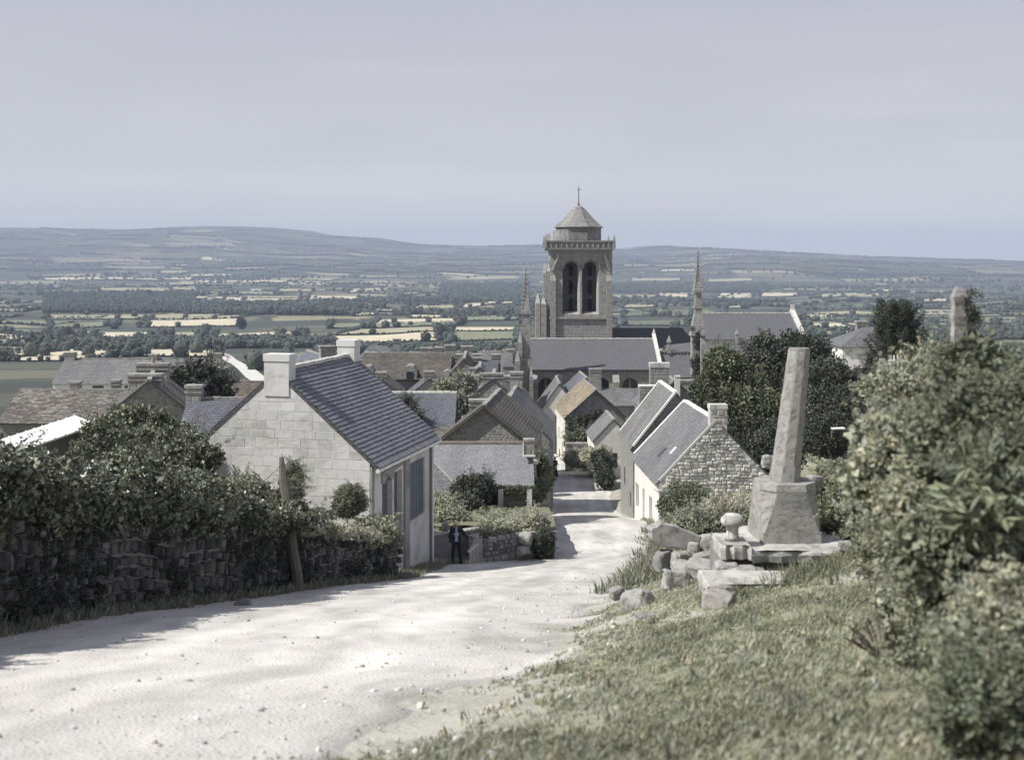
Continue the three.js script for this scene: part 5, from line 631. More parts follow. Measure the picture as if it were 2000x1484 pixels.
  // porch corner at the west end
  { const s = new Soup(); for (const [p0, p1, t, d] of [[1012, 1020, 668, 150.5], [1006, 1016, 705, 150], [1034, 1041, 735, 150]]) { const a = x(p0, d), b = x(p1, d); box(s, a, b, base, y(t, d), -d + 0.7, -d - 1.2); s.prism([V(a, y(t, d), -d + 0.7), V(b, y(t, d), -d + 0.7), V(b, y(t, d), -d - 1.2), V(a, y(t, d), -d - 1.2)], [V((a + b) / 2 - 0.03, y(t - 22, d), -d + 0.1), V((a + b) / 2 + 0.03, y(t - 22, d), -d + 0.1), V((a + b) / 2 + 0.03, y(t - 22, d), -d), V((a + b) / 2 - 0.03, y(t - 22, d), -d)]); } s.build('porch_buttress', M.church, T); }
}
{ // stone turret, left of the church; added pale wedge imitates its sunlit side
  const d = 128, y = (py) => EYE - (py - 500) / F * d, x = (px) => (px - 1000) / F * d, T = thing('square_tower_house', 'square grey tower-like house with pale wedge imitating its sunlit side, beside the church porch', 'house', V(x(990), EYE - 22, -d)), s = new Soup(); s.box(x(993), (y(716) + EYE - 22) / 2, -d - 1.2, x(1004) - x(982), y(716) - EYE + 22, 2.6); s.build('wall', M.masonry, T); const r = new Soup(); r.prism([V(x(980), y(716), -d + 0.2), V(x(1006), y(716), -d + 0.2), V(x(1006), y(716), -d - 2.7), V(x(980), y(716), -d - 2.7)], [V(x(988), y(706), -d - 1), V(x(998), y(706), -d - 1), V(x(998), y(706), -d - 1.6), V(x(988), y(706), -d - 1.6)]); r.build('roof', M.slateTex, T); const o = new Soup(); o.prism([V(x(972), y(770), -d + 0.9), V(x(983), y(770), -d + 0.9), V(x(983), y(770), -d + 0.3), V(x(972), y(770), -d + 0.3)], [V(x(978.5), y(722), -d + 0.7), V(x(980), y(722), -d + 0.7), V(x(980), y(722), -d + 0.4), V(x(978.5), y(722), -d + 0.4)]); o.build('obelisk', M.ashlar, T);
}
const STONE_LEAVES = [];
// ------------------------------------------------------------------ wayside cross: stepped base, broached block, leaning broken shaft
const rockGeo = (seed, det = 7, rough = 0.35) => { const g = new THREE.IcosahedronGeometry(1, det), p = g.attributes.position, v = V(), seen = new Map(); for (let i = 0; i < p.count; i++) { v.fromBufferAttribute(p, i); const k = 1 + rough * (fbm(v.x * 1.3 + seed, v.y * 1.3 + v.z * 1.1 + seed * 3, 4, seed) - 0.5) * 2 + 0.10 * (fbm(v.x * 5 + seed, v.y * 5 + v.z * 4, 2, seed + 9) - 0.5); const f = (t) => Math.sign(t) * Math.pow(Math.abs(t), 0.5) * 0.93; p.setXYZ(i, f(v.x) * k, f(v.y) * k, f(v.z) * k); } g.computeVertexNormals(); return g; };
function rock(label, px0, px1, py0, py1, d, o = {}) { // a boulder filling a pixel box at distance d
  const a = P(px0, py1, d), b = P(px1, py0, d), s = new Soup(), c = a.clone().lerp(b, 0.5), w = (b.x - a.x) / 2, h = (b.y - a.y) / 2, t = o.deep ?? Math.max(w, h) * 0.7;
  const m = new THREE.Matrix4().compose(V(c.x, c.y - (o.sink ?? 0.12) * h, c.z - t * 0.3), new THREE.Quaternion().setFromEuler(new THREE.Euler(o.rx ?? 0.12 * Math.sin(px0 * 1.3), o.ry ?? 0.6 * Math.sin(px0 * 2.7), o.rz ?? 0.16 * Math.sin(px0 * 0.77 + py0))), V(w * 0.98, h * 1.12, t)); s.geo(rockGeo(Math.round(px0 + py0), 7, o.rough ?? 0.3), m);
  const T = thing(o.name ?? 'boulder', label, o.category ?? 'rock', V(c.x, a.y, c.z), o.group); s.build('rock', o.mat ?? M.granite, T); return T;
}
{
  const d = 18.2, y = (py, dd = d) => EYE - (py - 500) / F * dd, cx = 4.13, cz = -18.64, T = thing('wayside_cross', 'weathered leaning octagonal stone shaft on a chamfered granite base block', 'wayside cross', V(cx, y(1060), cz)), w = 0.44;
  const sq = (hw, yy, c = 0) => { const k = hw - c; const q = [[-k, hw], [k, hw], [hw, k], [hw, -k], [k, -hw], [-k, -hw], [-hw, -k], [-hw, k]]; const a = 0.05; return q.map(([p, r]) => V(cx + p * Math.cos(a) + r * Math.sin(a), yy, cz - p * Math.sin(a) + r * Math.cos(a))); };
  const s = new Soup(); s.prism(sq(w + 0.01, y(1062), 0.015), sq(w + 0.01, y(1040), 0.015)); { const q = RNG(31), N = 7, ring = (t) => sq(w - 0.01 * t, lerp(y(1040), y(963), t), lerp(0.035, 0.22, t)).map((p, i) => i % 1 ? p : p.add(V(q.r(-0.003, 0.003), 0, q.r(-0.002, 0.002)))); let a = ring(0); for (let i = 1; i <= N; i++) { const b = ring(i / N); s.prism(a, b, 0); a = b; } s.prism(a, sq(w - 0.01, y(962.6), 0.22), 0); } s.prism(sq(w - 0.01, y(963), 0.22), sq(w - 0.008, y(961), 0.205), 0); s.prism(sq(w - 0.008, y(961), 0.205), sq(w - 0.03, y(948), 0.20), 2); s.build('base_block', M.crossStone, T);
  const q = new Soup(), foot = V(cx - 0.0, y(948) - 0.02, cz + 0.02), top = V(foot.x + 0.235, y(684), cz), ring = (t, R, sq2) => { const c = foot.clone().lerp(top, t), o = []; for (let i = 0; i < 8; i++) { const a = (i + 0.5) / 8 * 6.28319, k = sq2 ? Math.min(1.32, 1 / Math.max(Math.abs(Math.cos(a)), Math.abs(Math.sin(a)))) * 0.99 : 1; o.push(V(c.x + Math.cos(a) * R * k, c.y, c.z - Math.sin(a) * R * k)); } return o; };
  q.prism(ring(0, 0.225, true), ring(0.02, 0.222, true), 1).prism(ring(0.02, 0.222, true), ring(0.13, 0.222, false), 0); { const rq = RNG(55), N = 16, R = (t) => lerp(0.222, 0.168, (t - 0.13) / 0.87), jr = (t) => { const o = ring(t, R(t)), w2 = []; for (let i = 0; i < 8; i++) { const p = o[(i + 7) % 8], c = o[i], n = o[(i + 1) % 8], k = rq.r(0.06, 0.14); w2.push(c.clone().lerp(p, k).add(V(rq.r(-0.003, 0.003), 0, rq.r(-0.003, 0.003))), c.clone().lerp(n, k).add(V(rq.r(-0.003, 0.003), 0, rq.r(-0.003, 0.003)))); } return w2; }; let a = jr(0.13); for (let i = 1; i <= N; i++) { const b = jr(0.13 + 0.85 * i / N); q.prism(a, b, 0); a = b; } } q.prism(ring(0.98, 0.168), ring(1, 0.155), 2); q.build('shaft', M.crossStone, T);
  // steps: separate slabs, bench stones
  const slab = (name, label, x0, x1, z0, z1, top, th, seed) => { const S = thing(name, label, 'stone slab', V((x0 + x1) / 2, top - th, (z0 + z1) / 2)), r = RNG(seed), k = new Soup(), n = 7, lo = [], hi = [], mid = []; for (let i = 0; i <= n; i++) lo.push([lerp(x0, x1, i / n), z0 + r.r(-0.05, 0.05)]); for (let i = n; i >= 0; i--) lo.push([lerp(x0, x1, i / n), z1 + r.r(-0.05, 0.05)]); const c = [(x0 + x1) / 2, (z0 + z1) / 2], R = (q, f, yy) => lo.map((p) => V(lerp(c[0], p[0], f), yy + (f < 0.96 ? 0 : r.r(-0.012, 0.012)), lerp(c[1], p[1], f))); const A = R(0, 0.97, top - th), B = R(0, 1, top - th * 0.35), C = R(0, 0.985, top - 0.02), D = R(0, 0.95, top); k.prism(A, B, 1).prism(B, C, 0).prism(C, D, 2); k.build('slab', M.slabStone, S); };
  slab('upper_step_slab', 'long thick slab jutting out beneath the base block, dark gap under it', 3.46, 4.98, -17.72, -19.5, y(1062), 0.17, 3);
  slab('lower_step_slab', 'lower pale slab lying in the grass in front of the wayside cross', 2.62, 4.35, -16.55, -17.35, EYE - 4.43, 0.26, 5);
  slab('side_step_block', 'squared stone block carrying the mushroom-shaped stone', 3.02, 3.46, -17.75, -18.6, y(1052), 0.20, 9);
  { const S = thing('step_masonry', 'rough stones bedded under the step slabs', 'masonry', V(3.9, EYE - 4.9, -18.2)), r = RNG(8), k = new Soup(); k.box(3.75, EYE - 4.75, -18.6, 1.3, 0.6, 1.3); k.build('core', M.graniteDark, S); for (const [xx, z, w2, h2] of [[3.12, -17.82, 0.42, 0.24], [3.5, -17.8, 0.34, 0.22], [3.3, -17.75, 0.5, 0.2], [3.85, -18.0, 0.3, 0.2], [4.75, -17.9, 0.28, 0.26]]) { const b = new Soup(); b.geo(rockGeo(Math.round(xx * 100), 4, 0.25), _m.makeScale(w2 / 2, h2 / 2, 0.2).setPosition(xx, EYE - 4.52 - r.r(0, 0.1), z)); b.build('stone', M.granite, S); } }
  { const S = thing('mushroom_stone', 'small mushroom-shaped stone with rounded cap on a short neck', 'carved stone', V(3.25, y(1052), -18.1)), k = new Soup(), pr = [[0.001, 0], [0.11, 0], [0.10, 0.06], [0.085, 0.16], [0.10, 0.22], [0.155, 0.235], [0.175, 0.28], [0.165, 0.34], [0.11, 0.39], [0.001, 0.40]].map((a) => new THREE.Vector2(...a)); k.geo(new THREE.LatheGeometry(pr, 20), _m.makeTranslation(3.25, y(1053), -18.1)); k.build('carved_stone', M.ashlar, S); }
  // rocks of the ruined wall and outcrops in the grass
  const chunk = (label, poly, d, deep, o = {}) => { // split stone: an irregular outline with thickness and broken edges
    const c = poly.reduce((q, p) => q.add(P(p[0], p[1], d)), V(0, 0, 0)).multiplyScalar(1 / poly.length), S = thing('split_stone', label, 'rock', V(c.x, Math.min(...poly.map((p) => P(p[0], p[1], d).y)), -d)), r = RNG(Math.round(poly[0][0] + poly[0][1])), k = new Soup(), fine = []; poly.forEach((p, i) => { const q = poly[(i + 1) % poly.length]; for (let j = 0; j < 4; j++) fine.push([lerp(p[0], q[0], j / 4) + r.r(-1.6, 1.6), lerp(p[1], q[1], j / 4) + r.r(-1.4, 1.4)]); }); fine.reverse();
    const ring = (f, z, jit) => fine.map(([x, yy]) => { const p = P(x, yy, d); return V(c.x + (p.x - c.x) * f + r.r(-jit, jit), c.y + (p.y - c.y) * f + r.r(-jit, jit) - z * 0.12, -d - z + r.r(-jit, jit)); }), A = ring(0.92, -0.05, 0), B2 = ring(1, 0.02, 0.012), C = ring(1.0, deep * 0.7, 0.03), D2 = ring(0.85, deep, 0.03);
    k.prism(D2, C, 1).prism(C, B2, 0).prism(B2, A, 0); const m = V(c.x, c.y + 0.05 * 0.12, -d + 0.05); A.forEach((p, i) => k.tri(p, A[(i + 1) % A.length], m)); k.build('stone', o.mat ?? M.granite, S); };
  chunk('broad slanting slab topping the ruined wall by the road', [[1268, 1034], [1290, 1020], [1326, 1028], [1372, 1050], [1368, 1076], [1300, 1068], [1272, 1056]], 27, 0.8);
  const R = [['dark rounded stone in the gap under the slanting slab', 1276, 1318, 1074, 1112, 27, { mat: M.graniteDark }], ['squarish stone in the middle of the ruined wall', 1311, 1346, 1076, 1103, 26.7, {}], ['flat wedge-shaped stone at the grassy end of the ruined wall', 1352, 1412, 1078, 1101, 26, { rough: 0.18 }], ['low long stone at the foot of the ruined wall', 1312, 1368, 1099, 1118, 26, {}], ['small stone filling between the ruined wall stones', 1342, 1370, 1058, 1080, 26.8, {}], ['grey stone with plants above it, uphill end of the ruined wall', 1366, 1406, 1042, 1078, 27, {}],
    ['pale jagged outcrop in the turf below the ruined wall', 1294, 1346, 1112, 1150, 22.5, { mat: M.crossStone, rough: 0.4 }], ['pale flat outcrop running up to the step block', 1340, 1412, 1098, 1128, 22.6, { mat: M.crossStone, rough: 0.3 }], ['sunlit bare rock at the edge of the road turf', 1212, 1276, 1148, 1194, 20, { mat: M.crossStone, rough: 0.4, sink: 0.4 }], ['small upright pale stone at the road edge', 1190, 1222, 1146, 1168, 20.5, { mat: M.crossStone }], ['flush pale stone in the grass slope', 1236, 1290, 1194, 1216, 17, { mat: M.crossStone, sink: 0.5 }], ['half-buried stone lying in the short grass', 1370, 1440, 1150, 1196, 15.6, { sink: 0.2, rough: 0.2 }],
    ['white stone among the bushes right of the steps', 1636, 1662, 1056, 1078, 17.5, { mat: M.crossStone }], ['white stone on the grassy bank beside brambles', 1694, 1724, 1122, 1146, 15, { mat: M.crossStone }], ['little light stone higher on the grassy bank', 1716, 1744, 1108, 1122, 15.5, { mat: M.crossStone }], ['white flat stone resting behind the base block', 1574, 1612, 928, 950, 20.5, { mat: M.crossStone, rough: 0.15 }], ['rounded pale stone beside the rubble gable', 1488, 1512, 888, 912, 40, { mat: M.crossStone }], ['pale rounded stone on the wall behind the man', 862, 878, 1020, 1036, 50.5, { mat: M.crossStone }], ['fallen stone at the foot of the shaded roadside wall', 455, 492, 1172, 1198, 25.4, { mat: M.graniteDark }], ['whitish stone in the front garden wall by the dark bush', 1012, 1040, 1040, 1064, 49.9, { mat: M.crossStone }], ['pair of small white stones below the garden wall', 1008, 1034, 1068, 1082, 49.6, { mat: M.crossStone }]];
  for (const [l, a, b, c, e, dd, o] of R) rock(l, a, b, c, e, dd, o);
  // worked stones standing in the bank on the right
  const stand = (name, label, px, py0, py1, wpx, d2, o = {}) => { const a = P(px, py1, d2), b = P(px + (o.lean ?? 0), py0, d2), w2 = wpx / F * d2 / 2, S = thing(name, label, 'standing stone', a), k = new Soup(), n = 6; for (let i = 0; i < n; i++) { const t0 = i / n, t1 = (i + 1) / n, R0 = (t) => w2 * (o.prof ? o.prof(t) : 1 - 0.15 * t), rg = (t) => { const c = a.clone().lerp(b, t), rr = R0(t); return [[-1, 1], [1, 1], [1, -1], [-1, -1]].map(([p, q]) => V(c.x + p * rr, c.y, c.z + q * rr * 0.8)); }; k.prism(rg(t0), rg(t1), (i === 0 ? 1 : 0) + (i === n - 1 ? 2 : 0)); } k.build('stone', o.mat ?? M.ashlar, S); };
  stand('stone_finial', 'pale tapering stone finial standing in the bank, by the white railing', 1724, 700, 752, 24, 12.5, { mat: M.crossStone, prof: (t) => t > 0.85 ? 0.35 : 1 - 0.62 * t + 0.12 * Math.sin(t * 9) });
  rock('pale blunt stone half buried amid the bushes on the bank', 1700, 1734, 792, 846, 9.4, { name: 'standing_stone', mat: M.crossStone, rough: 0.4, rz: -0.15 });
  rock('long pale stone lying aslant in the bushes', 1676, 1738, 862, 934, 8.9, { name: 'leaning_stone', mat: M.crossStone, rough: 0.55, rz: 0.75, deep: 0.08 });
  for (const [px, py, r2, d2] of [[1724, 752, 16, 12.2], [1716, 844, 18, 9.2], [1700, 930, 20, 8.8], [1738, 884, 16, 8.8]]) STONE_LEAVES.push([px, py, r2, d2]);
  stand('old_stone_post', 'tall rough stone post draped in creeper at the top of the bank', 1874, 560, 676, 24, 11, { mat: M.granite, prof: (t) => 1 + 0.16 * Math.sin(t * 17) + 0.1 * Math.sin(t * 41) - (t > 0.85 ? 0.35 : 0) });
}
// ------------------------------------------------------------------ roadside wall on the left
const WALL = [[-9.1, 9], [-8.45, 16], [-8.0, 22], [-7.25, 26], [-6.4, 30], [-5.3, 34.5], [-4.5, 37.5], [-3.75, 39.9]];
const wallTop = curve([[8, 2.0], [22, 1.9], [30, 1.75], [37, 1.35], [40, 1.15]]);
{
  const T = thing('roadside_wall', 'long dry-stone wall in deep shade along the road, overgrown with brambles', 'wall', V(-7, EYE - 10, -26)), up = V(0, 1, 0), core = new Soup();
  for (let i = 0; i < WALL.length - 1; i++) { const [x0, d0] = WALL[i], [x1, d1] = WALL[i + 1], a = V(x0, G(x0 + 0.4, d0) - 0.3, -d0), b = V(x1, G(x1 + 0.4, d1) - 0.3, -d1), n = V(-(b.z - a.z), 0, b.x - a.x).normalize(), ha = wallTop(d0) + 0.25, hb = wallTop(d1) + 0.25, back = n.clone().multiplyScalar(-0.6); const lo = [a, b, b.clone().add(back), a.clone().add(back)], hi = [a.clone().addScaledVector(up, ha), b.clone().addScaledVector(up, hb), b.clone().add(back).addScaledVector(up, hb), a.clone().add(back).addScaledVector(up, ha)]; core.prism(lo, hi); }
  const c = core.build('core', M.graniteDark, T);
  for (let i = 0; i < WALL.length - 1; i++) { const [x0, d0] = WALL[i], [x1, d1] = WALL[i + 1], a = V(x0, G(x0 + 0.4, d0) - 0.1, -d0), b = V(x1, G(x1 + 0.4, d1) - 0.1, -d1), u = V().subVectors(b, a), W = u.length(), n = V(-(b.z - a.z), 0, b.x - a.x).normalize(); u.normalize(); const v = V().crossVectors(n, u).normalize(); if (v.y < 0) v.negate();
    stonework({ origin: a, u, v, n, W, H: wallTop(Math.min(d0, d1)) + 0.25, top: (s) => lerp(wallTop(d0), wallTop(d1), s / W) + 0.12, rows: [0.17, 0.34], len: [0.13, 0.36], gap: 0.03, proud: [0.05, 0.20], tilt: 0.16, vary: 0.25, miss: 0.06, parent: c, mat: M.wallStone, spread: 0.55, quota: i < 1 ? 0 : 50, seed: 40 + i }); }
}
{ // leaning post and its wire
  const T = thing('leaning_post', 'weathered wooden post leaning against the roadside wall', 'post', P(582, 1152, 31.7)), s = new Soup(), a = P(584, 1165, 31.7), b = P(549, 893, 32.5); const m = [a]; for (let i = 1; i <= 6; i++) m.push(a.clone().lerp(b, i / 6).add(V(0.02 * Math.sin(i * 2.1), 0, 0))); for (let i = 0; i < 6; i++) limb(s, m[i], m[i + 1], lerp(0.155, 0.12, i / 6), lerp(0.155, 0.12, (i + 1) / 6) * (i === 5 ? 0.5 : 1), 9); s.build('post', M.wood, T);
  const w = new Soup(); let p = P(551, 905, 32.4); const e = P(440, 942, 31); for (let i = 1; i <= 8; i++) { const q = P(551, 905, 32.4).lerp(e, i / 8).add(V(0, -0.35 * Math.sin(i / 8 * Math.PI), 0)); limb(w, p, q, 0.008, 0.008, 5); p = q; } w.build('wire', M.iron, T);
}
// ------------------------------------------------------------------ front garden with its low wall, gate
{
  const a = V(-1.35, EYE - 12.75, -49.3), b = V(1.75, EYE - 12.85, -50.7), u = V().subVectors(b, a), W = Math.hypot(u.x, u.z); u.y = 0; u.normalize(); const n = V(-u.z, 0, u.x), T = thing('garden_wall', 'low shaded rubble wall holding up the grassy front garden', 'wall', a.clone().lerp(b, 0.5)), s = new Soup(), top = EYE - 11.42, back = n.clone().multiplyScalar(-0.5); if (n.z < 0) { n.negate(); back.negate(); }
  const h = top - a.y; s.prism([a, b, b.clone().add(back), a.clone().add(back)], [a, b, b.clone().add(back), a.clone().add(back)].map((p) => V(p.x, top - 0.03, p.z))); const c2 = b.clone().add(V(0.1, 0, -6)); s.prism([b, c2, c2.clone().add(V(-0.5, 0, 0)), b.clone().add(V(-0.5, 0, 0))], [V(b.x, top, b.z), V(c2.x, top - 0.7, c2.z), V(c2.x - 0.5, top - 0.7, c2.z), V(b.x - 0.5, top, b.z)]); const c = s.build('core', M.graniteDark, T);
  stonework({ origin: a, u, v: V(0, 1, 0), n, W, H: h, rows: [0.15, 0.3], len: [0.18, 0.42], gap: 0.03, proud: [0.04, 0.12], tilt: 0.1, vary: 0.2, parent: c, mat: M.granite, quota: 70, seed: 61, spread: 0.4, miss: 0.08 }); const p = new Soup(); p.box(a.x - 0.1, a.y + 0.75, a.z + 0.05, 0.42, 1.62, 0.42, 0.4); p.build('pier', M.granite, T);
  // garden soil behind
  const g = [], idx = [], cl = [], uv = [], nx = 26, nz = 24; for (let j = 0; j <= nz; j++) for (let i = 0; i <= nx; i++) { const q = j / nz, d = lerp(49.4, 63.5, q), x = lerp(-3.4, 1.9, i / nx) , dd = x < a.x ? lerp(52.0, 63.5, q) : d + (x - a.x) * 0.45 * (1 - q) + 0.15; g.push(x, EYE + lerp(-11.45, -12.95, q) + (fbm(x * 1.3, d * 1.3, 3, 5) - 0.5) * 0.3, -dd - 0.1); cl.push(0.19, 0.185, 0.12); uv.push(x, d); } for (let j = 0; j < nz; j++) for (let i = 0; i < nx; i++) { const k = j * (nx + 1) + i; idx.push(k, k + 1, k + nx + 1, k + 1, k + nx + 2, k + nx + 1); } const bg = new THREE.BufferGeometry(); bg.setAttribute('position', new THREE.Float32BufferAttribute(g, 3)); bg.setAttribute('color', new THREE.Float32BufferAttribute(cl, 3)); bg.setAttribute('uv', new THREE.Float32BufferAttribute(uv, 2)); bg.setIndex(idx); bg.computeVertexNormals(); tag(place(new THREE.Mesh(bg, M.soil), 'garden_ground'), 'overgrown grassy front garden above the low wall', null, null, 'structure');
  // yard wall behind the man
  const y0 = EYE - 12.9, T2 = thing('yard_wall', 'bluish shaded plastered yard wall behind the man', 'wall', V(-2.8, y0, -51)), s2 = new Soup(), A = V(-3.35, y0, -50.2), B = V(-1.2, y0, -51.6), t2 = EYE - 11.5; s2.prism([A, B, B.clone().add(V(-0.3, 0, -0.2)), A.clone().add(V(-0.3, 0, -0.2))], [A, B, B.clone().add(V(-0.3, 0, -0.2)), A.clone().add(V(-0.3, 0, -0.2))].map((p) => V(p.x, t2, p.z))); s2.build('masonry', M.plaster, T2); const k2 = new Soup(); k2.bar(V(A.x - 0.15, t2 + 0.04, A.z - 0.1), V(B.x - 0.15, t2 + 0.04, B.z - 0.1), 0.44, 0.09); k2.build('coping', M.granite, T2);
  // gate: open leaf of upright boards
  const H0 = P(936, 1110, 49.2), H1 = P(917, 1112, 47.9), T3 = thing('garden_gate', 'pale wooden garden gate standing open, held by the man', 'gate', H0), gu = V(H1.x - H0.x, 0, H1.z - H0.z), gw = gu.length(); gu.normalize(); const at = (q, yy) => H0.clone().addScaledVector(gu, q * gw).add(V(0, yy, 0)), hgt = (q) => 1.42 - 0.38 * Math.pow(q, 1.6);
  for (let i = 0; i < 7; i++) { const q = (i + 0.5) / 7, k = new Soup(); k.bar(at(q, 0.06), at(q, hgt(q)), 0.13, 0.025); k.build('board', M.woodPale, T3); } for (const f of [0.16, 0.74]) { const k = new Soup(), nn = V(-gu.z, 0, gu.x).multiplyScalar(0.04); k.bar(at(0, 1.35 * f).add(nn), at(1, 1.35 * f - 0.02).add(nn), 0.09, 0.05); k.build('rail', M.woodPale, T3); } const br = new Soup(), n3 = V(-gu.z, 0, gu.x).multiplyScalar(0.05); br.bar(at(0.05, 0.2).add(n3), at(0.95, 1.0).add(n3), 0.08, 0.04); br.build('brace', M.woodPale, T3); const ps = new Soup(); ps.box(H0.x + 0.06, H0.y + 0.75, H0.z - 0.06, 0.14, 1.6, 0.14); ps.build('gate_post', M.wood, T3);
}
// ------------------------------------------------------------------ people
const cap3 = (p, a, b, ra, rb) => { const ax = p[0] - a[0], ay = p[1] - a[1], az = p[2] - a[2], bx = b[0] - a[0], by = b[1] - a[1], bz = b[2] - a[2], t = clamp((ax * bx + ay * by + az * bz) / (bx * bx + by * by + bz * bz + 1e-9)); return Math.hypot(ax - bx * t, ay - by * t, az - bz * t) - lerp(ra, rb, t); };
const field = (bones, k = 0.035) => (p) => { let s = 0; for (const b of bones) s += Math.exp(-cap3(p, b[0], b[1], b[2], b[3] ?? b[2]) / k); return -k * Math.log(s + 1e-30); };
function meshField(f, c, half, res) {            // surface of f = 0 inside a cube round c
  const mc = new MarchingCubes(res, M.granite, false, false, 60000); mc.isolation = 0; const h = res / 2;
  for (let z = 0; z < res; z++) for (let y = 0; y < res; y++) for (let x = 0; x < res; x++) mc.field[(z * res + y) * res + x] = -f([c[0] + (x - h) / h * half, c[1] + (y - h) / h * half, c[2] + (z - h) / h * half]);
  mc.update(); const n = mc.count, p = new Float32Array(n * 3), q = new Float32Array(n * 3); for (let i = 0; i < n * 3; i += 3) { for (let k = 0; k < 3; k++) p[i + k] = mc.positionArray[i + k] * half + c[k]; }
  const g = new THREE.BufferGeometry(); g.setAttribute('position', new THREE.BufferAttribute(p, 3)); const v = V(), e = 0.004; for (let i = 0; i < n * 3; i += 3) { const a = [p[i], p[i + 1], p[i + 2]], w = (k, s) => { const b = [...a]; b[k] += s; return f(b); }; v.set(w(0, e) - w(0, -e), w(1, e) - w(1, -e), w(2, e) - w(2, -e)).normalize(); q.set([v.x, v.y, v.z], i); } g.setAttribute('normal', new THREE.BufferAttribute(q, 3)); return g;
}
const cloth = (r, g, b) => new THREE.MeshStandardMaterial({ color: col(r, g, b), roughness: 0.9 });
const SKIN = cloth(0.42, 0.27, 0.20), BLACK = cloth(0.022, 0.022, 0.026), SHIRT = cloth(0.38, 0.44, 0.56), STRAW = cloth(0.62, 0.56, 0.44), HAIR = cloth(0.04, 0.03, 0.025), LEATHER = cloth(0.03, 0.025, 0.022);
function handBones(w, dir, side, curl = 0.5) {   // w wrist, dir along the hand, side towards the thumb
  const d = V(...dir).normalize(), s = V(...side).addScaledVector(d, -V(...side).dot(d)).normalize(), n = V().crossVectors(d, s), W = V(...w), at = (a, b, c) => { const q = W.clone().addScaledVector(d, a).addScaledVector(s, b).addScaledVector(n, c); return [q.x, q.y, q.z]; }, B = [[at(0, 0, 0), at(0.045, 0, 0), 0.022, 0.027], [at(0.05, 0.022, 0), at(0.085, 0.025, 0), 0.017, 0.014], [at(0.05, -0.02, 0), at(0.08, -0.026, 0), 0.017, 0.013]];
  [[0.026, 0.07], [0.009, 0.078], [-0.009, 0.072], [-0.026, 0.058]].forEach(([b, l]) => { B.push([at(0.085, b, 0), at(0.085 + l * 0.5, b * 1.15, curl * 0.014), 0.009, 0.0085], [at(0.085 + l * 0.5, b * 1.15, curl * 0.014), at(0.085 + l * (1 - 0.3 * curl), b * 1.15, curl * 0.045), 0.0085, 0.007]); }); B.push([at(0.02, 0.02, 0), at(0.055, 0.052, 0.01), 0.012, 0.010], [at(0.055, 0.052, 0.01), at(0.088, 0.056, 0.022), 0.010, 0.008]); return B;
}
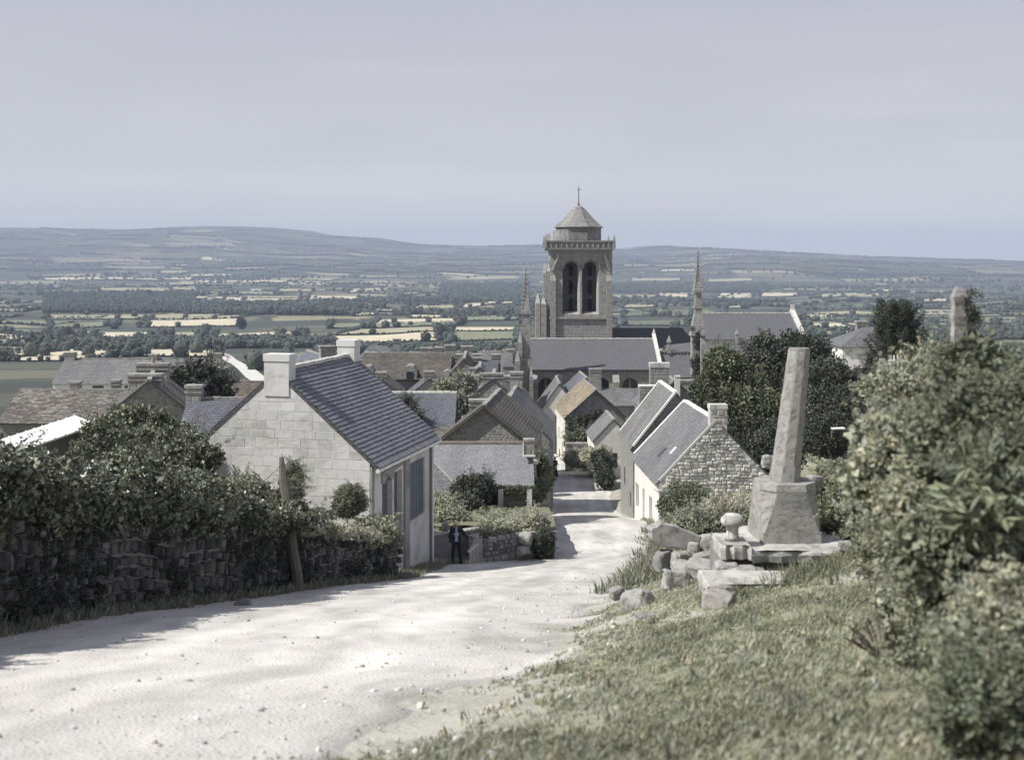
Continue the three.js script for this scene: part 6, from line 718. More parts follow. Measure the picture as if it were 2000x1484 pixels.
function person(name, label, at, turn, o) {
  const T = thing(name, label, 'person', at), put = (g, nm, mt) => { g = g.clone().applyMatrix4(_m.makeRotationY(turn)); const m = new THREE.Mesh(g, mt); place(m, nm, T); return m; };
  const A = o.arms, head = [0, 1.545, 0.02], ha = A.map((a) => handBones(a[2], [a[2][0] - a[1][0], a[2][1] - a[1][1], a[2][2] - a[1][2]], a[3], 0.8));
  const body = [[[0, 1.38, -0.01], [0, 1.47, 0.01], 0.056, 0.052], [[0, 1.55, 0.005], [0, 1.585, 0], 0.082, 0.085], [[0, 1.50, 0.035], [0, 1.475, 0.05], 0.052, 0.035], [[0, 1.545, 0.085], [0, 1.52, 0.105], 0.012, 0.014], [[-0.083, 1.55, 0], [-0.09, 1.54, -0.005], 0.016, 0.014], [[0.083, 1.55, 0], [0.09, 1.54, -0.005], 0.016, 0.014], [[0, 1.35, 0], [0, 1.0, 0], 0.09, 0.10], [[-0.13, 1.36, -0.01], [0.13, 1.36, -0.01], 0.055]];
  const limbs = [], jack = [[[-0.1, 1.33, 0], [0.1, 1.33, 0], 0.105], [[-0.07, 1.05, 0], [0.07, 1.05, 0], 0.115], [[-0.08, 0.86, 0], [0.08, 0.86, 0], 0.115], [[-0.15, 1.385, -0.01], [0.15, 1.385, -0.01], 0.05]];
  A.forEach(([s, e, w]) => { limbs.push([s, e, 0.045, 0.036], [e, w, 0.036, 0.026]); jack.push([s, e, 0.066, 0.056], [e, [lerp(e[0], w[0], 0.9), lerp(e[1], w[1], 0.9), lerp(e[2], w[2], 0.9)], 0.055, 0.045]); });
  const eyes = (p) => Math.min(Math.hypot(p[0] - 0.032, p[1] - 1.557, p[2] - 0.088), Math.hypot(p[0] + 0.032, p[1] - 1.557, p[2] - 0.088)) - 0.014, fb = field([...body, ...limbs], 0.014), skin = (p) => Math.max(fb(p), -eyes(p) * 0.5 - 0.002);
  const legs = o.skirt ? null : o.legs; const g0 = meshField(skin, [0, 1.32, 0], 0.62, 110), gh = ha.map((b, i) => meshField(field(b, 0.006), [A[i][2][0] + (A[i][2][0] - A[i][1][0]) * 0.35, A[i][2][1] + (A[i][2][1] - A[i][1][1]) * 0.35, A[i][2][2] + (A[i][2][2] - A[i][1][2]) * 0.35], 0.15, 80)); put(mergeGeometries([g0, ...gh]), 'body', SKIN);
  const front = (p) => o.shirt ? Math.max(-(p[2] - 0.04), Math.abs(p[0]) - 0.05 * clamp((1.42 - p[1]) * 1.4 + 0.55, 0.5, 1)) : 1, jf = field(jack, 0.03); put(meshField((p) => Math.max(jf(p), p[1] - 1.435, 0.80 - p[1], o.shirt ? -front(p) : -9), [0, 1.12, 0], 0.66, 110), 'jacket', o.cloth ?? BLACK);
  if (o.shirt) put(meshField((p) => Math.max(field([[[0, 1.36, 0.01], [0, 0.95, 0.02], 0.095, 0.105]])(p), p[1] - 1.43, 0.9 - p[1]), [0, 1.2, 0], 0.32, 60), 'shirt', SHIRT);
  if (o.skirt) put(meshField((p) => { const t = clamp((0.98 - p[1]) / 0.95), a = Math.atan2(p[2], p[0]), R = lerp(0.125, 0.30, Math.pow(t, 0.8)) * (1 + 0.04 * Math.sin(a * 9) * t); return Math.max((Math.hypot(p[0], p[2] * 1.1) - R) * 0.8, p[1] - 1.0, 0.03 - p[1]); }, [0, 0.52, 0], 0.58, 90), 'skirt', o.cloth ?? BLACK);
  else { const b = []; for (const [h, k, a] of legs) b.push([h, k, 0.092, 0.068], [k, a, 0.066, 0.052]); b.push([legs[0][0], legs[1][0], 0.10]); const f = field(b, 0.02); put(meshField((p) => Math.max(f(p), p[1] - 0.96, 0.06 - p[1]), [0, 0.5, 0], 0.56, 100), 'trousers', o.trousers ?? BLACK); }
  const sh = (o.legs ?? [[0, 0, [-0.09, 0.05, 0]], [0, 0, [0.09, 0.05, 0]]]).map((l) => [[[l[2][0], 0.045, l[2][2] - 0.05], [l[2][0] * 1.2, 0.035, l[2][2] + 0.13], 0.045, 0.036]]); sh.forEach((b) => put(meshField((p) => Math.max(field(b, 0.02)(p), -p[1]), [b[0][0][0], 0.05, b[0][0][2] + 0.1], 0.22, 40), 'shoe', LEATHER));
  const hp = o.hat === 'cap' ? [[0.001, 1.70], [0.05, 1.70], [0.09, 1.68], [0.10, 1.63], [0.098, 1.595], [0.125, 1.592], [0.122, 1.585], [0.09, 1.587]] : [[0.001, 1.70], [0.07, 1.70], [0.085, 1.68], [0.092, 1.605], [0.16, 1.59], [0.165, 1.584], [0.09, 1.592]];
  put(new THREE.LatheGeometry(hp.map((a) => new THREE.Vector2(...a)), 28).translate(0, 0, -0.005), 'hat', o.hatMat ?? STRAW); put(meshField((p) => Math.max(Math.hypot(p[0], p[1] - 1.575, p[2] + 0.012) - 0.096, p[2] - 0.02 + (1.6 - p[1]) * 0.4), [0, 1.57, 0], 0.13, 40), 'hair', HAIR); return T;
}
{
  const f = P(891, 1107, 48.6); f.y = G(f.x, 48.6) + 0.03; person('person', 'person in dark suit, pale shirt front and light hat, hand on the gate', f, 0.1, { shirt: true, hat: 'cap', arms: [[[0.175, 1.375, 0], [0.34, 1.17, 0.03], [0.47, 1.0, 0.10], [0, 0.6, 0.8]], [[-0.175, 1.375, 0], [-0.25, 1.12, -0.02], [-0.235, 0.87, 0.06], [0.2, 0, 1]]], legs: [[[-0.085, 0.88, 0], [-0.125, 0.47, 0.03], [-0.15, 0.07, 0]], [[0.085, 0.88, 0], [0.14, 0.47, 0.04], [0.175, 0.07, 0.03]]] });
  const g = onG((1084 - 1000) / F * 110, 110, 0.03); person('person', 'person in long dark skirt standing far down the lane', g, -0.5, { skirt: true, hat: 'brim', hatMat: BLACK, arms: [[[0.165, 1.37, 0], [0.24, 1.12, 0.02], [0.14, 0.98, 0.2], [0, 0.5, 1]], [[-0.165, 1.37, 0], [-0.24, 1.12, 0.02], [-0.14, 0.96, 0.2], [0, 0.5, 1]]] });
}
// ------------------------------------------------------------------ hedges, shrubs and trees
const B = (px, py, rpx, d, sq = 1, deep = 1) => { const p = P(px, py, d), r = rpx / F * d; return [p.x, p.y, p.z, r, r * sq, r * deep]; };
const footOf = (px, d, sink = 0) => { const X = (px - 1000) / F * d; return V(X, G(X, d) - sink, -d); };
{ // bramble hedge on the roadside wall
  const hT = curve([[8, 2.95], [22, 2.8], [26, 2.85], [28.5, 2.5], [30.5, 1.95], [33, 1.75], [37, 1.5], [40, 1.3]]), wx = curve(WALL.map(([a, b]) => [b, a])), blobs = [];
  for (let d = 9; d < 33; d += 0.8) { const g = G(wx(d) + 0.4, d), t = hT(d), w = wallTop(d), h = Math.max(0.3, (t - w) * 0.55), q = RNG(Math.round(d * 10)); for (const k of [0.2, 0.95, 1.8]) { if (d > 29 && k > 1.5) continue; const m = q.r(0.75, 1.3); blobs.push([wx(d) - k + q.r(-0.2, 0.2), g + w + h - 0.15 + 0.1 * q.r(-1, 1.4), -d + q.r(-0.3, 0.3), 0.75 * m, h * m, 0.75 * m]); } if (q() < 0.3) blobs.push([wx(d) + q.r(0, 0.15), g + w + q.r(-0.25, 0.1), -d, 0.4, 0.4, 0.5]); }
  const hedgeList = blobPoints(blobs, 13500, 0.19, 31).filter((p, i) => p[1] > G(wx(-p[2]) + 0.4, -p[2]) + wallTop(-p[2]) + 0.06 || i % 6 === 0), hs = new Soup(), hr = RNG(44);
  for (let i = 0; i < 260; i++) { const b = blobs[hr.i(blobs.length)], a = hr.r(0, 6.283), e = hr.r(0.2, 1.4), v = V(Math.cos(a) * Math.cos(e), Math.sin(e), Math.sin(a) * Math.cos(e)); let p = V(b[0] + v.x * b[3] * 0.8, b[1] + v.y * b[4] * 0.8, b[2] + v.z * b[5] * 0.8); const L = hr.r(0.12, 0.22); for (let k = 0; k < 4; k++) { const q = p.clone().addScaledVector(v, L); limb(hs, p, q, 0.007, 0.005, 4); hedgeList.push([q.x, q.y, q.z, lerp(0.16, 0.07, k / 3), hr.r(0.8, 1.7)]); p = q; v.y -= hr.r(0.1, 0.5); v.normalize(); } }
  const T = thing('bramble_hedge', 'thick glossy bramble hedge heaped on the shaded roadside wall', 'hedge', V(-8.5, EYE - 7, -22)); instances('foliage', CL.broad, LM.bramble, hedgeList, T, 'stuff');
  const s = new Soup(), r = RNG(6); for (let i = 0; i < 46; i++) { const d = r.r(12, 34), X = wx(d); let p = V(X - r.r(0, 0.6), G(X + 0.4, d) + wallTop(d) + r.r(0.1, 0.9), -d), v = V(r.r(0.3, 1), r.r(0.3, 0.9), r.r(-0.5, 0.8)); for (let k = 0; k < 5; k++) { const q = p.clone().addScaledVector(v, 0.2); limb(s, p, q, 0.008, 0.006, 4); p = q; v.y -= 0.32; } } hs.build('twig', M.bark, T, 'stuff'); s.build('stem', M.bark, T, 'stuff');
  // growth on the low end of the wall
  const e = []; for (let d = 32.5; d < 39.9; d += 0.55) { const g = G(wx(d) + 0.4, d); e.push([wx(d) - 0.1, g + wallTop(d) + 0.08, -d, 0.4, 0.10 + 0.07 * Math.sin(d * 4), 0.5], [wx(d) - 0.7, g + wallTop(d) + 0.02, -d, 0.5, 0.12, 0.5]); }
  const T2 = thing('wall_top_growth', 'dry grass and weeds sprouting on the low end of the roadside wall', 'weeds', V(-5, EYE - 9, -36)); instances('foliage', CL.blade, LM.dry, blobPoints(e, 900, 0.13, 33), T2, 'stuff'); instances('leaves', CL.fine, LM.bush, blobPoints(e, 800, 0.13, 34), T2, 'stuff');
  const iv = []; { const rr = RNG(77); for (let i = 0; i < 2600; i++) { const d = rr.r(9, 40), X = wx(d), h = wallTop(d); const q = rr(); if (fbm(d * 0.8, q * 3, 3, 5) < 0.5) continue; iv.push([X + rr.r(0.03, 0.2), G(X + 0.4, d) + q * h, -d, 0.10, rr.r(0.5, 1)]); } } const T3 = thing('wall_ivy', 'ivy and ferns clinging to the shaded face of the roadside wall', 'ivy', V(-7, EYE - 9, -27)); instances('leaves', CL.broad, LM.treeDark, iv, T3, 'stuff');
}
{ const r = RNG(15), l = []; for (let i = 0; i < 900; i++) { const t = r(), px = lerp(1345, 1378, r()) + 8 * t, p = P(px, lerp(640, 745, t), 148.6 + r.r(-0.5, 0.3)); if (fbm(px * 0.11, t * 9, 3, 4) < 0.52) continue; l.push([p.x, p.y, p.z, r.r(0.16, 0.4), r.r(0.6, 1.5)]); } const T = thing('buttress_ivy', 'dark ivy climbing the stepped buttress under the church spirelet', 'ivy', P(1360, 745, 149)); instances('leaves', CL.broad, LM.treeDark, l, T, 'stuff'); }
shrub('tall_shrub', 'tall tangled shrub before the little ivied cottage', footOf(250, 42), [B(200, 850, 36, 40, 0.7), B(248, 830, 34, 42, 0.8), B(292, 836, 34, 42, 0.8), B(336, 856, 32, 42, 0.7), B(270, 878, 70, 40, 0.45), B(215, 885, 54, 39, 0.45), B(325, 896, 44, 39, 0.4), B(290, 908, 80, 38, 0.35)], { n: 4200, clump: 0.24, mat: LM.bush, seed: 3 });
shrub('leafy_bush', 'rounded leafy bush touching the foot of the pale gable', footOf(420, 38), [B(372, 872, 20, 40, 0.7), B(392, 896, 24, 38, 0.5)], { shoots: 14, n: 420, clump: 0.24, mat: LM.bramble, seed: 13 });
shrub('dark_tree_clump', 'dark leafy clump between the barn roofs on the far left', footOf(385, 98), [B(360, 762, 28, 98, 0.8), B(390, 750, 30, 98, 0.8), B(415, 765, 25, 98, 0.8)], { n: 500, clump: 0.7, mat: LM.treeDark, seed: 14, category: 'tree' });
shrub('garden_bush', 'small dense bush standing against the pale gable wall', footOf(684, 39.6), [B(684, 978, 27, 39.6, 0.95), B(672, 992, 20, 39.4, 0.8)], { n: 520, clump: 0.13, mat: LM.bush, geo: CL.fine, seed: 15 });
shrub('slender_bush', 'slender sprig of leaves beside the leaning post', footOf(575, 34), [B(573, 935, 12, 34, 2.6), B(565, 965, 20, 33.6, 1.2)], { n: 220, clump: 0.13, mat: LM.bush, geo: CL.fine, seed: 16 });
shrub('gable_weeds', 'straggling weeds along the foot of the pale gable', footOf(520, 37), [B(470, 955, 40, 36, 0.5), B(520, 985, 40, 36, 0.5), B(610, 1016, 34, 37, 0.3), B(735, 1030, 36, 39, 0.3)], { shoots: 16, n: 700, clump: 0.18, mat: LM.pale, seed: 17 });
shrub('ivy_bush', 'dark ivy bush climbing the left end of the slated wing', footOf(915, 61), [B(920, 965, 34, 61.5, 0.9), B(905, 995, 32, 60.5, 0.9), B(940, 950, 22, 62, 0.6)], { n: 1300, clump: 0.22, mat: LM.treeDark, seed: 18 });
shrub('pale_garden_shrub', 'light green shrub between the yard wall and the ivy bush', footOf(862, 55), [B(862, 1000, 30, 55, 0.8), B(885, 1012, 25, 54, 0.7), B(845, 985, 20, 56, 0.8)], { n: 800, clump: 0.19, mat: LM.pale, seed: 19 });
{ const r = RNG(5), l = []; for (let i = 0; i < 420; i++) { const p = P(lerp(955, 1044, r()), 952 + r.r(-3, 9), 62.85); l.push([p.x, p.y - 0.05, p.z, r.r(0.08, 0.17), r.r(0.7, 1.3)]); } const T = thing('eave_creeper', 'creeper hanging along the eave of the slated wing', 'creeper', P(1000, 960, 62.9)); instances('leaves', CL.broad, LM.bush, l, T, 'stuff'); }
shrub('roadside_bush', 'dark bush at the garden corner, casting its shadow on the road', onG(1.75, 50.2), [B(1060, 1066, 17, 50.2, 1.4), B(1066, 1052, 14, 50.2, 1.0)], { n: 620, clump: 0.13, mat: LM.treeDark, geo: CL.fine, seed: 20 });
shrub('feathery_shrub', 'pale feathery shrub on the garden corner above the dark bush', V(1.3, EYE - 11.6, -52), [B(1046, 1024, 20, 52, 0.7), B(1026, 1030, 20, 52, 0.6)], { n: 620, clump: 0.18, mat: LM.dry, geo: CL.blade, seed: 21 });
shrub('garden_weeds', 'mixed weeds and grass covering the front garden', V(0, EYE - 11.8, -54), [[-0.9, EYE - 11.42, -50.6, 0.8, 0.14, 0.7], [0.1, EYE - 11.5, -51.4, 0.9, 0.14, 0.8], [-0.4, EYE - 11.75, -54, 1.4, 0.16, 1.2], [0.3, EYE - 12.0, -56, 1.2, 0.16, 1.4], [-0.6, EYE - 12.4, -58.5, 1.6, 0.2, 1.3]], { n: 900, clump: 0.12, mat: LM.pale, geo: CL.blade, seed: 22 });
shrub('lane_ivy', 'ivy heaped on the lane wall beside the little stone chimney', footOf(1056, 70), [B(1052, 905, 14, 67.5, 1.3), B(1062, 935, 14, 68, 1.5), B(1050, 958, 14, 66, 1.2)], { n: 700, clump: 0.2, mat: LM.bush, seed: 23 });
shrub('street_shrub', 'dark upright shrub at the corner of the tall stone house', footOf(1180, 102), [B(1180, 912, 14, 102, 1.5), B(1172, 895, 12, 103, 1), B(1182, 936, 13, 101, 1.2)], { n: 700, clump: 0.28, mat: LM.treeDark, seed: 24 });
shrub('gable_creeper', 'creeper spreading over the plain gable below the ochre roof', footOf(1140, 118), [B(1135, 832, 20, 119.5, 0.9, 0.5), B(1152, 845, 22, 119.5, 0.8, 0.5), B(1165, 825, 16, 119.6, 1.0, 0.4), B(1128, 850, 16, 119, 0.8, 0.4)], { n: 900, clump: 0.34, mat: LM.treeDark, seed: 25 });
shrub('corner_shrubs', 'pale green shrubs behind the low wall at the street bend', footOf(1130, 115.5), [B(1118, 864, 12, 115, 1), B(1140, 862, 14, 115, 1.2), B(1165, 868, 12, 114.5, 1)], { n: 500, clump: 0.34, mat: LM.bush, seed: 26 });
shrub('dry_bank', 'dry weeds on the rough bank between the low wall and the road', footOf(1150, 108), [B(1130, 897, 26, 110, 0.4), B(1165, 892, 24, 108, 0.4), B(1170, 905, 16, 104, 0.4)], { n: 700, clump: 0.28, mat: LM.dry, geo: CL.blade, seed: 27 });
shrub('ivied_chimney_shrub', 'sprawling ivy over the square house and slate ridge', footOf(890, 92), [B(875, 758, 22, 92, 0.6), B(905, 752, 20, 95, 0.7), B(930, 745, 14, 104, 0.8), B(895, 790, 18, 86, 0.9), B(880, 815, 14, 82, 0.8)], { n: 1000, clump: 0.32, mat: LM.pale, seed: 28 });
shrub('roof_gap_bush', 'shadowed bush in the gap at the end of the blue slate roof', footOf(800, 78), [B(796, 800, 14, 79, 1.1, 0.5), B(806, 818, 12, 78, 1, 0.5)], { n: 300, clump: 0.26, mat: LM.treeDark, seed: 29 });
// cottage garden
shrub('round_bush', 'round dark-green bush before the rubble gable', footOf(1342, 58), [B(1342, 974, 33, 58, 0.75), B(1325, 990, 32, 57, 0.7), B(1362, 994, 28, 57.5, 0.7)], { shoots: 12, n: 1700, clump: 0.2, mat: LM.bush, geo: CL.fine, seed: 41 });
shrub('grey_bush', 'small greyish bush below the round dark-green one', footOf(1350, 46), [B(1350, 1016, 30, 46, 0.6), B(1330, 1028, 26, 45, 0.5)], { n: 800, clump: 0.16, mat: LM.pale, geo: CL.fine, seed: 42 });
shrub('tall_weeds', 'tall seeding weeds between the round bush and the cross base', footOf(1430, 52), [B(1400, 998, 26, 54, 0.7), B(1440, 994, 28, 54, 0.75), B(1478, 996, 24, 52, 0.8), B(1420, 1012, 40, 50, 0.4)], { n: 1500, clump: 0.2, shoots: 60, mat: LM.dry, geo: CL.blade, seed: 43 });
shrub('wall_plants', 'weeds growing through the uphill end of the ruined wall', footOf(1410, 28), [B(1395, 1040, 28, 28, 0.6), B(1425, 1035, 26, 27, 0.9), B(1460, 1040, 20, 24, 1.2), B(1380, 1050, 20, 28, 0.5)], { n: 900, clump: 0.14, mat: LM.bush, seed: 44 });
// trees to the right of the street
tree('broad_tree', 'leafy tree with separate rounded clumps above the cottage chimney', footOf(1430, 82), [B(1418, 715, 30, 82, 0.8), B(1390, 762, 26, 82, 0.8), B(1445, 752, 38, 82, 0.7), B(1410, 790, 40, 81, 0.7), B(1470, 800, 46, 81, 0.8), B(1440, 830, 40, 80, 0.7)], { n: 2600, clump: 0.5, mat: LM.tree, trunk: 0.3, seed: 51 });
tree('dark_tree', 'dense dark tree crown behind the leaning stone shaft', footOf(1530, 92), [B(1500, 712, 46, 92, 0.9), B(1560, 706, 50, 92, 0.8), B(1530, 760, 60, 91, 0.8), B(1582, 775, 42, 90, 0.9), B(1500, 800, 50, 90, 0.8), B(1560, 830, 60, 88, 0.8)], { n: 3600, clump: 0.55, mat: LM.treeDark, trunk: 0.35, seed: 52 });
tree('low_dark_tree', 'low dark tree bordering the right edge of the rubble gable', footOf(1490, 78), [B(1455, 860, 34, 79, 0.8), B(1490, 880, 44, 78, 0.8), B(1525, 870, 44, 78, 0.9), B(1470, 830, 36, 80, 0.8)], { n: 1900, clump: 0.42, mat: LM.treeDark, trunk: 0.25, seed: 53 });
tree('orchard_tree', 'dark round tree immediately right of the shaft, before the villa', footOf(1640, 74), [B(1618, 738, 34, 74, 0.8), B(1658, 778, 38, 74, 0.8), B(1618, 795, 42, 73, 0.9), B(1665, 822, 38, 72, 0.9), B(1622, 850, 42, 71, 0.8)], { n: 2900, clump: 0.4, mat: LM.treeDark, trunk: 0.28, seed: 54 });
tree('villa_tree', 'small tree spreading in front of the white villa wall', footOf(1705, 84), [B(1722, 704, 18, 84, 0.7), B(1700, 748, 28, 80, 0.6)], { n: 600, clump: 0.42, mat: LM.treeDark, trunk: 0.18, seed: 55 });
{ // spiky conifer: whorls of upswept branches
  const d = 60, f = footOf(1752, d), top = P(1752, 585, d).y, T = thing('spiky_conifer', 'dark spiky conifer with upswept branches on the skyline of the bank', 'tree', f), s = new Soup(), r = RNG(8), list = []; limb(s, f, V(f.x, top - 0.6, f.z), 0.16, 0.05);
  for (let i = 0; i < 70; i++) { const t = i / 70, yy = lerp(P(0, 712, d).y, top - 0.5, t), a = i * 2.4, L = lerp(1.75, 0.95, t) * r.r(0.6, 1.15); let p = V(f.x, yy, f.z), v = V(Math.cos(a), 0.15, Math.sin(a)); for (let k = 0; k < 5; k++) { const q = p.clone().addScaledVector(v, L / 5); limb(s, p, q, 0.03, 0.015, 4); for (let m = 0; m < 2; m++) list.push([q.x + r.r(-0.06, 0.06), q.y + r.r(-0.04, 0.08), q.z + r.r(-0.06, 0.06), r.r(0.12, 0.2), r.r(0.6, 1.4)]); p = q; v.y += 0.26; v.normalize(); } }
  s.build('trunk', M.bark, T); instances('crown', CL.needle, LM.conifer, list, T, 'stuff');
}
{ // white railing
  const T = thing('white_railing', 'short white balustrade rail beside the stone finial', 'railing', P(1752, 706, 48)), s = new Soup(); s.bar(P(1736, 704, 48), P(1770, 704, 48), 0.10, 0.08); s.build('rail', M.whitePaint, T); for (let i = 0; i < 5; i++) { const q = new Soup(), a = P(1740 + i * 7, 704, 48), b = P(1740 + i * 7, 694, 48); q.bar(a, b, 0.05); q.bar(a, a.clone().add(V(0, -0.5, 0)), 0.05); q.build('baluster', M.whitePaint, T); }
  const S = thing('white_bench', 'small white plank seat among the trees right of the shaft', 'bench', P(1637, 848, 60)), k = new Soup(), a = P(1625, 837, 60), b = P(1650, 836, 60); k.bar(a, b, 0.34, 0.06); k.build('seat', M.whitePaint, S); for (const p of [a, b]) { const l = new Soup(); l.bar(p, p.clone().add(V(0, -0.5, 0)), 0.06); l.build('leg', M.wood, S); }
}
// overgrown bank on the right, near bushes out of focus
{
  const list = [
    ['bank_bush', 'bush spreading right behind the cross base block', 1652, 960, 44, 22, 'bush'], ['bank_bush', 'pale bush around the tapering stone finial', 1778, 790, 46, 14, 'pale'], ['bank_bush', 'thick bush below the spiky conifer', 1830, 742, 56, 12, 'pale'], ['bank_bush', 'bush hiding the foot of the old stone post', 1905, 735, 60, 10.5, 'bush'],
    ['bank_bush', 'bush clustered beside the base block, over the upper slab end', 1668, 1030, 40, 19.5, 'bush'], ['bank_bush', 'light bush between the lying stone and the blunt stone', 1792, 865, 66, 10, 'pale'], ['bank_bush', 'dark leafy bush in the deep shade high on the bank edge', 1885, 835, 80, 8.6, 'bush'], ['bank_bush', 'bush below the lying stone', 1735, 985, 56, 14, 'pale'], ['bank_bush', 'mid-bank bush mottled with light', 1832, 965, 72, 8.6, 'pale'], ['bank_bush', 'bush over the white stones of the grassy bank', 1768, 1075, 42, 12.5, 'bush'], ['bank_bush', 'broad blurred bush halfway down the bank', 1885, 1050, 76, 8, 'bush'], ['bank_bush', 'blurred bush above the dried thistle', 1838, 1140, 50, 9.2, 'pale'], ['bank_bush', 'nearest large blurred bush at the picture corner', 1985, 1220, 90, 7, 'pale'], ['bank_bush', 'low blurred bush closing the bottom of the bank', 1945, 1375, 64, 6.4, 'bush'], ['bank_bush', 'outer bush continuing the bank out of sight', 1990, 960, 90, 7.6, 'bush'], ['bank_bush', 'bush at the rim of the bank under the post creeper', 1985, 800, 70, 9, 'bush'],
  ];
  list.forEach(([n, l, px, py, r, d, m], i) => { const f = footOf(px, d), b = [B(px, py, r, d, 0.85), B(px - r * 0.6, py + r * 0.45, r * 0.6, d - 0.3, 0.8), B(px + r * 0.6, py + r * 0.5, r * 0.7, d - 0.2, 0.8), B(px, py + r * 0.9, r * 0.8, d, 0.7)]; { const gy = 500 - (f.y - EYE) * F / d; for (let q = py + r * 1.5; q < gy; q += r * 0.9) b.push(B(px + r * 0.2 * Math.sin(q), q, r * 0.75, d, 0.9)); } shrub(n, l, f, b, { shoots: 110, n: Math.round((900 + 11 * r) * (0.6 + 0.1 * b.length)), clump: Math.max(0.10, 0.0085 * d) , mat: LM[m], geo: [CL.broad, CL.fine, CL.broad2, CL.broad, CL.blade][i % 5], trunk: 0.012, seed: 60 + i }); });
  STONE_LEAVES.forEach(([px, py, r2, d2], i) => { const b = []; for (let k = 0; k < 3; k++) b.push(B(px + (k - 1) * r2 * 0.9, py + 6 + 4 * (k % 2), r2 * 0.7, d2, 0.7)); shrub('stone_side_plant', ['leafy tuft at the foot of the tapering stone finial', 'leafy tuft hiding the foot of the blunt half-buried stone', 'leafy tuft below the low end of the aslant stone', 'leafy tuft along the upper part of the aslant stone'][i], P(px, py + r2 * 1.6, d2), b, { n: 220, clump: 0.09, mat: LM.pale, seed: 200 + i, shoots: 8, trunk: 0.006 }); });
  const r = RNG(3), l = []; for (let i = 0; i < 90; i++) { const p = P(1878 + r.r(-6, 18), lerp(560, 670, Math.pow(r(), 0.8)), 11); l.push([p.x + 0.05, p.y, p.z + r.r(-0.12, 0.14), r.r(0.03, 0.06), r.r(0.5, 1.2)]); } const T = thing('post_creeper', 'creeper draped over the old stone post', 'creeper', P(1874, 670, 15)); instances('leaves', CL.broad, LM.treeDark, l, T, 'stuff');
  { const d = 9.2, f = footOf(1740, d), s = new Soup(), q = RNG(12), T2 = thing('dried_thistle', 'dark dried thistle skeleton in the nearby grass', 'plant', f); for (let i = 0; i < 16; i++) { let p = f.clone().add(V(q.r(-0.1, 0.1), 0, q.r(-0.1, 0.1))), v = V(q.r(-0.9, 0.9), q.r(0.5, 1), q.r(-0.4, 0.4)).normalize(); for (let k = 0; k < 4; k++) { const e = p.clone().addScaledVector(v, 0.075); limb(s, p, e, 0.009, 0.006, 4); if (k > 1) limb(s, e, e.clone().add(V(q.r(-0.07, 0.07), q.r(-0.02, 0.08), q.r(-0.05, 0.05))), 0.012, 0.004, 4); p = e; v.x += q.r(-0.3, 0.3); v.normalize(); } } s.build('stem', M.bark, T2); }
}
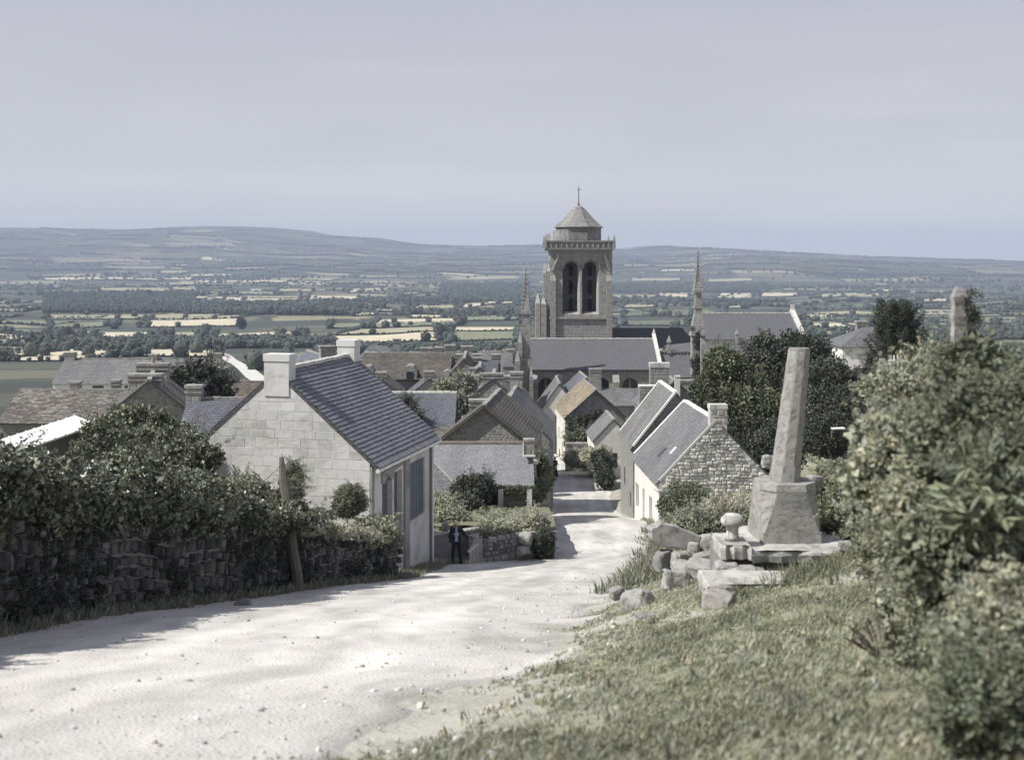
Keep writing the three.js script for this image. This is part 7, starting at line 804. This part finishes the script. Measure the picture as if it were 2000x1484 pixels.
{ // grass on the right-hand slope and along the verges
  const tuft = (n, h, seed, spread) => { const s = new Soup(), r = RNG(seed); for (let i = 0; i < n; i++) { const a = r.r(0, 6.28), o = V(r.r(-1, 1) * spread, 0, r.r(-1, 1) * spread), l = h * r.r(0.5, 1.2), b = V(Math.cos(a), 0, Math.sin(a)), w = b.clone().multiplyScalar(0.006 + 0.004 * r()), c = V(-b.z, 0, b.x).multiplyScalar(l * r.r(0.2, 0.8)), m = o.clone().add(V(0, l * 0.6, 0)).addScaledVector(c, 0.4), t = o.clone().add(V(0, l, 0)).add(c); s.tri(o.clone().sub(w), o.clone().add(w), m); s.tri(o.clone().sub(w), m, t); } const g = s.geometry(); g.deleteAttribute('color'); return g; };
  const r = RNG(91), near = [], mid = [], dryL = [];
  for (let i = 0; i < 125000; i++) { const d = 3 + 32 * Math.pow(r(), 1.5), X = ROADR(d) + r.r(-0.9, 12), u = X - ROADR(d); const n = fbm(X * 0.7, d * 0.7, 4, 21), k = u + (n - 0.5) * 3.2; if (k < 0.3 || (k < 2.1 && r() > Math.pow(k / 2.1, 1.3))) continue; if (fbm(X * 0.9 + 40, d * 0.9, 4, 321) > 0.63 && r() < 0.8) continue; if (fbm(X * 1.4, d * 1.4, 3, 55) < 0.36 && r() < 0.6) continue; if (Math.abs(X / d) > 0.95) continue; (r() < 0.33 ? dryL : near).push([X, G(X, d) - 0.01, -d, r.r(0.6, 1.5), r.r(0.65, 1.35) * (0.7 + 0.6 * fbm(X * 0.5, d * 0.5, 3, 2)), r.r(0.7, 1.4), 1]); }
  const T = tag(instances('grass', tuft(26, 0.034, 1, 0.075), LM.grass, near, null), 'short rough grass on the slope below the wayside cross', null, null, 'stuff'); tag(instances('dry_grass', tuft(16, 0.042, 2, 0.075), LM.dry, dryL, null), 'bleached dry grass mixed through the slope', null, null, 'stuff');
  for (let i = 0; i < 9000; i++) { const d = r.r(30, 72), X = ROADR(d) + r.r(-0.2, 10), u = X - ROADR(d); if (u < 0.3 && r() > 0.4) continue; if (d > 62 && u > 0 && u < 8) continue; mid.push([X, G(X, d), -d, r.r(2, 4), r.r(0.6, 1.3), r.r(0.7, 1.5), 1]); }
  for (let i = 0; i < 2600; i++) { const d = r.r(10, 49), X = ROADL(d) + r.r(-0.4, 0.5) * (r() < 0.5 ? 1 : 0.6); mid.push([X + 0.15, G(X, d), -d, r.r(1.2, 2.6), r.r(0.5, 1.1), r.r(0.8, 1.6), 1]); }
  tag(instances('verge_grass', tuft(12, 0.07, 3, 0.075), LM.pale, mid, null), 'grass and weeds along the verges of the road', null, null, 'stuff');
  { const pg = (() => { const g = new THREE.IcosahedronGeometry(1, 1), p = g.attributes.position; for (let i = 0; i < p.count; i++) { const x = p.getX(i), y = p.getY(i), z = p.getZ(i), k = 0.8 + 0.4 * fbm(x * 2 + 3, y * 2 + z * 2, 2, 6); p.setXYZ(i, x * k, y * k * 0.6, z * k); } g.computeVertexNormals(); g.deleteAttribute('uv'); return g; })(), q = RNG(17), l = []; for (let i = 0; i < 5200; i++) { const d = 5 + 55 * Math.pow(q(), 1.7), e = q(), R = ROADR(d), L = ROADL(d), X = e < 0.45 ? R + q.r(-1.8, 1.6) : e < 0.6 ? L + q.r(0, 1) : lerp(L, R, q()); l.push([X, G(X, d) + 0.03, -d, Math.pow(q(), 6) * 0.035 + 0.006, q.r(0.6, 1.5), 1]); } tag(instances('road_pebbles', pg, new THREE.MeshStandardMaterial({ color: col(0.42, 0.41, 0.39), roughness: 0.95 }), l, null), 'loose pebbles scattered along the dusty road and its edge', null, null, 'stuff'); }
  { const q = RNG(71), l = []; for (let i = 0; i < 420; i++) { const d = 7 + 26 * Math.pow(q(), 1.4), X = ROADR(d) + q.r(0.4, 8); if (fbm(X * 0.6, d * 0.6, 3, 87) < 0.5) continue; l.push([X, G(X, d), -d, q.r(1.0, 1.8), q.r(0.6, 1.2), q.r(0.9, 1.5), 1]); } tag(instances('grass_stalks', tuft(9, 0.075, 9, 0.03), LM.dry, l, null), 'longer seeding grass stalks standing in the turf', null, null, 'stuff'); }
  { const q = RNG(171), l = []; for (let i = 0; i < 520; i++) { const d = 4 + 26 * Math.pow(q(), 1.3), X = ROADR(d) + q.r(0.1, 9); if (fbm(X * 0.9, d * 0.9, 3, 187) < 0.52) continue; l.push([X, G(X, d) + 0.02, -d, q.r(0.03, 0.08), q.r(0.5, 1.1), 0.5]); } tag(instances('turf_weeds', CL.fine, LM.bush, l, null), 'low broad-leaved weeds growing in patches through the turf', null, null, 'stuff'); }
  { const q = RNG(271), l = []; for (let i = 0; i < 420; i++) { const px = q.r(1370, 1660), d = px < 1475 ? q.r(16.2, 17.9) : q.r(16.3, 17.7), X = (px - 1000) / F * d; l.push([X, G(X, d), -d, q.r(0.9, 2.0), q.r(0.5, 1.2), q.r(0.9, 1.7), 1]); } tag(instances('step_grass', tuft(12, 0.07, 19, 0.06), LM.grass, l, null), 'grass growing up round the step slabs', null, null, 'stuff'); }
}
// ------------------------------------------------------------------ the plain: fields, hedgerows, woods, farms
{
  const r = RNG(2024), bush = (() => { const s = new Soup(), q = RNG(4), g = new THREE.IcosahedronGeometry(0.8, 1), p = g.attributes.position; for (let i = 0; i < p.count; i++) { const x = p.getX(i), y = p.getY(i), z = p.getZ(i), k = 0.75 + 0.5 * fbm(x * 2 + 5, y * 2 + z * 2, 2, 3); p.setXYZ(i, x * k, y * k, z * k); } g.computeVertexNormals(); s.geo(g); const c = leafClump(36, 0.5, 9), m = new THREE.Matrix4(); s.geo(c, m); const o = s.geometry(); o.deleteAttribute('color'); o.deleteAttribute('uv'); return o; })();
  const hedge = [], addHedge = (x, d, h, t = 1) => hedge.push([x, G(x, d) + h * 0.42, -d, h * 0.5, t * r.r(0.7, 1.3), r.r(0.8, 1.25), 1]);
  const edge = (a, b, h0, h1, gap = 0) => { const L = a.distanceTo(b), n = Math.max(2, Math.round(L / 3)); for (let i = 0; i <= n; i++) { if (r() < gap) continue; const p = a.clone().lerp(b, i / n); addHedge(p.x + r.r(-1, 1), -p.z + r.r(-1, 1), r() < 0.05 ? r.r(6, 9) : r.r(h0, h1)); } };
  const fields = [
    // px corners (near left, near right, far right, far left), tone, hedge on the near edge
    [[85, 697], [428, 699], [428, 688], [85, 685], 3], [[105, 672], [262, 672], [325, 652], [118, 647], 3], [[300, 672], [380, 672], [400, 650], [330, 652], 2], [[400, 668], [590, 666], [600, 648], [425, 655], 3], [[540, 664], [585, 663], [590, 650], [555, 651], 2],
    [[90, 624], [430, 619], [440, 614], [90, 617], 2], [[270, 640], [470, 638], [470, 624], [290, 627], 3], [[100, 642], [230, 636], [230, 630], [95, 632], 1], [[430, 596], [620, 600], [625, 584], [440, 582], 3], [[230, 592], [280, 594], [290, 584], [235, 583], 2], [[470, 590], [610, 596], [600, 587], [480, 586], 2],
    [[640, 672], [856, 667], [858, 651], [642, 659], 3], [[872, 667], [1012, 665], [1012, 650], [880, 650], 1], [[660, 655], [850, 648], [860, 640], [700, 645], 2], [[640, 642], [900, 636], [905, 626], [650, 634], 1], [[880, 648], [1012, 646], [1012, 641], [885, 641], 3], [[720, 634], [905, 628], [900, 623], [740, 627], 3], [[905, 628], [1012, 626], [1012, 618], [905, 619], 1],
    [[560, 700], [625, 698], [625, 690], [565, 690], 1], [[640, 690], [1012, 690], [1012, 674], [650, 676], 1], [[690, 618], [735, 616], [735, 612], [690, 613], 3], [[790, 608], [890, 604], [890, 597], [800, 599], 2], [[900, 604], [1012, 592], [1012, 583], [905, 596], 3], [[680, 573], [745, 570], [745, 564], [690, 565], 3], [[600, 584], [700, 586], [700, 580], [605, 579], 3], [[560, 560], [650, 556], [650, 551], [560, 552], 2], [[700, 556], [760, 555], [758, 550], [705, 551], 2],
    [[85, 548], [380, 548], [380, 543], [85, 545], 3], [[380, 552], [560, 553], [560, 549], [380, 549], 3], [[330, 566], [385, 568], [380, 561], [335, 561], 2], [[540, 572], [610, 571], [612, 566], [545, 566], 2], [[190, 568], [330, 570], [335, 562], [195, 562], 2],
    [[1285, 582], [1345, 582], [1345, 574], [1285, 574], 3], [[1400, 583], [1470, 583], [1470, 574], [1408, 574], 3], [[1485, 580], [1560, 579], [1560, 573], [1490, 573], 3], [[1215, 602], [1280, 601], [1280, 594], [1220, 595], 2], [[1420, 604], [1460, 603], [1458, 597], [1422, 598], 2], [[1215, 620], [1350, 618], [1350, 609], [1220, 610], 0], [[1575, 642], [1700, 641], [1700, 634], [1580, 635], 3], [[1575, 632], [1660, 631], [1660, 626], [1575, 627], 1], [[1590, 582], [1720, 581], [1720, 575], [1595, 575], 2], [[1690, 572], [1760, 571], [1760, 567], [1695, 567], 3], [[1800, 590], [1880, 590], [1880, 585], [1805, 585], 3], [[1800, 616], [1900, 616], [1900, 611], [1805, 611], 3], [[1230, 550], [1330, 549], [1330, 545], [1235, 545], 2], [[1380, 552], [1470, 550], [1470, 546], [1385, 547], 2],
    [[1590, 660], [1640, 660], [1645, 652], [1595, 652], 2], [[1200, 636], [1350, 636], [1350, 626], [1200, 627], 0],
  ];
  const tones3 = [[0.11, 0.125, 0.075], [0.17, 0.185, 0.11], [0.30, 0.285, 0.19], [0.50, 0.45, 0.33]], sheet = (A, B2, C, D, t, s, lift) => { const nu = 14, nv = 6, at = (u, v) => { const p = A.clone().lerp(B2, u).lerp(D.clone().lerp(C, u), v); p.y = G(p.x, -p.z) + lift; return p; }; for (let j = 0; j < nv; j++) for (let i = 0; i < nu; i++) { const n = r.r(0.93, 1.07); s.tint(t[0] * n, t[1] * n, t[2] * n); s.quad(at(i / nu, j / nv), at((i + 1) / nu, j / nv), at((i + 1) / nu, (j + 1) / nv), at(i / nu, (j + 1) / nv)); } };
  fields.forEach((f) => { const [A, B2, C, D] = f.slice(0, 4).map((q) => hit(...q)), s = new Soup(), k = tones3[f[4]], d = -A.z; sheet(A, B2, C, D, k, s, 0.4 + d * 0.0006); const o = s.build('field', M.far, null); tag(o, 'pale field between hedgerows on the plain', null, null, 'structure'); const hh = 3.2; edge(A, B2, hh * 0.4, hh * 0.8, 0.1); edge(B2, C, hh * 0.7, hh * 1.5); edge(D, A, hh * 0.7, hh * 1.5); });
  // the many smaller fields between
  const s = new Soup(); for (let i = 0; i < 470; i++) { const u0 = r.r(-0.6, 0.56), d = (u0 < -0.39 || u0 > 0.08 ? 520 * Math.pow(11, r()) : 1350 * Math.pow(4.2, r())), x = u0 * d, w = r.r(50, 150), h = r.r(25, 80), a = r.r(-0.25, 0.25), q = (u, v) => V(x + u * w * Math.cos(a) - v * h * Math.sin(a), 0, -d - u * w * Math.sin(a) - v * h * Math.cos(a)), A = q(-0.5, -0.5), B2 = q(0.5, -0.5), C = q(0.5, 0.5), D = q(-0.5, 0.5), t = tones3[r() < 0.35 ? 0 : r() < 0.45 ? 1 : r() < 0.6 ? 2 : 3]; sheet(A, B2, C, D, t, s, 0.3 + d * 0.0005); edge(A, B2, 2.2, 4.2, 0.15); edge(B2, C, 2.2, 4.2, 0.2); edge(D, A, 2.2, 4.2, 0.2); }
  tag(s.build('far_fields', M.far, null), 'patchwork of small fields on the plain', null, null, 'structure');
  { const s2 = new Soup(); for (let i = 0; i < 330; i++) { const d = r.r(4300, 7600), x = r.r(-0.56, 0.5) * d, w = r.r(90, 420), h = r.r(60, 260), a = r.r(-0.5, 0.5), tk = r.r(0.32, 0.6), q = (u, v) => V(x + u * w * Math.cos(a) - v * h * Math.sin(a), 0, -d - u * w * Math.sin(a) - v * h * Math.cos(a)), t = tones3[r() < 0.5 ? 0 : r() < 0.5 ? 1 : r() < 0.6 ? 2 : 3].map((v) => v * tk); sheet(q(-0.5, -0.5), q(0.5, -0.5), q(0.5, 0.5), q(-0.5, 0.5), t, s2, 3.5); if (r() < 0.6) edge(q(-0.5, -0.5), q(0.5, -0.5), 5, 10, 0.4); } tag(s2.build('hill_fields', M.far, null), 'small fields and heath patches on the far hills', null, null, 'structure'); }
  // woods and scattered trees
  for (let i = 0; i < 45000 && hedge.length < 60000; i++) { const d = 430 * Math.pow(12, Math.pow(r(), 0.8)), x = r.r(-0.6, 0.6) * d, n = fbm(x * 0.0024, d * 0.0055, 3, 301); if (n > (d < 1400 ? 0.78 : 0.665) || r() < (d < 1400 ? 0.003 : 0.012)) addHedge(x, d, r.r(5, 11), 0.92); }
  for (let i = 0; i < 2600; i++) { const p = hit(r.r(85, 380), r.r(572, 612)); addHedge(p.x, -p.z, r.r(4, 8), 0.85); }   // dark wood on the left
  for (let i = 0; i < 1500; i++) { const p = hit(r.r(360, 700), r.r(602, 616)); addHedge(p.x, -p.z, r.r(5, 11), 0.9); }
  for (let i = 0; i < 1500; i++) { const p = hit(r.r(860, 1030), r.r(556, 585)); addHedge(p.x, -p.z, r.r(5, 12), 0.9); }
  for (let i = 0; i < 1800; i++) { const p = hit(r.r(1180, 1500), r.r(556, 572)); addHedge(p.x, -p.z, r.r(5, 12), 0.9); }
  for (let i = 0; i < 1000; i++) { const a = r(), p = hit(lerp(85, 640, a), 676 + r.r(-3, 8) - 4 * a); addHedge(p.x, -p.z, r.r(3, 8)); }
  for (let i = 0; i < 260; i++) { const p = hit(r.r(640, 1010), r.r(676, 690)); addHedge(p.x, -p.z, r.r(2.5, 5)); }
  tag(instances('hedgerows', bush, LM.far, hedge, null), 'dark hedgerows and woods dividing the fields of the plain', null, null, 'stuff');
  // a few trees one can tell apart
  [[862, 660, 17, 'tall tree at the end of the long pale field'], [455, 668, 10, 'dark tree in the hedge below the striped field'], [578, 668, 13, 'pointed dark tree near the striped field'], [470, 640, 13, 'big tree above the middle fields'], [132, 660, 11, 'pair-like tree at the left edge of the large pale field'], [290, 575, 22, 'big dark tree near the far farm']].forEach(([px, py, h, l], i) => { const f = hit(px, py + 4), d = -f.z; h = Math.min(13, h * 0.55 * Math.min(1.2, d / 1000) + 3); tree('field_tree', l, f, [[f.x, f.y + h * 0.55, f.z, h * 0.3, h * 0.4, h * 0.3], [f.x + h * 0.15, f.y + h * 0.4, f.z, h * 0.25, h * 0.25, h * 0.25]], { n: 160, clump: h * 0.13, mat: LM.far, trunk: h * 0.03, seed: 90 + i }); });
  // far farms
  [[590, 604, 1.5, 9, 'tall pale farmhouse on the plain with trees round it'], [614, 606, 0.8, 7, 'little pale farm building beside the tall farmhouse'], [412, 586, 1.4, 14, 'whitish farm in the middle of the plain'], [500, 568, 1.5, 22, 'long white farm building on the plain'], [318, 566, 1.1, 12, 'distant white farm beside the big dark tree'], [205, 572, 1, 12, 'far white cottage on the left of the plain'], [1490, 568, 1.2, 16, 'distant pale farm seen past the right spirelet'], [352, 515, 1.3, 16, 'pale hamlet house low on the left hill'], [110, 560, 1.1, 14, 'white house at the left end of the plain']].forEach(([px, py, k, L, l]) => { const f = hit(px, py), d = -f.z, e = f.y + 3.4 * k; house({ name: 'farmhouse', label: l, A: V(f.x - L / 2, e + 3 * k, f.z), B: V(f.x + L / 2, e + 3 * k, f.z), hw: 3.2, eave: e, base: f.y - 2, wall: M.limewash, roofTex: M.slateTex, ridge: false, openings: d < 1900 ? { right: [1.5, 4.5].filter((a) => a + 1.2 < L).map((a) => ({ u0: a, u1: a + 1, y0: f.y + 1, y1: f.y + 2.6, kind: 'window' })) } : {} }); });
  // pale track running down behind the barns
  { const pts = [[420, 688], [440, 697], [462, 711], [486, 728], [512, 748]].map((q) => hit(...q)), k = new Soup(), w = 3.2; for (let i = 0; i < pts.length - 1; i++) for (let j = 0; j < 6; j++) { const a = pts[i].clone().lerp(pts[i + 1], j / 6), b = pts[i].clone().lerp(pts[i + 1], (j + 1) / 6), g = (p, o) => V(p.x + o, G(p.x + o, -p.z) + 0.5, p.z); k.quad(g(a, -w), g(a, w), g(b, w), g(b, -w)); } k.tint(0.5); const o = k.build('track', M.road, null); tag(o, 'pale track running down the slope behind the barns', null, null, 'structure'); }
}
renderer.render(scene, camera);
